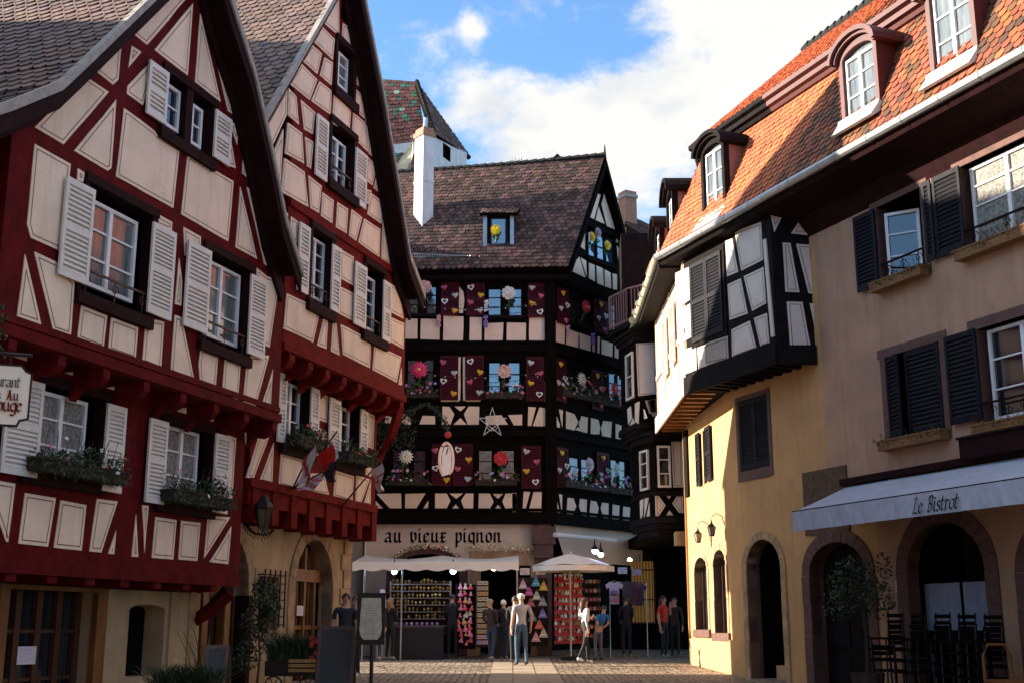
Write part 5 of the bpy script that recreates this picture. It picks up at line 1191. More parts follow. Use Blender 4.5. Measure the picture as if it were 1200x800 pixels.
for k in range(60): p_ = a.lerp(b, k/60); q_ = a.lerp(b, (k+1.05)/60); mb.tube([p_+V(0, 0, .03), q_+V(0, 0, .06)], [.09, .12], 6)
mb.build('ridge_tiles', 'tileo', hr)
for F, u0, u1, hs, slp in ((RF, uG1, uR_+.05, hr, 0), (RF, uR_+.051, uMid, hr, 1), (RF, uMid+.001, uN, hp, 1)):
    mb = MB(); mb.tube([F.w(u0, zgut-.04, 1.08), F.w(u1, zgut-.04, 1.08)], .085, 10)
    k = u0+.3
    while k < u1: mb.tube([F.w(k, zgut-.04, 1.08), F.w(k+.03, zgut-.04, 1.08)], .094, 10); k += .9
    mb.build('gutter', 'zinc', hs)
    mb = MB(); mb.prism([F.w(u0, zgut-.10, 1.04), F.w(u0, zgut-.22, .95), F.w(u0, zwt+.25 if slp else zgut-.25, .22), F.w(u0, zwt-.1 if slp else zgut-.35, .0), F.w(u0, zgut-.05, .0)], F.d*(u1-u0)); mb.build('eaves_soffit', 'brown' if slp else 'blackp', hs)
mb = MB(); mb.tube([V(G1.x-.07, G1.y-.1, zgut-.04), V(G2.x-.07, G2.y, zgut-.04)], .085, 10)
for k in range(7): y = G1.y+.4+k*.9; mb.tube([V(G1.x-.06, y, zgut-.04), V(G1.x-.06, y+.03, zgut-.04)], .094, 10)
mb.build('gutter', 'sunlitg', hr)
mb = MB(); mb.prism([V(G1.x, G1.y, zgut-.12), V(4.6, G1.y, zgut-.12), V(4.6, 34.2, zgut-.12), V(G2.x, 34.2, zgut-.12)], V(0, 0, -.16)); mb.build('eaves_soffit', 'blackp', hr)
# bodies
mb = MB(); mb.prism([RF.w(uBend+.3, .5, -.9), RF.w(uYP+1, .5, -.9), RF.w(uYP+1, .5, -7), V(11, 31.4, .5), V(5.4, 31.4, .5), V(5.4, yB+.6, .5)][:0] or [V(5.9, 31.4, 4.6), V(5.9, yB, 4.6), RF.w(uYP, 4.6, -1.2), RF.w(uYP, 4.6, -7), V(13, 31.4, 4.6)], V(0, 0, zgut-4.6)); mb.build('core', 'interior', hr)
mb = MB(); mb.prism([RF.w(uYP+.2, 0, -1.6), RF.w(uN, 0, -1.6), RF.w(uN, 0, -8), RF.w(uYP, 0, -8)], V(0, 0, zgut)); mb.build('core', 'interior', hp)
mb = MB(); mb.prism([RF.w(uN, -.3, 0), RF.w(uN, -.3, -8), RF.w(uN, zrd, -2.6), RF.w(uN, zgut, 0)], RF.d*-.1); mb.build('end_wall', 'pink', hp)
# dormers
M['cheek'] = mat('dull pink cheek boards', (.27, .13, .11), .7, .2, 6)
def dormer(F, u0, u1, z0, z1, off, back, house, m, light='cheek', arched=True, glass='glassc'):
    t = MB(); W_ = u1-u0; uc = (u0+u1)/2; zs_ = z1-W_*.22
    F.box(t, u0-.10, u0, z0-.1, zs_, off-.1, off+.04); F.box(t, u1, u1+.10, z0-.1, zs_, off-.1, off+.04)
    top_ = [(uc+(W_/2+.10)*math.cos(a), zs_+(W_*.24+.10)*math.sin(a)) for a in [math.pi*i/12 for i in range(13)]]; bot_ = [(uc+W_/2*math.cos(a), zs_+W_*.2*math.sin(a)) for a in [math.pi*i/12 for i in range(13)]]
    for i in range(12): t.prism([F.w(*top_[i], off+.04), F.w(*top_[i+1], off+.04), F.w(*bot_[i+1], off+.04), F.w(*bot_[i], off+.04)], F.n*-.14)
    fr_ = t.build('dormer_front', m, house)
    h = MB(); t2 = [(uc+(W_/2+.24)*math.cos(a), zs_+.02+(W_*.24+.24)*math.sin(a)) for a in [math.pi*i/12 for i in range(13)]]; t1 = [(uc+(W_/2+.11)*math.cos(a), zs_+.0+(W_*.24+.11)*math.sin(a)) for a in [math.pi*i/12 for i in range(13)]]
    t3 = [(uc+(W_/2+.17)*math.cos(a), zs_+(W_*.24+.17)*math.sin(a)) for a in [math.pi*i/12 for i in range(13)]]
    for i in range(12):
        h.prism([F.w(*t2[i], off+.20), F.w(*t2[i+1], off+.20), F.w(*t3[i+1], off+.20), F.w(*t3[i], off+.20)], F.n*(back-off-.2))
        h.prism([F.w(*t3[i], off+.13), F.w(*t3[i+1], off+.13), F.w(*t1[i+1], off+.13), F.w(*t1[i], off+.13)], F.n*(back-off-.13))
    h.build('dormer_hood', m, house)
    c = MB()
    for u in (u0-.09, u1+.01): F.box(c, u, u+.08, z0-.1, zs_+.1, back, off-.101)
    c.build('dormer_cheek', light, house)
    s_ = MB(); s_.prism([F.w(u0-.14, z0-.02, off+.10), F.w(u0-.14, z0-.10, off+.12), F.w(u0-.14, z0-.34, off+.30), F.w(u0-.14, z0-.36, off+.24), F.w(u0-.14, z0-.12, off-.1)], F.d*(W_+.28)); s_.build('dormer_sill', 'white' if light != 'zinc' else 'zinc', house)
    sash(F, (u0+.01, u1-.01, z0, zs_+.03), off-.05, house, rows=3, glass=glass, fr=.05)
    g = MB(); g.prism([F.w(*p_, off-.07) for p_ in bot_], F.n*-.02); g.build('fanlight', glass, house)
def dpx(F, l_, r_, b_, t_, off, ym):
    u0, u1 = F.uz(l_, ym, off)[0], F.uz(r_, ym, off)[0]; xm = (l_+r_)/2; return (min(u0, u1), max(u0, u1), F.uz(xm, b_, off)[1], F.uz(xm, t_, off)[1])
dormer(RF, *dpx(RF, 826, 848, 249, 168, .75, 210), .75, -.4, hr, 'blackp')
dormer(RF, *dpx(RF, 990, 1027, 131, 50, .72, 95), .72, -.4, hp, 'redcor', light='redcor')
dormer(RF, *dpx(RF, 1092, 1139, 74, -32, .72, 20), .72, -.4, hp, 'redcor', light='redcor')
L4 = Fac(3.78, 33.0, 0, -1)
dormer(L4, *dpx(L4, 783.5, 789.5, 285, 222, 0, 255), 0, -1.1, hr, 'blackp')
dormer(L4, *dpx(L4, 769.5, 774, 300, 266, 0, 283), 0, -1.1, hr, 'blackp')
# -- pink wall
U1 = (RF.uz(1031, 290)[0], RF.uz(1083, 275)[0], RF.uz(1055, 322)[1], RF.uz(1055, 231)[1]); U2 = (RF.uz(1129, 240)[0], RF.uz(1226, 200)[0], RF.uz(1160, 282)[1], RF.uz(1160, 180)[1])
M1 = (RF.uz(1040, 460)[0], RF.uz(1105, 455)[0], RF.uz(1073, 508)[1], RF.uz(1073, 408)[1]); M2 = (RF.uz(1150, 440)[0], RF.uz(1245, 430)[0], RF.uz(1175, 491)[1], RF.uz(1175, 377)[1])
A2 = (RF.uz(1068, 720)[0], RF.uz(1160, 720)[0]); z2s, z2t = RF.uz(1110, 668)[1], RF.uz(1112, 610)[1]; a2 = arch_pts(A2[0], A2[1], -.2, z2s, z2t)
a3 = arch_pts(A2[1]+.9, A2[1]+3.6, -.2, z2s-.1, z2t-.1)
uP0 = uYP
wall(RF, [(A1[1]+.35, -.3), (uN, -.3), (uN, zwt+.1), (uP0, zwt+.1), (uP0, RF.uz(966, 560)[1]), (A1[1]+.35, RF.uz(990, 560)[1]-.2)], [rh(U1), rh(U2), rh(M1), rh(M2), a2, a3], 0, hp, ['pink', 'stone'], 'wall', .22, sides=False)
ring(RF, a2, arch_pts(A2[0]-.28, A2[1]+.28, -.2, z2s, z2t+.28), 0, hp, 'stone'); ring(RF, a3, arch_pts(A2[1]+.9-.28, A2[1]+3.6+.28, -.2, z2s-.1, z2t+.18), 0, hp, 'stone')
for a_ in (a2, a3): mb = MB(); RF.box(mb, a_[-1][0], a_[0][0], -.2, z2t, -1.3, -1.25); mb.build('bistro_window', 'glass', hp)
mb = MB(); ua, ub = RF.uz(1085, 710, -.5)[0], RF.uz(1175, 710, -.5)[0]; z_a, z_b = RF.uz(1120, 738, -.5)[1], RF.uz(1120, 682, -.5)[1]
for k in range(46):
    u = ua+(ub-ua)*k/46; 
    if abs(k-23) < 1: continue
    mb.face([RF.w(u, z_a, -.5+.03*(k % 2)), RF.w(u+(ub-ua)/46, z_a, -.5+.03*((k+1) % 2)), RF.w(u+(ub-ua)/46, z_b, -.5+.03*((k+1) % 2)), RF.w(u, z_b, -.5+.03*(k % 2))])
mb.build('cafe_curtain', mat('grey blue curtain', (.30, .34, .42), .9, .2, 6), hp)
for r_, w_ in ((U1, .12), (U2, .12), (M1, .13), (M2, .14)):
    mb = MB()
    for a, b, c, d in ((r_[0]-w_, r_[0], r_[2]-.05, r_[3]), (r_[1], r_[1]+w_, r_[2]-.05, r_[3]), (r_[0]-w_-.06, r_[1]+w_+.06, r_[3], r_[3]+w_+.03), (r_[0]-w_, r_[1]+w_, r_[2]-.2, r_[2]-.051)): RF.box(mb, a, b, c, d, -.21, .02 if r_[2] < 6 else .03)
    mb.build('window_stone_frame', 'stone', hp)
for r_ in (U1, U2, M2): railing(RF, (r_[0], r_[1], r_[2]), -.02, hp, .30, 'brown')
sash(RF, (U2[0]+.08, U2[1]-.08, U2[2]+.03, U2[3]-.03), -.15, hp, rows=4, glass='lace'); sash(RF, (M2[0]+.08, M2[1]-.08, M2[2]+.03, M2[3]-.03), -.15, hp, rows=3)
for r_ in (U1, M1): mb = MB(); RF.box(mb, *r_, -1.0, -.9); mb.build('room_back', 'interior', hp)
for r_ in (U2, M2): mb = MB(); RF.box(mb, *r_, -.35, -.3); mb.build('room_back', 'interior', hp)
# one casement standing open inside the upper left window
p0 = RF.w(U1[0]+.05, 0, -.12); CFc = Fac(p0.x, p0.y, *( (RF.d*.8-RF.n*.6).x, (RF.d*.8-RF.n*.6).y)); sash(CFc, (0, .62, U1[2]+.04, U1[3]-.12), 0, hp, cols=1, rows=3)
def shpx(l_, r_, b_, t_, off, **k):
    ym = (b_+t_)/2; xm = (l_+r_)/2; shutter(RF, (RF.uz(l_, ym, off)[0], RF.uz(r_, ym, off)[0], RF.uz(xm, b_, off)[1], RF.uz(xm, t_, off)[1]), off, hp, 'slate', **k)
shpx(1003, 1028, 340, 249, .06, rows=1, pitch=.075); shpx(1096, 1129, 298, 200, .06, rows=1, pitch=.075); shpx(1084, 1094.5, 307, 211, .09, rows=1, pitch=.075)
shpx(1111, 1148, 495, 389, .06, rows=1, pitch=.075)
mm_ = M1[0]+(M1[1]-M1[0])*.36; shutter(RF, (M1[0]+.01, mm_-.03, M1[2]+.0, M1[3]-.02), -.02, hp, 'slate', rows=1, pitch=.075, open_=.25); shutter(RF, (mm_+.03, M1[1]-.01, M1[2]-.02, M1[3]-.02), .0, hp, 'slate', rows=1, pitch=.075)
rust_ = ((1.6, .7, .3), (.8, .5, .3), (1.2, .9, .4))
for r_, nm in ((U1, 'dry straw-trimmed flower box under the upper left window of the pink house'), (U2, 'dry straw-trimmed flower box under the upper right window of the pink house'), (M1, 'flower box on scrolled brackets under the closed grey shutters'), (M2, 'flower box under the lower right window of the pink house')):
    flowerbox(RF, (r_[0]-.08, r_[1]+.1, r_[2]-.22), .04, nm, 'flower boxes on the pink house', ((.5, .1, .1),), 130, .10, boxm='wicker', leafm='leafd', nb=0, lcols=((3.5, 1.6, .6), (1.2, 1, .7), (5, 2.2, .8)), size=.05, depth=.2, spill=.05)
t = thing('wall_panel', RF.w(*RF.uz(1165, 530), .02), 'dark brown box panel fixed to the wall above the awning', 'panel')
q = (RF.uz(1138, 525)[0], RF.uz(1240, 520)[0], RF.uz(1170, 534)[1], RF.uz(1170, 510)[1]); mb = MB(); RF.box(mb, *q, .0, .25); mb.build('cover', 'brown', t); mb = MB(); RF.box(mb, q[0]-.03, q[1]+.03, q[3], q[3]+.04, .0, .28); mb.build('top_rail', 'blackp', t)
mb = MB(); RF.box(mb, RF.uz(943, 580)[0], RF.uz(994, 570)[0], RF.uz(965, 600)[1]-.4, RF.uz(968, 549)[1], .001, .04); tag(mb.build('weathered_board', mat('weathered brown board', (.10, .055, .03), .8, .5, 9, .6, 20)), 'weathered brown sign board on the ochre wall behind the awning end', 'board')
# -- awning
t = thing('awning', RF.w(RF.uz(1000, 566)[0]+2, RF.uz(1000, 566)[1]-.6, .8), 'long pale grey bistro awning lettered in black script', 'awning')
ua, ub = RF.uz(995, 569)[0], uN-2.5; zw = RF.uz(1100, 551)[1]; zf = RF.uz(1080, 578, 1.3)[1]
def awp(s_, u): return RF.w(u, zw+(zf-zw)*s_+.05*math.sin(3*u)*s_*(1-s_), 1.3*s_)
mb = MB(); N_ = 40
for i in range(N_):
    for j in range(6):
        u0, u1 = ua+(ub-ua)*i/N_, ua+(ub-ua)*(i+1)/N_; s0, s1 = j/6, (j+1)/6; mb.face([awp(s0, u0), awp(s0, u1), awp(s1, u1), awp(s1, u0)])
mb.build('canopy', 'awn', t, smooth=True)
mb = MB(); hv = .34
for i in range(80):
    u0, u1 = ua+(ub-ua)*i/80, ua+(ub-ua)*(i+1)/80; f = lambda u: .014*math.sin(u*9)+.01*math.sin(u*23)
    mb.face([RF.w(u0, zf+.01, 1.3), RF.w(u1, zf+.01, 1.3), RF.w(u1, zf-hv, 1.3+f(u1)), RF.w(u0, zf-hv, 1.3+f(u0))])
for j in range(6):
    s0, s1 = j/6, (j+1)/6; mb.face([awp(s0, ua), awp(s1, ua), awp(s1, ua)+V(0, 0, -.02-.32*s1), awp(s0, ua)+V(0, 0, -.02-.32*s0)])
mb.build('valance', 'awn', t)
mb = MB(); RF.box(mb, ua-.1, ub, zw+.0, zw+.12, .0, .14); RF.box(mb, ua, ub, zf-.01, zf+.03, 1.26, 1.298); mb.build('casing', 'brown', t)
for u in (ua+.5, ua+3.4):
    mb = MB(); mb.tube([RF.w(u, zw-.1, .05), RF.w(u+.5, (zw+zf)/2-.1, .65), RF.w(u, zf-.02, 1.25)], .03, 6); mb.build('folding_arm', 'white', t)
ul = RF.uz(1069, 595, 1.32)[0]; lettering(RF, 'Le Bistrot', ul, RF.uz(1098, 598, 1.32)[1], .15, 1.32, t, 'iron', nib=.19, slant=.28, space=.84)
# -- no dogs sign
t = thing('prohibition_sign', RF.w(*RF.uz(1053, 686), .03), 'small white sign with a diagonal red bar beside the bistro arch', 'sign'); q = RF.rect((1050, 680), (1057, 693), .0); mb = MB(); RF.box(mb, *q, .0, .015); mb.build('plate', 'paper', t)
mb = MB(); mb.prism([RF.w(q[0]+.01, q[2]+.04, .016), RF.w(q[0]+.04, q[2]+.02, .016), RF.w(q[1]-.01, q[3]-.04, .016), RF.w(q[1]-.04, q[3]-.02, .016)], RF.n*.003); mb.build('bar', 'terra', t)
# ================================================================= ORIEL HOUSE AND PASSAGE
ho = thing('oriel_house', V(5.2, 33.5, gz(33)), 'black half-timbered house with stacked oriels at the end of the sunlit wall', 'house')
def oriel(Yb, Ya, xl, xm, xr, ytop, ybot, tag_):
    b = Fac(rdir(xm, (ytop+ybot)/2)[0]*Yb, Yb, 1, 0); pb = b.o; pa = V(rdir(xl, (ytop+ybot)/2)[0]*Ya, Ya, 0)
    a = Fac(pa.x, pa.y, pb.x-pa.x, pb.y-pa.y); la = (pb-pa).length; lb = rdir(xr, (ytop+ybot)/2)[0]*Yb-pb.x
    z1_, z0_ = at(xm, ytop, Yb).z, at(xm, ybot, Yb).z
    return a, la, b, lb, z0_, z1_
a, la, b, lb, z0_, z1_ = oriel(32.5, 33.6, 745, 768, 812, 512, 608, 'low')
plan = lambda e: [V(a.o.x-e, a.o.y, 0), V(b.o.x-e*.5, b.o.y-e, 0), V(b.o.x+lb+.6, b.o.y-e, 0), V(b.o.x+lb+.6, 34.6, 0), V(a.o.x-e, 34.6, 0)]
mb = MB(); mb.prism([p_+V(0, 0, z0_) for p_ in plan(0)], V(0, 0, z1_-z0_)); mb.build('lower_oriel', 'black', ho)
mb = MB()
for e, c, d in ((.10, z0_-.10, z0_+.08), (.02, z0_-.25, z0_-.11), (-.12, z0_-.42, z0_-.26), (.10, z1_-.12, z1_+.05), (.18, z1_+.06, z1_+.16)): mb.prism([p_+V(0, 0, c) for p_ in plan(e)], V(0, 0, d-c))
zs_ = b.uz(780, 578)[1]; mb.prism([p_+V(0, 0, zs_-.06) for p_ in plan(.06)], V(0, 0, .12)); mb.build('mouldings', 'blackp', ho)
panels(b, [(*cM, [[(828,225),(888,225),(890,490),(840,492)], [(745,535),(762,532),(800,585),(765,640),(748,640)], [(862,530),(890,528),(893,625),(868,622),(835,575)], [(800,530),(832,530),(818,552)], [(803,636),(840,636),(820,610)]])], .0, ho, ('greyw', 'line'), dl=.04)
panels(a, [(*cM, [[(665,560),(685,550),(680,640),(668,660)], [(690,548),(712,545),(688,655)], [(715,570),(718,640),(700,645)]])], .0, ho, ('greyw', 'line'), line=False)
sash(b, b.rect((769.5, 522), (786.5, 571)), .03, ho, cols=1, rows=3, fm='white'); sash(a, (a.uz(751.5, 550)[0], a.uz(761, 550)[0], a.uz(757, 574)[1], a.uz(757, 527)[1]), .03, ho, cols=1, rows=3, fm='white')
a, la, b, lb, z0_, z1_ = oriel(33.0, 34.2, 729, 745, 775, 398, 498, 'up')
mb = MB(); mb.prism([p_+V(0, 0, z0_) for p_ in plan(0)], V(0, 0, z1_-z0_)); mb.build('upper_oriel', 'black', ho)
mb = MB()
for e, c, d in ((.10, z0_-.10, z0_+.05), (.04, z0_-.22, z0_-.11), (-.02, z0_-.34, z0_-.23), (.05, z1_-.05, z1_+.10), (.12, z1_+.11, z1_+.2), (.2, z1_+.21, z1_+.3)): mb.prism([p_+V(0, 0, c) for p_ in plan(e)], V(0, 0, d-c))
mb.build('mouldings', 'blackp', ho)
panels(b, [(600, 320, 5, [[(727,412),(838,405),(845,705),(740,718)], [(780,745),(850,735),(850,812),(805,820)]]), (*cM, [[(705,40),(752,30),(755,125),(730,120)]])], .0, ho, ('greyw', 'line'), line=True, dl=.03)
panels(a, [(*cM, [[(600,85),(618,68),(625,130),(605,165)], [(640,55),(660,45),(655,160),(640,150)], [(630,130),(640,165),(612,170)], [(685,85),(700,130),(688,135)]])], .0, ho, ('greyw', 'line'), line=False)
sash(a, (a.uz(735, 440)[0], a.uz(743, 440)[0], a.uz(739, 468)[1], a.uz(739, 414)[1]), .03, ho, cols=1, rows=2, fm='white')
mb = MB(); bz = z1_+.55; mb.prism([at(712, 392, 34.6), at(738, 380, 33.6), at(768, 366, 33.1), V(5, 33.1, at(768, 366, 33.1).z), V(5, 35.5, at(768, 366, 33.1).z)][:0] or [V(p_.x, p_.y, bz) for p_ in (at(713, 385, 35.0), at(736, 383, 33.7), at(770, 380, 33.0), V(5.5, 33.0, 0), V(5.5, 35.4, 0))], V(0, 0, .16)); mb.build('balcony_floor', 'blackp', ho)
mb = MB(); rp_ = [V(at(715, 385, 34.8).x, 34.8, bz+.16), V(at(737, 383, 33.8).x, 33.8, bz+.16), V(at(768, 380, 33.1).x, 33.1, bz+.16)]
M['railp'] = mat('faded pink railing', (.20, .11, .11), .6, .3, 8)
for q0, q1 in zip(rp_, rp_[1:]):
    for h_ in (.06, .98): mb.tube([q0+V(0, 0, h_), q1+V(0, 0, h_)], .035, 6)
    for k in range(9): p_ = q0.lerp(q1, k/8); mb.tube([p_, p_+V(0, 0, .98)], .02 if k not in (0, 8) else .04, 5)
mb.build('balustrade', 'railp', ho)
mb = MB(); mb.prism([V(3.2, 34.2, z1_-.1), V(8, 34.2, z1_-.1), V(8, 38, z1_-.1), V(3.4, 38, z1_-.1)], V(0, 0, 3.6)); mb.build('upper_wall', 'blackp', ho)
zc_ = at(768, 625, 32.6).z
mb = MB(); mb.prism([V(3.9, 33.2, zc_), V(9, 33.2, zc_), V(9, 41, zc_), V(3.6, 41, zc_)], V(0, 0, .3)); mb.build('passage_ceiling', 'interior', ho)
mb = MB(); mb.prism([V(3.2, 40.6, .5), V(9, 40.6, .5), V(9, 40.9, .5), V(3.2, 40.9, .5)], V(0, 0, 4.5)); mb.build('passage_wall', 'interior', ho)
mb = MB(); mb.box((4.45+.2, 32.3, zc_-.15), .75, .5, .35); mb.box((4.45+.3, 32.1, (zc_+gz(32))/2-.2), .35, .4, zc_-gz(32)-.3); mb.build('stone_corbel', 'stoney', ho)
gd = Fac(0, 38.6, 1, 0); q = (gd.uz(740, 690)[0], gd.uz(768, 690)[0], gd.uz(750, 730)[1], gd.uz(750, 668)[1])
mb = MB(); uc_ = (q[0]+q[1])/2
for k in range(9): u = q[0]+(q[1]-q[0])*k/8; gd.box(mb, u-.012, u+.012, q[2], q[3]+.5*math.sqrt(max(0, 1-((u-uc_)/((q[1]-q[0])/2))**2)), 0, .02)
for z in (q[2], q[2]+.7, q[3]): gd.box(mb, q[0], q[1], z, z+.04, .0, .03)
mb.build('arched_grille', 'iron', ho)
mb = MB(); M['dimwarm'] = mat('lit shop window', (.16, .08, .025), .6, .6, 3, emit=((1, .5, .12), .03)); gd.box(mb, q[0]+.02, q[1]-.02, q[2], q[3]+.3, -.3, -.25); mb.build('lit_window', 'dimwarm', ho)
# ================================================================= STALLS AND GOODS
SY = 34.3
def gp(px, Y): r = rdir(px, 740)[0]*Y; return V(r, Y, gz(Y))
t = thing('market_canopy', gp(510, 34.2), 'white scalloped market canopy in front of the shop arches', 'canopy')
yF = 33.1; xa, xb = at(413, 660, yF).x, at(608, 660, yF).x; zf_ = at(510, 658.5, yF).z; zb_ = at(510, 654, 35.7).z
mb = MB(); N_ = 44
def cz(x): k = (x-xa)/(xb-xa); return -.10*math.sin(math.pi*((k*2) % 1.0))
for i in range(N_):
    x0, x1 = xa+(xb-xa)*i/N_, xa+(xb-xa)*(i+1)/N_
    mb.face([(x0, yF, zf_), (x1, yF, zf_), (x1+.0, 35.85, zb_+.1+cz(x1)), (x0, 35.85, zb_+.1+cz(x0))])
    sc0 = .17+.06*abs(math.sin(x0*5.5)); sc1 = .17+.06*abs(math.sin(x1*5.5))
    mb.face([(x0, yF-.01, zf_+.01), (x1, yF-.01, zf_+.01), (x1, yF-.02, zf_-sc1), (x0, yF-.02, zf_-sc0)])
mb.build('canvas_roof', 'canvas', t)
for px in (425, 470, 606):
    mb = MB(); p_ = gp(px, yF+.05); mb.tube([p_, V(p_.x, p_.y, zf_)], .022, 8); mb.tube([V(p_.x, p_.y, zf_-.02), V(p_.x, 35.8, zb_+.0)], .015, 6); mb.build('pole', 'steel', t)
def spot(px, py, Y, lb):
    t = thing('spot_lamp', at(px, py, Y), lb, 'lamp', 'bright lamps over the stalls'); c = at(px, py, Y)
    mb = MB(); mb.lathe(c+V(0, 0, .03), [(.09, 0), (.07, .08), (.03, .13), (.012, .3)], 12); mb.build('lamp_housing', 'iron', t)
    mb = MB(); mb.ball(c, .075, 0, None, 12); mb.build('lamp_bulb', 'bulb', t)
spot(462, 669, 33.6, 'bright bluish lamp at the left under the white canopy'); spot(531, 669, 33.6, 'bright bluish lamp at the middle of the white canopy'); spot(697, 645, 33.9, 'left of the two lamps above the parasol'); spot(704, 649, 33.9, 'right of the two lamps above the parasol')
for px, py, Y in ((579, 668, 33.9), (738, 657, 37.5)):
    t = thing('small_lamp', at(px, py, Y), 'small warm lamp %s' % ('at the right end of the white canopy' if px < 600 else 'high in the dark passage'), 'lamp'); mb = MB(); mb.lathe(at(px, py, Y), [(.02, 0), (.07, .02), (.06, .07), (.02, .1)], 10); mb.build('lamp_bulb', 'warm', t)
def rack(px0, px1, y0, y1, Y, name, label, cat, shelves=6, m='steel', depth=.3, back=None):
    a, b = at(px0, y1, Y), at(px1, y1, Y); zt, zb = at(px0, y0, Y).z, max(at(px0, y1, Y).z, gz(Y)); t = thing(name, V((a.x+b.x)/2, Y, zb), label, cat)
    mb = MB()
    for x in (a.x, b.x):
        for y in (Y, Y+depth): mb.tube([(x, y, zb), (x, y, zt)], .014, 6)
    mb.build('upright', m, t)
    zs = []
    for i in range(shelves):
        z = zb+(zt-zb)*(i+.5)/shelves; zs.append(z); mb = MB(); mb.box(((a.x+b.x)/2, Y+depth/2, z), b.x-a.x, depth, .018); mb.build('shelf', m, t)
    if back: mb = MB(); mb.box(((a.x+b.x)/2, Y+depth+.02, (zb+zt)/2), b.x-a.x, .02, zt-zb); mb.build('back_panel', back, t)
    return t, a.x, b.x, zs
# gilt ornaments on lit glass shelves
t, x0, x1, zs = rack(456, 527, 680, 745, 34.6, 'display_rack', 'shelf rack of gilt ornaments under the white canopy', 'rack', 8, 'steel', .35, 'door')
proto = None
def ornament(loc, k, sc_=1.0):
    global proto
    mb = MB(); c = Vector(loc); col = (1, 1, 1)
    mb.lathe(c, [(.03, 0), (.035, .01), (.012, .03), (.04*sc_, .07), (.03, .11), (.008, .13)], 8); return mb.build('ornament', 'gold')
p0_ = ornament((x0+.1, 34.7, zs[-1]+.01), 0); gold_label = 'small gilt ornament standing on the lit rack under the white canopy'
tag(p0_, gold_label, 'ornament', 'gilt ornaments on the rack'); first = True
for i, z in enumerate(zs[2:]):
    n_ = 15
    for k in range(n_):
        x = x0+.08+(x1-x0-.16)*k/(n_-1)+random.uniform(-.02, .02)
        if random.random() < .12: continue
        o = p0_ if first else p0_.copy()
        if not first: COL.objects.link(o)
        first = False; o.location = (x, 34.66+random.uniform(0, .12), z+.01); s_ = random.uniform(.7, 1.3); o.scale = (s_, s_, s_*random.uniform(.8, 1.2))
# hanging strips of pink and red dolls
doll = None
def dollmesh(loc, colr):
    mb = MB(); c = Vector(loc); mb.lathe(c, [(.06, 0), (.065, .03), (.03, .09), (.022, .10)], 8, 0, colr); mb.ball(c+V(0, 0, .125), .032, 0, (.8, .6, .5), 8); mb.ball(c+V(0, .004, .14), .034, 0, tuple(x*.5 for x in colr), 8); return mb.build('hanging_doll', 'col')
cols_ = [((.75, .08, .12), 'red'), ((.8, .25, .4), 'pink'), ((.75, .65, .55), 'cream'), ((.8, .5, .1), 'orange')]
protos = []
for i, (px, py) in enumerate([(x, y) for y in range(690, 756, 8) for x in (539.5, 545.5, 551.5)]):
    p_ = at(px, py, 34.0); ci = random.choice((0, 1, 1, 0, 2, 3)); d_ = [q for q in protos if q[0] == ci]
    if not d_: o = dollmesh(p_, cols_[ci][0]); protos.append((ci, o)); tag(o, '%s doll hanging on the strip right of the gilt rack' % cols_[ci][1], 'doll', '%s hanging dolls' % cols_[ci][1])
    else: o = d_[0][1].copy(); COL.objects.link(o); o.location = (p_.x+random.uniform(-.03, .03), p_.y+random.uniform(-.06, .06), p_.z+random.uniform(-.04, .04)); q_ = random.uniform(.7, 1.25); o.scale = (q_, q_, q_*random.uniform(.8, 1.2)); o.rotation_euler = (random.uniform(-.3, .3), random.uniform(-.3, .3), 0)
t, x0, x1, zs = rack(534, 557, 684, 760, 34.15, 'hanging_rack', 'narrow wire rack hung with red and pink dolls', 'rack', 9, 'iron', .05, 'brown')
# postcards
t, x0, x1, zs = rack(559, 572, 682, 758, 33.9, 'postcard_rack', 'tall narrow rack of yellowish postcards', 'rack', 12, 'iron', .1, 'soil')
for i, z in enumerate(zs):
    for k in range(2):
        xx = x0+(x1-x0)*(k+.5)/2; mb = MB(); cc = random.choice(((.75, .6, .3), (.7, .65, .55), (.6, .5, .35), (.75, .5, .15))) if i > 1 else random.choice(((.8, .5, .6), (.5, .4, .8)))
        mb.box((xx, 33.86, z+.06), (x1-x0)/2-.012, .01, .10, 0, 0, cc); mb.box((xx, 33.853, z+.05), (x1-x0)/2-.05, .006, .02, 0, 0, (.15, .1, .1)); mb.box((xx, 33.853, z+.085), (x1-x0)/2-.07, .006, .025, 0, 0, (.3, .25, .3)); mb.build('postcard', 'col', t)
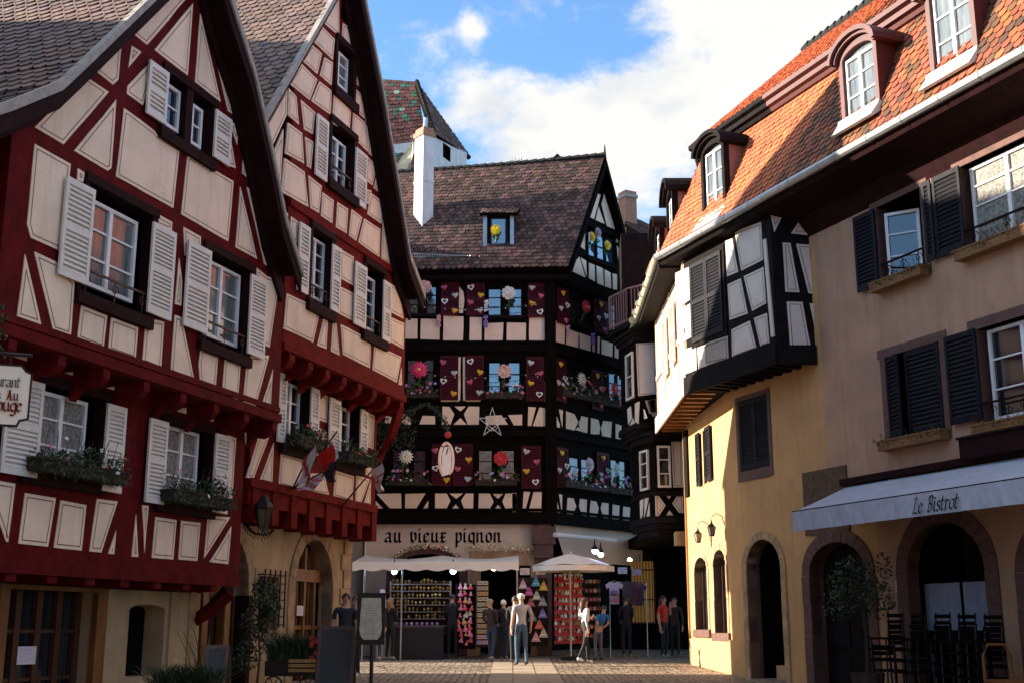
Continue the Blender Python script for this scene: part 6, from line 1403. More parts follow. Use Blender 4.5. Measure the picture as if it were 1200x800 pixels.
# bags hung in a column
t, x0, x1, zs = rack(606, 642, 676, 757, 34.2, 'bag_rack', 'dark display rack hung with triangular cloth bags', 'rack', 5, 'iron', .2, 'soil')
bagc = [(613, 684, (.7, .5, .6), 'pale pink'), (628, 681, (.1, .45, .65), 'turquoise'), (637, 686, (.75, .5, .1), 'orange'), (620, 692, (.5, .1, .35), 'violet'), (629, 697, (.45, .5, .4), 'sage green'), (636, 704, (.3, .3, .38), 'grey'), (622, 705, (.35, .1, .1), 'maroon'), (636, 718, (.2, .18, .5), 'indigo'), (632, 731, (.6, .12, .08), 'brick red'), (637, 741, (.55, .45, .35), 'beige'), (628, 746, (.6, .3, .3), 'dusty red'), (624, 722, (.1, .2, .2), 'dark teal')]
for px, py, c_, nm in bagc:
    p_ = at(px, py, 34.05); mb = MB(); mb.prism([p_+V(-.13, 0, -.12), p_+V(.13, 0, -.12), p_+V(.03, 0, .1), p_+V(-.03, 0, .1)], V(0, .05, 0), 0, c_); mb.box(p_+V(0, -.004, -.05), .14, .006, .03, 0, 0, tuple(min(1, x*1.7+.1) for x in c_)); mb.tube([p_+V(-.02, .02, .1), p_+V(0, .02, .17), p_+V(.02, .02, .1)], .006, 4, 0, c_)
    tag(mb.build('cloth_bag', 'col'), '%s triangular cloth bag hanging on the dark display rack' % nm, 'bag', 'bags on the display rack')
def sign_card(px, py, Y, w_, h_, lb, cols):
    p_ = at(px, py, Y); t = thing('picture_sign', p_, lb, 'sign'); mb = MB(); mb.box(p_, w_, .015, h_, 0, 0, cols[0]); mb.build('board', 'col', t)
    mb = MB()
    for k in range(5): mb.box(p_+V(random.uniform(-.3, .3)*w_, -.010, (k-2)*h_*.16), w_*random.uniform(.2, .4), .006, h_*.1, 0, 0, cols[1+k % (len(cols)-1)])
    mb.build('print', 'col', t)
sign_card(615, 669, 33.9, .26, .18, 'left of the two small picture signs right of the white canopy', [(.75, .72, .68), (.6, .2, .4), (.2, .3, .6), (.2, .5, .2)]); sign_card(633.5, 669, 33.9, .26, .18, 'right of the two small picture signs right of the white canopy', [(.75, .72, .6), (.7, .4, .1), (.2, .5, .3), (.6, .1, .1)])
sign_card(665, 669, 34.3, .24, .20, 'yellowish picture sign under the left of the parasol', [(.6, .5, .25), (.2, .15, .1), (.4, .3, .1)]); sign_card(676, 669, 34.3, .18, .20, 'yellowish picture sign under the middle of the parasol', [(.55, .45, .2), (.15, .15, .1), (.4, .3, .1)])
sign_card(729.5, 668, 35.0, .26, .18, 'pale sign at the mouth of the passage', [(.35, .36, .45), (.15, .15, .3), (.2, .2, .3)]); sign_card(746, 670, 35.4, .26, .17, 'blue-grey sign in the passage beside the lit grille', [(.3, .32, .5), (.1, .1, .4), (.5, .5, .6)])
# plush toys
t, x0, x1, zs = rack(651, 683, 675, 755, 34.1, 'plush_rack', 'tall stepped rack crowded with red and white plush toys', 'rack', 9, 'iron', .3, 'soil')
mb = MB()
for z in zs: mb.box(((x0+x1)/2, 34.07, z-.03), x1-x0+.06, .02, .07, 0, 0, (.45, .02, .03))
mb.build('red_trim', 'col', t)
def plush(loc, body, head, label, grp):
    c = Vector(loc); t = thing('plush_toy', c, label, 'plush toy', grp); mb = MB(); mb.ball(c+V(0, 0, .05), .045, 0, body, 8, (1, .8, 1.2)); mb.ball(c+V(-.03, -.03, .012), .018, 0, body, 6); mb.ball(c+V(.03, -.03, .012), .018, 0, body, 6); mb.build('body', 'col', t)
    mb = MB(); mb.ball(c+V(0, -.005, .12), .034, 0, head, 8); mb.ball(c+V(-.026, 0, .148), .012, 0, head, 6); mb.ball(c+V(.026, 0, .148), .012, 0, head, 6); mb.ball(c+V(0, -.036, .115), .010, 0, (.7, .3, .05), 6); mb.build('head', 'col', t); return t
ptypes = [((.6, .03, .03), (.8, .78, .76), 'red plush toy with a white head, seated on the toy rack'), ((.8, .78, .76), (.8, .78, .76), 'white plush toy seated on the toy rack'), ((.45, .25, .12), (.5, .3, .15), 'brown plush toy seated on the toy rack')]
P_ = [None]*3
for i, z in enumerate(zs):
    for k in range(9):
        ti = random.choice((0, 0, 1, 1, 2)); xx = x0+.03+(x1-x0-.06)*k/8; loc = (xx+random.uniform(-.02, .02), 34.12+random.uniform(-.03, .08), z+.01); gr = ['red plush toys', 'white plush toys', 'brown plush toys'][ti]
        if P_[ti] is None: P_[ti] = plush(loc, *ptypes[ti][:2], ptypes[ti][2], gr)
        else: dup(P_[ti], loc, random.uniform(-.5, .5))
# right-hand shelf with boxes of keepsakes
t, x0, x1, zs = rack(685, 703, 678, 752, 34.3, 'souvenir_shelf', 'dark shelf of small boxed keepsakes right of the plush toys', 'rack', 7, 'iron', .25, 'soil'); bx_ = None
for z in zs:
    for k in range(4):
        c_ = random.choice(((.4, .1, .1), (.45, .35, .2), (.2, .2, .3), (.5, .45, .4))); mb = MB(); p_ = V(x0+.08+k*.11, 34.35, z+.05); mb.box(p_, .08, .08, random.uniform(.06, .1), random.uniform(-.3, .3), 0, c_); mb.box(p_+V(0, 0, .05), .085, .085, .015, 0, 0, tuple(x*.6 for x in c_)); tag(mb.build('keepsake_box', 'col'), 'small keepsake box on the dark shelf right of the plush toys', 'box', 'boxed keepsakes')
# dark side tables of goods under the canopy
for (pa, pb, Y, lb) in ((462, 520, 34.0, 'cloth-covered counter of snow globes below the gilt ornaments'), (577, 603, 34.4, 'dark counter of goods behind the two elderly people')):
    a, b = gp(pa, Y), gp(pb, Y); t = thing('goods_counter', (a+b)/2, lb, 'counter'); mb = MB(); mb.box(((a.x+b.x)/2, Y, gz(Y)+.42), b.x-a.x, .6, .84, 0, 0, (.012, .010, .014)); mb.box(((a.x+b.x)/2, Y, gz(Y)+.86), b.x-a.x+.06, .66, .04, 0, 0, (.10, .08, .08)); mb.build('table', 'col', t)
    for k in range(18):
        p_ = V(a.x+.06+(b.x-a.x-.1)*(k % 9)/9, Y-.2+.2*(k//9), gz(Y)+.88); mb = MB(); mb.lathe(p_, [(.035, 0), (.03, .03)], 8, 0, (.2, .1, .3)); mb.ball(p_+V(0, 0, .06), .035, 0, random.choice(((.35, .35, .5), (.5, .5, .6), (.3, .2, .4))), 8); tag(mb.build('snow_globe', 'col'), 'small snow globe on the %s' % ('counter below the gilt ornaments' if pa < 500 else 'dark counter behind the elderly people'), 'snow globe', 'snow globes on the %s counter' % ('left' if pa < 500 else 'right'))
# market parasol
pc = at(671, 649, 33.2); zr_ = at(671, 662, 33.2).z; t = thing('market_parasol', gp(671, 33.2), 'large off-white square parasol over the plush toy rack', 'parasol')
hw = (at(722, 660, 33.2).x-at(624, 660, 33.2).x)/2; cx = at(673, 660, 33.2).x; mb = MB(); rim = []
for k in range(8):
    a = k*math.pi/4+.12; rr_ = hw*(1.0 if k % 2 == 0 else .98); rim.append(V(cx+rr_*math.cos(a), 33.6+rr_*.75*math.sin(a), zr_))
ap_ = V(cx-.1, 33.6, pc.z+.05)
for k in range(8):
    a, b = rim[k], rim[(k+1) % 8]; m_ = (a+b)/2+V(0, 0, .03); m2 = m_.lerp(ap_, .5)+V(0, 0, -.02)
    mb.face([a, m_, m2, a.lerp(ap_, .5)+V(0, 0, .03)]); mb.face([m_, b, b.lerp(ap_, .5)+V(0, 0, .03), m2]); mb.face([a.lerp(ap_, .5)+V(0, 0, .03), m2, ap_]); mb.face([m2, b.lerp(ap_, .5)+V(0, 0, .03), ap_])
    mb.face([a, b, b+V(0, 0, -.14), a+V(0, 0, -.14)])
mb.build('canopy', 'canvas', t); mb = MB(); mb.tube([V(ap_.x, 33.6, gz(33.6)), ap_+V(0, 0, .08)], .028, 8); mb.build('pole', 'steel', t)
mb = MB()
for r_ in rim: mb.tube([V(ap_.x, 33.6, ap_.z-.45), (r_+ap_)/2+V(0, 0, -.02)], .01, 5); mb.tube([ap_+V(0, 0, -.03), r_+V(0, 0, -.02)], .01, 5)
mb.build('ribs', 'steel', t); mb = MB(); mb.lathe(V(ap_.x, 33.6, gz(33.6)), [(.28, 0), (.28, .06), (.06, .1)], 14); mb.build('base', 'iron', t)
# clothes rail and T shirts in the passage
def shirt(px, py, Y, c_, label, w_=.5, h_=.62, logo=None):
    p_ = at(px, py, Y); t = thing('hanging_shirt', p_, label, 'shirt', 'shirts hanging in the passage'); mb = MB()
    o_ = [(-.5, .36), (-.2, .5), (-.08, .44), (.08, .44), (.2, .5), (.5, .36), (.42, .16), (.27, .24), (.26, -.5), (-.26, -.5), (-.27, .24), (-.42, .16)]
    mb.prism([p_+V(x*w_, 0, z*h_) for x, z in o_], V(0, .05, 0), 0, c_); mb.build('cloth', 'col', t)
    if logo: mb = MB(); mb.lathe(p_+V(0, -.02, 0), [(.01, -.08), (.11, -.04), (.11, .04), (.01, .08)], 10, 0, logo); mb.box(p_+V(0, -.01, -.2), .25, .02, .06, 0, 0, (.45, .1, .3)); mb.build('print', 'col', t)
    mb = MB(); mb.tube([p_+V(-.08, .02, .44*h_), p_+V(0, .02, .5*h_+.03), p_+V(.08, .02, .44*h_)], .006, 4); mb.build('hanger', 'steel', t)
shirt(720, 694, 34.6, (.30, .28, .38), 'grey printed T-shirt hanging at the passage mouth', logo=(.12, .10, .25))
for i, (px, c_, lb) in enumerate([(735, (.02, .02, .04), 'black shirt on the rail right of the grey printed one'), (741, (.12, .02, .05), 'dark red shirt in the middle of the passage rail'), (748, (.03, .03, .12), 'navy shirt on the right of the passage rail')]): shirt(px, 694+i, 35.0+i*.2, c_, lb)
t = thing('clothes_rail', gp(735, 35.2), 'steel clothes rail in the dark passage', 'clothes rail'); a, b = at(714, 681, 34.8), at(757, 682, 35.6); mb = MB(); mb.tube([a, b], .015, 6); mb.build('rail', 'steel', t)
for q in (a, b): mb = MB(); mb.tube([q, V(q.x, q.y, gz(q.y))], .015, 6); mb.build('upright', 'steel', t)

# ================================================================= FOREGROUND LEFT
# wall lantern on scrolled bracket
t = thing('wall_lantern', at(303, 622, 19.0), 'black wrought iron lantern on a scrolled bracket under the second house', 'lantern')
Lp = LF.w(*LF.uz(309, 600, -.35), -.35); s_ = .0098*1
def lz(py): return LF.uz(309, py, -.35)[1]
c = V(Lp.x, Lp.y, 0)
zt_, zm, zb2 = lz(583), lz(597), lz(617)
mb = MB(); mb.lathe(c, [(.02, lz(579)), (.07, lz(582)), (.09, lz(586)), (.13, lz(588)), (.17, lz(594)), (.16, lz(596))], 6); mb.build('lantern_cap', 'iron', t)
mb = MB(); n6 = [V(math.cos(k*math.pi/3), math.sin(k*math.pi/3), 0) for k in range(6)]
for d_ in n6: mb.tube([c+d_*.16+V(0, 0, lz(596)), c+d_*.09+V(0, 0, zb2)], .010, 5)
mb.lathe(c, [(.10, zb2-.02), (.10, zb2), (.04, zb2+.01)], 6); mb.lathe(c, [(.165, lz(597)), (.165, lz(596))], 6); mb.build('lantern_frame', 'iron', t)
mb = MB()
for k in range(6): d0_, d1_ = n6[k], n6[(k+1) % 6]; mb.face([c+d0_*.15+V(0, 0, lz(597)), c+d1_*.15+V(0, 0, lz(597)), c+d1_*.085+V(0, 0, zb2), c+d0_*.085+V(0, 0, zb2)])
mb.build('lantern_glass', mat('amber lantern glass', (.10, .06, .03), .15, .4, 20), t)
mb = MB(); arc_ = [(284,592),(285,603),(288,613),(293,620),(300,625),(309,626),(316,624),(321,620)]; ap2 = [LF.w(*LF.uz(x, y, -1.05+.7*i/7), -1.05+.7*i/7) for i, (x, y) in enumerate(arc_)]; mb.tube(ap2, .022, 7)
for i in range(14):
    q = ap2[min(6, i//2)].lerp(ap2[min(7, i//2+1)], (i % 2)*.5); mb.tube([q+LF.d*-.05+LF.d*.04*math.cos(k)+V(0, 0, -.05+.04*math.sin(k)) for k in [j*.8 for j in range(8)]], .008, 4)
mb.tube([c+V(0, 0, zb2-.02), c+V(0, 0, lz(625))], .02, 6)
for sgn in (-1, 1): mb.tube([c+LF.d*(.12*sgn)+LF.d*.05*math.cos(k)+V(0, 0, lz(622)+.05*math.sin(k)) for k in [j*.7 for j in range(9)]], .012, 5)
mb.build('bracket', 'iron', t)
# flags
def flag(p0, p1, pts, cols, label, Y=None):
    t = thing('flag', p0, label, 'flag', 'flags on the second house'); mb = MB(); mb.tube([p0, p1], [.02, .014], 6); mb.build('flagpole', 'iron', t)
    n_ = len(pts); k = 0
    mb = MB(); rows = 10
    for i in range(rows):
        for j in range(5):
            f = lambda a, b: (pts[0].lerp(pts[1], b)).lerp(pts[3].lerp(pts[2], b), a)+LF.n*(.045*math.sin(b*7+a*5))
            q = [f(i/rows, j/5), f((i+1)/rows, j/5), f((i+1)/rows, (j+1)/5), f(i/rows, (j+1)/5)]
            mb.face(q, 0, cols(i/rows, j/5))
    mb.build('cloth', 'col', t, smooth=True)
FL = lambda x, y, o: LF.w(*LF.uz(x, y, o), o)
b0 = FL(343, 572, -.5)
flag(b0, FL(371, 514, .75), [FL(369, 518, .7), FL(352, 548, .25), FL(352, 571, .3), FL(366, 556, .6)], lambda a, b: (.6, .58, .6) if (b+a*.3) % .8 < .35 else (.55, .04, .05), 'red and white flag, leftmost on the second house')
flag(b0+LF.d*.05, FL(395, 505, 1.0), [FL(389, 517, .9), FL(370, 538, .5), FL(388, 566, .5), FL(394, 562, .85)], lambda a, b: (.60, .02, .01) if a < .5 else (.02, .03, .07), 'red and black flag hanging in front of the geranium box')
flag(b0-LF.d*.05, FL(380, 552, .9), [FL(379, 553, .85), FL(356, 565, .3), FL(350, 574, .3), FL(372, 573, .7)], lambda a, b: (.55, .50, .55) if (int(a*6)+int(b*5)) % 2 else (.5, .08, .12), 'low red and white chequered flag near the bracket')
flag(FL(402, 591, -.5), FL(446, 539, 1.1), [FL(447, 540, 1.1), FL(434, 556, .8), FL(446, 578, .9), FL(449, 572, 1.1)], lambda a, b: (.72, .62, .58) if not (.3 < a < .5) else (.65, .08, .10), 'pale pink pennant on the rightmost flagpole')
# geranium boxes
ger = ((.65, .02, .03), (.6, .05, .12), (.75, .7, .7))
for r_, o_, nm, n_, hh, cc in ((W3, -.42, 'bushy geranium box under the left first-floor window of the first house', 900, .42, ((.5, .12, .12), (.75, .7, .7))), (W4, -.42, 'geranium box with red and white blooms beside the carved post', 800, .45, ger), (Wc, -.47, 'green geranium box under the left first-floor window of the second house', 700, .40, ger[:1]), (Wd_, -.47, 'geranium box with red blooms behind the red and black flag', 700, .38, ger[:1])):
    flowerbox(LF, (r_[0]+.0, r_[1]+.12, r_[2]-.02), o_, nm, 'geranium boxes on the red houses', cc, n_, hh*.85, nb=14 if n_ > 750 else 6, br=.032, size=.055, depth=.26, spill=.14, leafm='leafd', lcols=((1.2, 1.3, 1), (.8, 1, .7), (2, 2, 1.4)))
# restaurant sign at the left edge
t = thing('restaurant_sign', LF.w(*LF.uz(-5, 495, .9), .9), 'cream scalloped restaurant sign board lettered in black and red at the left edge', 'sign')
SG = Fac(*(at(34, 462, 11.5).xy), .93, .36); 
def sgu(x, y): return SG.uz(x, y, 0)
uR_s, zT_s = sgu(34, 462)[0], sgu(20, 430)[1]; zB_s = sgu(20, 498)[1]; uL_s = uR_s-.95; r_ = .05
out_ = [(uL_s, zB_s), (uR_s-.09, zB_s), (uR_s-.07, zB_s+.05), (uR_s, zB_s+.07), (uR_s, zT_s-.07), (uR_s-.05, zT_s-.05), (uR_s-.09, zT_s), (uL_s, zT_s)]
mb = MB(); mb.prism([SG.w(u, z, .0) for u, z in out_], SG.n*.03); mb.build('board', mat('cream enamel', (.74, .66, .55), .5, .06, 9), t)
mb = MB(); bo = inset(out_, -.018)
for i in range(len(out_)): j = (i+1) % len(out_); mb.prism([SG.w(*out_[i], .034), SG.w(*out_[j], .034), SG.w(*bo[j], .034), SG.w(*bo[i], .034)], SG.n*-.04)
mb.build('rim', 'iron', t)
lettering(SG, 'Restaurant', sgu(16.5, 452)[0]-.365, sgu(10, 453.5)[1], .066, .031, t, 'iron', nib=.16, space=.72, slant=.05)
lettering(SG, 's Au', sgu(-5, 470)[0], sgu(10, 469)[1], .062, .031, t, 'red2', nib=.24, space=.9); lettering(SG, 'Rouge', sgu(-6, 483)[0]-.06, sgu(10, 482)[1], .082, .031, t, 'red2', nib=.22, space=.78)
mb = MB(); mb.tube([SG.w(uL_s-.1, zT_s+.12, .01), SG.w(uR_s, zT_s+.12, .01)], .02, 6)
for k in (.2, .8): mb.tube([SG.w(uL_s+(uR_s-uL_s)*k, zT_s+.12, .01), SG.w(uL_s+(uR_s-uL_s)*k, zT_s-.01, .01)], .008, 5)
mb.tube([SG.w(uL_s+.3+.12*math.cos(k*.5)*(1-k/30), zT_s+.28+.12*math.sin(k*.5)*(1-k/30), .01) for k in range(22)], .012, 5); mb.build('bracket', 'iron', t)
mb = MB()
for k in range(90): leaves(mb, SG.w(uR_s-.35+random.uniform(-.06, .08), zT_s+.32+random.uniform(-.22, .25), random.uniform(-.1, .1)), (.03, .03, .03), 2, .05, ((.5, .9, 1.2), (.8, 1, .8)))
mb.build('garland', 'leafd', t)
# potted shrub, planter trolley, boards
def onl(px, py_b, Y): p_ = at(px, py_b, Y); return V(p_.x, Y, gz(Y))
p_ = at(301, 800, 20.8); p_ = V(p_.x, 20.8, gz(20.8)-.12)
t = thing('potted_shrub', p_, 'slim leafy shrub in a bright red pot before the barred window', 'potted plant')
mb = MB(); mb.lathe(p_, [(.13, 0), (.17, .28), (.19, .29), (.19, .33), (.16, .33), (.155, .27)], 16); mb.build('pot', 'terra', t)
mb = MB(); mb.tube([p_+V(0, 0, .25), p_+V(.03, 0, .8), p_+V(-.02, 0, 1.3), p_+V(.05, 0, 1.9)], [.025, .02, .016, .008], 6); mb.tube([p_+V(0, 0, .7), p_+V(-.15, .05, 1.1)], .01, 5); mb.tube([p_+V(0, 0, 1.0), p_+V(.2, 0, 1.5)], .01, 5); mb.build('trunk', 'door', t)
mb = MB()
for c_, r_, n_ in (((.05, 0, 1.75), (.25, .22, .32), 330), ((-.05, 0, 1.35), (.28, .22, .28), 260), ((.12, 0, 1.05), (.2, .2, .2), 120), ((-.18, 0, .8), (.25, .2, .25), 160), ((.2, 0, 1.55), (.16, .16, .16), 90), ((-.2, 0, 1.0), (.14, .12, .14), 60)): leaves(mb, p_+V(*c_), r_, n_, .08, ((1, 1, 1), (.7, .8, .7), (1.5, 1.5, 1)))
mb.build('leaves', 'leafd', t)
p_ = at(344, 797, 22.3); p_ = V(p_.x, 22.3, gz(22.3)-.05)
t = thing('planter_cart', p_, 'wooden cart planter full of tall green grass before the arched door', 'planter')
mb = MB(); mb.box(p_+V(0, 0, .45), .92, .45, .26, -.15); mb.build('trough', 'soil', t)
mb = MB()
for z in (.42, .50, .58): mb.box(p_+V(.18, -.26, z-.0), .48, .02, .055, -.15)
mb.build('front_slats', mat('pale wood slats', (.50, .30, .10), .6, .3, 8), t)
for x in (-.3, .3): mb = MB(); c_ = p_+V(x, -.27, .17); mb.tube([c_+V(.15*math.cos(k*math.pi/8), 0, .15*math.sin(k*math.pi/8)) for k in range(17)], .018, 6); [mb.tube([c_, c_+V(.15*math.cos(k*math.pi/3), 0, .15*math.sin(k*math.pi/3))], .008, 4) for k in range(6)]; mb.ball(c_, .03, 0, None, 8); mb.build('wheel', 'iron', t)
def grassy(mb, c_, w_, d_, n_, h_, cols, lean=.25):
    for _ in range(n_):
        b_ = Vector(c_)+V(random.uniform(-w_, w_), random.uniform(-d_, d_), 0); L = h_*random.uniform(.5, 1.15); lx, ly = random.gauss(0, lean)*L, random.gauss(0, lean)*L; col = random.choice(cols); wv = V(random.uniform(-1, 1), random.uniform(-1, 1), 0).normalized()*.009; pr_ = None
        pts = [b_, b_+V(lx*.25, ly*.25, L*.5), b_+V(lx*.8, ly*.8, L*.85), b_+V(lx*1.4, ly*1.4, L*.95)]
        for q0, q1, s0, s1 in zip(pts, pts[1:], (1, .9, .6), (.9, .6, .05)): mb.face([q0-wv*s0, q0+wv*s0, q1+wv*s1, q1-wv*s1], 0, col)
mb = MB(); grassy(mb, p_+V(0, 0, .55), .45, .2, 900, .50, ((1.3, 1.3, 1), (.8, 1, .6), (1.8, 1.6, 1)), .3); mb.build('grass', 'leafd', t)
mb = MB()
for k in range(14): bloom(mb, p_+V(random.uniform(.3, .6), -.2, random.uniform(.6, 1.0)), (0, -1, .3), .05, (.5, .02, .02), 5)
mb.build('red_blooms', 'petal', t)
p_ = at(218, 800, 17.0); p_ = V(p_.x, 17.0, at(224, 815, 17).z)
t = thing('grass_planter', p_, 'low dark planter of feathery ornamental grass at the bottom left', 'planter'); mb = MB(); mb.lathe(p_+V(0, 0, -.2), [(.3, 0), (.42, .3), (.4, .3), (.36, .26)], 16); mb.build('pot', 'soil', t)
mb = MB(); grassy(mb, p_+V(0, 0, .0), .40, .25, 900, .40, ((1, 1, .7), (.7, .8, .5), (1.6, 1.3, .8)), .45); grassy(mb, p_+V(.2, 0, .0), .1, .1, 14, .9, ((2.4, 2.0, 1.2),), .3); mb.build('grass', 'leafd', t)
def aboard(px0, px1, py0, Y, label, w_, h_, rz=0):
    p_ = at((px0+px1)/2, 780, Y); z1_ = at((px0+px1)/2, py0, Y).z; p_ = V(p_.x, Y, z1_-h_); t = thing('chalkboard', p_, label, 'chalkboard'); ca, sa = math.cos(rz), math.sin(rz)
    for sgn, nm in ((-1, 0), (1, 1)):
        mb = MB(); f = lambda u, z, o_: p_+V(u*ca-(sgn*(.30*(1-z/h_))+o_)*sa*-1*0-(sgn*.30*(1-z/h_)+o_)*sa*0, 0, 0)+V(-sa*0, sgn*.30*(1-z/h_)+o_, z)+V(0, u*sa, 0)
        for a, b, c_, d_ in ((-w_/2, -w_/2+.05, 0, h_), (w_/2-.05, w_/2, 0, h_), (-w_/2+.05, w_/2-.05, h_-.06, h_), (-w_/2+.05, w_/2-.05, .15, .21)):
            mb.hexa([f(a, c_, 0), f(b, c_, 0), f(b, c_, .03), f(a, c_, .03), f(a, d_, 0), f(b, d_, 0), f(b, d_, .03), f(a, d_, .03)])
        mb.build('frame', 'door', t)
        mb = MB(); mb.hexa([f(-w_/2+.05, .21, .01), f(w_/2-.05, .21, .01), f(w_/2-.05, .21, .02), f(-w_/2+.05, .21, .02), f(-w_/2+.05, h_-.06, .01), f(w_/2-.05, h_-.06, .01), f(w_/2-.05, h_-.06, .02), f(-w_/2+.05, h_-.06, .02)]); mb.build('slate', 'chalk', t)
aboard(374, 414, 733, 21.5, 'tall dark chalkboard easel with a reddish frame left of the menu stand', .62, 1.25, .15)
aboard(240, 266, 755, 18.0, 'small chalkboard easel with a pale frame behind the ornamental grass', .36, .95, .5)
p_ = at(433, 800, 21.0); bot = at(433, 815, 21.0).z; t = thing('menu_stand', V(p_.x, 21, bot), 'black menu lectern with a pale rounded menu sheet on a post', 'menu stand')
MF = Fac(p_.x-.05, 21.0, 1, .08); q = (MF.uz(418, 730)[0], MF.uz(451, 730)[0], MF.uz(430, 755)[1], MF.uz(430, 694)[1]); mb = MB(); MF.box(mb, *q, -.06, .0); mb.build('case', 'iron', t)
w_ = q[1]-q[0]; h_ = q[3]-q[2]; fr_ = [(.10, .30), (.14, .18), (.25, .10), (.75, .10), (.86, .18), (.90, .30), (.84, .90), (.16, .90)]; mb = MB(); mb.prism([MF.w(q[0]+w_*x, q[2]+h_*z, .012) for x, z in fr_], MF.n*-.012); m_ = mb.build('menu_sheet', mat('yellowed menu sheet', (.50, .46, .34), .5, .3, 14), t)
mb = MB()
for k in range(13): MF.box(mb, q[0]+w_*.27, q[0]+w_*(.27+random.uniform(.2, .46)), q[2]+h_*(.2+.045*k), q[2]+h_*(.2+.045*k)+.007, .0125, .0135, 0, (.25, .22, .16))
mb.build('print', 'col', t)
mb = MB(); mb.tube([V(p_.x+.02, 21.05, bot), V(p_.x+.02, 21.05, q[2]+.02)], .032, 8); mb.lathe(V(p_.x+.02, 21.05, bot), [(.2, 0), (.2, .03), (.04, .05)], 14); mb.build('post', 'iron', t)
# lanterns on the sunlit wall
for px, py, lb in ((818, 628, 'left lantern on a curled bracket on the sunlit ochre wall'), (834, 620, 'right lantern on a curled bracket on the sunlit ochre wall')):
    u, z = L2.uz(px, py, .3); c = L2.w(u, z, .30); t = thing('wall_lantern', c, lb, 'lantern', 'lanterns on the ochre wall')
    mb = MB(); mb.lathe(c, [(.05, -.12), (.09, .06), (.02, .13)], 6); mb.build('lantern_glass', mat('lantern glass', (.3, .28, .22), .2, .2), t); mb = MB()
    for k in range(6): d_ = V(math.cos(k*math.pi/3), math.sin(k*math.pi/3), 0); mb.tube([c+d_*.055+V(0, 0, -.13), c+d_*.095+V(0, 0, .06)], .008, 4)
    mb.lathe(c, [(.10, .06), (.03, .14), (.015, .2)], 6); mb.lathe(c, [(.06, -.15), (.06, -.12)], 6)
    mb.tube([c+V(0, 0, .2), c+L2.n*-.02+V(0, 0, .30), c+L2.n*-.12+V(0, 0, .36), c+L2.n*-.24+V(0, 0, .30), c+L2.n*-.30+V(0, 0, .1)], .012, 6); mb.build('lantern_frame', 'iron', t)
# bistro shrub and stacked chairs under the awning
p_ = RF.w(RF.uz(1015, 760, 1.0)[0], 0, 1.0); p_.z = gz(p_.y); t = thing('olive_tree', p_, 'dark potted olive tree in front of the closed arched door', 'tree')
mb = MB(); mb.lathe(p_, [(.22, 0), (.28, .4), (.26, .4), (.2, .34)], 14); mb.build('pot', 'soil', t); mb = MB(); mb.tube([p_+V(0, 0, .3), p_+V(.02, 0, 1.0), p_+V(-.04, 0, 1.6)], [.035, .03, .02], 7); mb.tube([p_+V(0, 0, 1.1), p_+V(.25, 0, 1.7)], .012, 5); mb.build('trunk', 'soil', t)
mb = MB()
for c_, r_, n_ in (((-.1, 0, 1.85), (.5, .4, .5), 700), ((.25, 0, 1.6), (.3, .3, .35), 260), ((.4, 0, 2.15), (.14, .14, .25), 70), ((-.4, 0, 1.5), (.3, .3, .3), 200)): leaves(mb, p_+V(*c_), r_, n_, .07, ((1, 1, 1), (.6, .7, .6)))
mb.build('crown', 'leafd', t)
def chair(loc, label, grp):
    t = thing('bistro_chair', loc, label, 'chair', grp); c = Vector(loc)
    mb = MB(); mb.box(c+V(0, 0, .45), .42, .42, .035); mb.build('seat', 'black', t)
    mb = MB()
    for z in (.62, .72, .82): mb.box(c+V(0, .20, z), .38, .02, .06)
    mb.build('backrest', 'black', t)
    for x in (-.18, .18):
        mb = MB(); mb.tube([c+V(x, -.18, 0), c+V(x, -.17, .45)], .015, 6); mb.build('leg', 'iron', t)
        mb = MB(); mb.tube([c+V(x, .20, 0), c+V(x, .18, .45), c+V(x, .22, .88)], .015, 6); mb.build('leg', 'iron', t)
    return t
ch0 = None
for i in range(5):
    for j in range(4):
        p_ = RF.w(RF.uz(1040, 760, .8)[0]+i*.55, 0, .8); p_.z = gz(p_.y)+j*.17
        lb = 'dark bistro chair in the stacks under the awning'
        if ch0 is None: ch0 = chair(p_, lb, 'stacked bistro chairs')
        else: dup(ch0, p_, random.uniform(-.1, .1)+RF.rz)
p_ = RF.w(RF.uz(1170, 790, 1.0)[0], 0, 1.0); p_.z = gz(p_.y); t = thing('bentwood_chair', p_, 'pale brown bentwood chair back at the right of the stacked chairs', 'chair'); mb = MB(); mb.tube([p_+V(-.2, 0, 0), p_+V(-.2, 0, .8), p_+V(-.12, 0, .95), p_+V(.12, 0, .95), p_+V(.2, 0, .8), p_+V(.2, 0, 0)], .022, 7); mb.build('back_frame', 'oak', t)
mb = MB(); mb.box(p_+V(0, -.2, .45), .42, .42, .04); mb.build('seat', 'oak', t)
for x in (-.18, .18): mb = MB(); mb.tube([p_+V(x, -.38, 0), p_+V(x, -.38, .44)], .018, 6); mb.build('leg', 'oak', t)
# string of fairy lights across the corner house
t = thing('light_string', CF.w(CF.uz(600, 430, .25)[0], CF.uz(600, 440, .25)[1], .25), 'thin dark cable of tiny bulbs strung across the corner house', 'light string'); mb = MB(); mb2 = MB()
for (x0_, y0_), (x1_, y1_) in (((486, 358), (628, 356)), ((486, 436), (628, 437)), ((630, 440), (750, 432))):
    pts = []
    for k in range(13): q = k/12; pts.append(at(x0_+(x1_-x0_)*q, y0_+(y1_-y0_)*q+5*math.sin(math.pi*q), 35.7+(0 if x1_ < 700 else q*2)))
    mb.tube(pts, .008, 4)
    for p_ in pts: mb2.ball(p_+V(0, 0, -.03), .02, 0, None, 6)
mb.build('cable', 'iron', t); mb2.build('bulbs', 'sash', t)
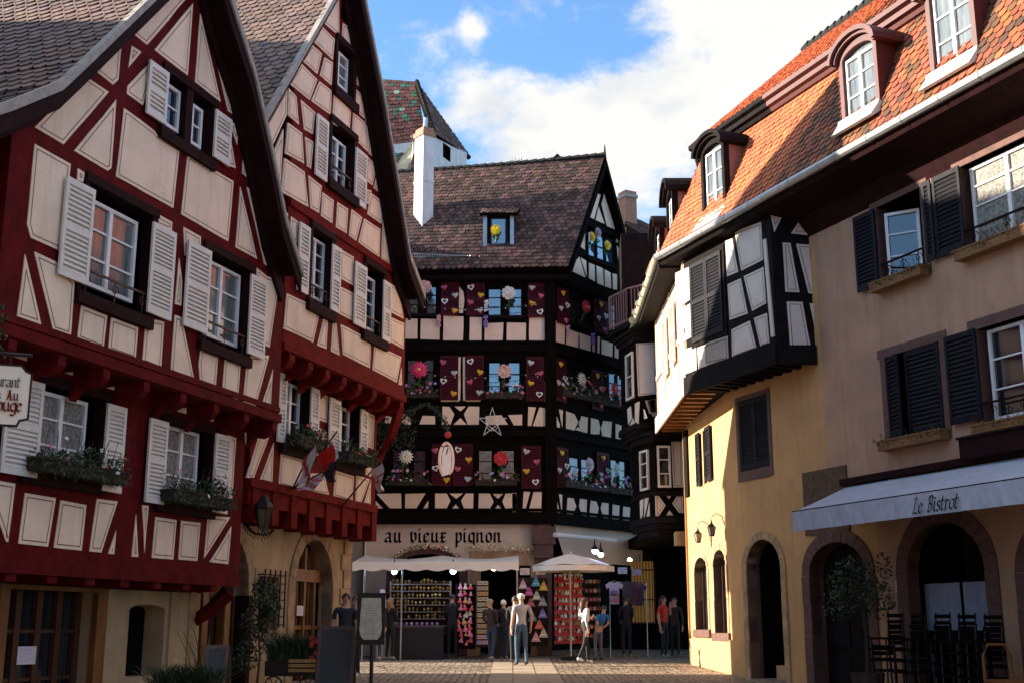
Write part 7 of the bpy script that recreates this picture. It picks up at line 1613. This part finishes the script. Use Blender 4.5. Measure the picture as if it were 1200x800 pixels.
# ================================================================= PEOPLE
def person(px, Y, H, label, cols, face=0, stride=0, phase=1, arms='down', lean=0, hairc=(.05, .03, .02), hair='short', cap=None, group=None, bare=True, slim=1.0, look=0, extra=None, zoff=0):
    """cols: (shirt, trousers, shoes, sleeves_long, torso hem); a body grown on a skeleton as one continuous surface"""
    base = gp(px, Y); base.z += zoff; s = H/1.75
    J = {}
    def P(n, x, y, z): J[n] = V(x, y, z)
    sh, hp_ = .185*slim, .09
    P('pelvis', 0, 0, .93); P('waist', 0, -.01+lean*.1, 1.07); P('chest', 0, lean*.3, 1.28); P('neckb', 0, .01+lean*.45, 1.45); P('neck', 0, -.01+lean*.5, 1.52); P('head', 0, -.02+lean*.55, 1.60); P('crown', 0, -.01+lean*.57, 1.685)
    for sd_, n in ((-1, 'l'), (1, 'r')):
        st = stride*sd_*phase
        P('hip'+n, sd_*hp_, 0, .90); P('knee'+n, sd_*.10, -.03-st*.22, .50+.02*abs(st)); P('ankle'+n, sd_*.10, .02-st*.36 if st >= 0 else .02-st*.50, .085+(.10*abs(st) if st < 0 else 0)); a = J['ankle'+n]
        P('heel'+n, a.x, a.y+.05, a.z-.045); P('toe'+n, a.x+sd_*.02, a.y-.15, max(.03, a.z-.065))
        P('sho'+n, sd_*sh, .01+lean*.42, 1.42)
        mode = arms if isinstance(arms, str) else arms[0 if sd_ < 0 else 1]
        if mode == 'down': P('elb'+n, sd_*(sh+.05), .04+lean*.3, 1.13); P('wri'+n, sd_*(sh+.07), -.02+lean*.2, .88); hd = V(0, -.02, -1)
        elif mode == 'swing': P('elb'+n, sd_*(sh+.05), .12, 1.15); P('wri'+n, sd_*(sh+.04), .06-st*.0, .93); hd = V(0, -.2, -1)
        elif mode == 'phone': P('elb'+n, sd_*(sh+.05), .02, 1.14); P('wri'+n, sd_*(sh-.04), -.24, 1.17); hd = V(-sd_*.4, -1, .2)
        elif mode == 'face': P('elb'+n, sd_*(sh+.04), -.10, 1.17); P('wri'+n, sd_*(sh-.08), -.17, 1.38); hd = V(0, -.2, 1)
        elif mode == 'front': P('elb'+n, sd_*(sh+.03), -.02+lean*.4, 1.15); P('wri'+n, sd_*.10, -.22+lean*.5, 1.02); hd = V(-sd_*.6, -.6, -.2)
        hd.normalize(); w_ = J['wri'+n]; P('palm'+n, *(w_+hd*.055)); P('knu'+n, *(w_+hd*.095))
        side = hd.cross(V(0, 1, 0) if abs(hd.y) < .8 else V(0, 0, 1)).normalized()
        side = hd.cross(V(sd_, 0, 0)).normalized()
        for k in range(4):
            o_ = side*((k-1.5)*.022); L = (.062, .075, .07, .052)[k]; cu = V(-sd_, 0, 0)*.02
            P('f%d%s' % (k, n), *(w_+hd*.10+o_)); P('g%d%s' % (k, n), *(w_+hd*(.10+L*.55)+o_+cu*.4)); P('h%d%s' % (k, n), *(w_+hd*(.10+L*.9)+o_+cu*1.4))
        P('t0'+n, *(w_+hd*.05+side*-.042)); P('t1'+n, *(w_+hd*.09+side*-.062+V(-sd_, 0, 0)*.012))
    R = dict(pelvis=(.155*slim, .115), waist=(.135*slim, .10), chest=(.165*slim, .115), neckb=(.085, .07), neck=(.052, .055), head=(.072, .088), crown=(.052, .065))
    for n in 'lr':
        R.update({'hip'+n: (.088, .092), 'knee'+n: (.056, .06), 'ankle'+n: (.038, .042), 'heel'+n: (.036, .036), 'toe'+n: (.036, .026), 'sho'+n: (.062, .062), 'elb'+n: (.043, .043), 'wri'+n: (.028, .028), 'palm'+n: (.030, .034), 'knu'+n: (.022, .036), 't0'+n: (.012, .012), 't1'+n: (.009, .009)})
        for k in range(4): R['f%d%s' % (k, n)] = (.009, .009); R['g%d%s' % (k, n)] = (.0085, .0085); R['h%d%s' % (k, n)] = (.007, .007)
    E = [('pelvis', 'waist'), ('waist', 'chest'), ('chest', 'neckb'), ('neckb', 'neck'), ('neck', 'head'), ('head', 'crown')]
    for n in 'lr':
        E += [('pelvis', 'hip'+n), ('hip'+n, 'knee'+n), ('knee'+n, 'ankle'+n), ('ankle'+n, 'toe'+n), ('ankle'+n, 'heel'+n), ('chest', 'sho'+n), ('sho'+n, 'elb'+n), ('elb'+n, 'wri'+n), ('wri'+n, 'palm'+n), ('palm'+n, 'knu'+n), ('palm'+n, 't0'+n), ('t0'+n, 't1'+n)]
        for k in range(4): E += [('knu'+n, 'f%d%s' % (k, n)), ('f%d%s' % (k, n), 'g%d%s' % (k, n)), ('g%d%s' % (k, n), 'h%d%s' % (k, n))]
    names = list(J); idx = {n: i for i, n in enumerate(names)}
    me = bpy.data.meshes.new('skeleton'); me.from_pydata([tuple(J[n]) for n in names], [(idx[a], idx[b]) for a, b in E], []); tmp = bpy.data.objects.new('tmp', me); COL.objects.link(tmp)
    sk = tmp.modifiers.new('s', 'SKIN'); sk.use_smooth_shade = True; sk.branch_smoothing = .4
    for i, n in enumerate(names): me.skin_vertices[0].data[i].radius = R[n]; me.skin_vertices[0].data[i].use_root = (n == 'pelvis')
    ss = tmp.modifiers.new('u', 'SUBSURF'); ss.levels = 1; ss.render_levels = 1
    dg = bpy.context.evaluated_depsgraph_get(); ev = tmp.evaluated_get(dg); bm_ = bpy.data.meshes.new_from_object(ev); bpy.data.objects.remove(tmp)
    # materials by the nearest bone
    def near(p_):
        best = None; bd = 9
        for a, b in E:
            A_, B_ = J[a], J[b]; d_ = B_-A_; t_ = max(0, min(1, (p_-A_).dot(d_)/max(d_.dot(d_), 1e-9))); q = (A_+d_*t_-p_).length
            if q < bd: bd = q; best = (a, b, t_)
        return best
    shirt_, trous, shoes, long_, hem = cols
    ms = [mat('clothing skin', (.50, .27, .19), .55, .05), mat('shirt cloth', shirt_, .85, .15, 8, .4, 18), mat('trouser cloth', trous, .85, .2, 8, .4, 18), mat('shoe', shoes, .6, .1)]
    for m_ in ms: bm_.materials.append(m_)
    for f in bm_.polygons:
        c_ = f.center; a, b, t_ = near(c_); k = 1
        if b.startswith(('ankle', 'toe', 'heel')) and (b[0] != 'a' or c_.z < .06): k = 3
        elif b.startswith(('hip', 'knee', 'ankle')): k = 2
        elif a == 'pelvis': k = 2 if c_.z < hem else 1
        elif b in ('waist', 'chest'): k = 1 if c_.z > hem else (2 if c_.z < 1.0 else 0)
        elif b in ('neckb',): k = 1
        elif b in ('neck', 'head', 'crown'): k = 0
        elif b.startswith('sho'): k = 1
        elif b.startswith('elb'): k = 1 if (long_ or t_ < .75) else 0
        elif b.startswith('wri'): k = 1 if long_ and t_ < .92 else 0
        else: k = 0
        f.material_index = k; f.use_smooth = True
    bm_.transform(Matrix.Scale(s, 4)); bm_.name = 'person'
    o = bpy.data.objects.new('person', bm_); COL.objects.link(o); o.location = base; o.rotation_euler = (0, 0, face); tag(o, label, 'person', group)
    WM[o.name] = Matrix.Translation(base) @ Matrix.Rotation(face, 4, 'Z')
    T = WM[o.name] @ Matrix.Scale(s, 4); hc_ = J['head']; w = lambda v: T @ v
    def sub(mb, nm, m_):
        mb.v = [T @ p_ for p_ in mb.v]; return mb.build(nm, m_, o, smooth=True)
    # face: eyes, nose, mouth, ears
    mb = MB(); mb.ball(hc_+V(0, -.088, -.012), .013, 0, (.5, .27, .19), 6, (1, 1, 1.5)); mb.ball(hc_+V(-.078, .01, -.01), .016, 0, (.5, .27, .19), 6, (.5, 1, 1.6)); mb.ball(hc_+V(.078, .01, -.01), .016, 0, (.5, .27, .19), 6, (.5, 1, 1.6))
    mb.ball(hc_+V(-.03, -.078, .012), .009, 0, (.02, .015, .015), 6); mb.ball(hc_+V(.03, -.078, .012), .009, 0, (.02, .015, .015), 6); mb.ball(hc_+V(0, -.077, -.05), .014, 0, (.4, .12, .1), 6, (1.5, .6, .5)); sub(mb, 'face_features', 'col')
    if hair:
        mb = MB(); seg = 14; vs = []; fs = []; top = 8
        for i in range(top):
            a = math.pi*.62*i/(top-1)
            for k in range(seg):
                b = 2*math.pi*k/seg; fr_ = max(0, -math.sin(b)); lim = a*(1-.42*fr_); r_ = .089
                vs.append(hc_+V(0, .012, .028)+V(r_*.94*math.sin(lim)*math.cos(b), r_*1.12*math.sin(lim)*math.sin(b), r_*1.1*math.cos(lim)))
        for i in range(top-1):
            for k in range(seg): fs.append((i*seg+k, (i+1)*seg+k, (i+1)*seg+(k+1) % seg, i*seg+(k+1) % seg))
        mb.mesh(vs, fs, 0, hairc)
        if hair == 'long':
            mb.tube([hc_+V(0, .05, .05), hc_+V(0, .085, -.05), hc_+V(0, .09, -.17), hc_+V(.01, .085, -.30)], [.07, .085, .075, .03], 10, 0, hairc)
        sub(mb, 'hair' if not cap else 'cap', 'col')
    if cap:
        mb = MB(); mb.ball(hc_+V(0, .0, .055), .095, 0, cap, 12, (1, 1.15, .75)); mb.prism([hc_+V(-.07, -.08, .05), hc_+V(.07, -.08, .05), hc_+V(.05, -.16, .04), hc_+V(-.05, -.16, .04)], V(0, 0, .012), 0, cap); sub(mb, 'cap_crown', 'col')
    if extra: extra(o, J, sub)
    return o
def strap(o, J, sub):
    mb = MB(); c = J['chest']; mb.tube([c+V(.15, .02, .14), c+V(.06, .135, .05), c+V(-.08, .135, -.14), c+V(-.17, .05, -.32)], .012, 5, 0, (.02, .02, .02)); sub(mb, 'bag_strap', 'col')
    mb = MB(); mb.box(J['wrir']+V(-.05, -.10, .05), .07, .012, .13, 0, 0, (.02, .02, .02)); sub(mb, 'phone', 'col')
    mb = MB()
    for n in 'r': mb.tube([J['hip'+n]+V(.10, 0, 0), J['knee'+n]+V(.065, .01, 0), J['ankle'+n]+V(.045, .01, .02)], .006, 4, 0, (.6, .6, .6))
    sub(mb, 'trouser_stripe', 'col')
away = math.pi
person(611, 30.7, 1.76, 'man in a grey shirt, jeans and white cap seen from behind in the sunlit strip', ((.42, .42, .45), (.05, .10, .17), (.02, .02, .02), False, .97), face=away+.35, stride=.16, arms=('swing', 'down'), hairc=(.5, .5, .5), cap=(.78, .78, .76))
person(603.5, 32.0, 1.70, 'person in dark clothes almost hidden behind the man in the grey shirt', ((.02, .02, .025), (.015, .015, .02), (.10, .07, .05), True, .95), face=away-.2, stride=.25, arms='front')
person(685.5, 31.8, 1.66, 'woman in a cropped grey top and black striped leggings walking with a phone', ((.52, .52, .56), (.012, .012, .015), (.75, .74, .72), True, 1.10), face=away-1.0, stride=.55, phase=1, arms=('swing', 'phone'), hairc=(.05, .02, .012), hair='long', slim=.86, extra=strap)
person(530, 34.0, 1.76, 'person in a long black coat looking at the gilt ornaments', ((.008, .008, .010), (.008, .008, .010), (.04, .04, .05), True, .70), face=away+.1, arms='front', hairc=(.03, .015, .01))
person(576, 32.9, 1.62, 'elderly person in a dark brown coat and beige cap at the stall', ((.030, .020, .018), (.02, .035, .07), (.3, .28, .26), True, .84), face=away-.4, stride=.4, arms='front', lean=.25, hairc=(.3, .27, .24), cap=(.28, .22, .17))
person(591, 33.0, 1.60, 'white-haired elderly person in a navy coat leaning at the stall', ((.014, .018, .03), (.014, .02, .05), (.2, .19, .18), True, .86), face=away-.2, stride=.35, arms='front', lean=.25, hairc=(.70, .70, .70))
person(701, 33.2, 1.45, 'person in a bright blue top and grey trousers bending at the clothes', ((.015, .12, .36), (.10, .10, .12), (.03, .03, .03), False, .92), face=away+.5, arms='front', lean=.7, hairc=(.03, .02, .02))
person(778, 34.6, 1.72, 'woman in a red top and black trousers standing in the dark passage', ((.62, .03, .015), (.01, .01, .012), (.25, .25, .25), False, .98), face=.9, arms=('down', 'face'), hairc=(.04, .02, .012), hair='long', slim=.88)
person(791, 35.0, 1.68, 'person in dark brown clothes right of the woman in red', ((.05, .025, .02), (.01, .01, .012), (.05, .05, .05), True, .92), face=-.6, arms='down', hairc=(.03, .02, .012))
person(734, 34.9, 1.70, 'person in dark navy clothes among the hanging shirts', ((.01, .012, .03), (.01, .01, .014), (.3, .25, .08), True, .92), face=away+.3, arms='front')
person(404, 24.5, 1.74, 'short-haired man in a dark T-shirt standing behind the menu board', ((.012, .018, .03), (.02, .02, .025), (.02, .02, .02), False, .95), face=.35, arms='down', hairc=(.05, .03, .02))
person(416, 26.0, 1.68, 'person behind the man in the dark T-shirt, mostly hidden', ((.03, .02, .02), (.02, .02, .03), (.6, .58, .55), False, .95), face=-.5, arms='down', hairc=(.10, .05, .03))
person(457, 33.6, 1.66, 'blonde long-haired woman in a black jacket by the canopy pole', ((.015, .015, .018), (.02, .02, .02), (.5, .48, .45), True, .92), face=away-.6, arms='front', hairc=(.30, .14, .05), hair='long', slim=.9)
person(441, 33.3, 1.68, 'person mostly hidden behind the menu stand with pale shoes', ((.03, .03, .03), (.05, .05, .06), (.75, .74, .72), True, .92), face=away+.2, arms='down', hairc=(.12, .07, .04))
t = thing('white_cloth_panel', gp(449, 33.9), 'white cloth side panel leaning beside the canopy pole', 'cloth panel'); mb = MB(); a = at(441, 700, 33.9); mb.prism([V(a.x+.10, 33.9, at(0, 690, 33.9).z), V(a.x+.22, 33.9, at(0, 690, 33.9).z), V(a.x+.52, 33.9, gz(33.9)+.02), V(a.x+.02, 33.9, gz(33.9)+.02)], V(0, .03, 0)); mb.build('cloth', 'canvas', t)

# ================================================================= NEIGHBOURS ADDED TO CLOSE AND SHADE THE SQUARE (outside the frame)
h0 = thing('neighbour_house', LF.w(uL-5, .3, 0), 'plastered gabled house adjoining the first red house on the left', 'house')
zap = 11.4; zev = 7.2; uc0 = uL-3.6
mb = MB(); mb.prism([LF.w(uL-.9, -.5, -.1), LF.w(uL-6.8, -.5, -.1), LF.w(uL-6.8, zev, -.1), LF.w(uc0, zap, -.1), LF.w(uL-.9, zev, -.1)], LF.n*-11); mb.build('wall', 'limew', h0)
roof_patch(LF.w(uL-7.3, zev-.4, .4), LF.w(uL-7.3, zev-.4, -12), LF.w(uc0, zap+.1, -12), LF.w(uc0, zap+.1, .4), h0, 'tile', cf_brown, row=.3, wid=.3)
roof_patch(LF.w(uL-.55, zev-.3, -12), LF.w(uL-.55, zev-.3, .1), LF.w(uc0, zap+.1, .4), LF.w(uc0, zap+.1, -12), h0, 'tile', cf_brown, row=.3, wid=.3)
mb = MB(); mb.box((-16, 22.6, 7.7), 4, 5.8, 15.4); mb.box((-16, 16.1, 6.3), 4, 7.2, 12.6); mb.build('sun_blocker', 'limew', h0)  # unseen boxes added to block low sun from the pink wall and left roofs
hb = thing('unseen_row', V(0, -9, 0), 'unseen row of tall rendered buildings added behind the viewpoint to shade the square', 'building')  # unseen row, added to darken the lower floors
mb = MB(); mb.box((0, -12, 5), 44, 8, 11); mb.build('wall', 'pink', hb)
roof_patch(V(-22, -7.8, 10.5), V(22, -7.8, 10.5), V(22, -12, 14), V(-22, -12, 14), hb, 'tile', cf_brown, row=.5, wid=.6); roof_patch(V(22, -16.2, 10.5), V(-22, -16.2, 10.5), V(-22, -12, 14), V(22, -12, 14), hb, 'tile', cf_brown, row=.5, wid=.6)
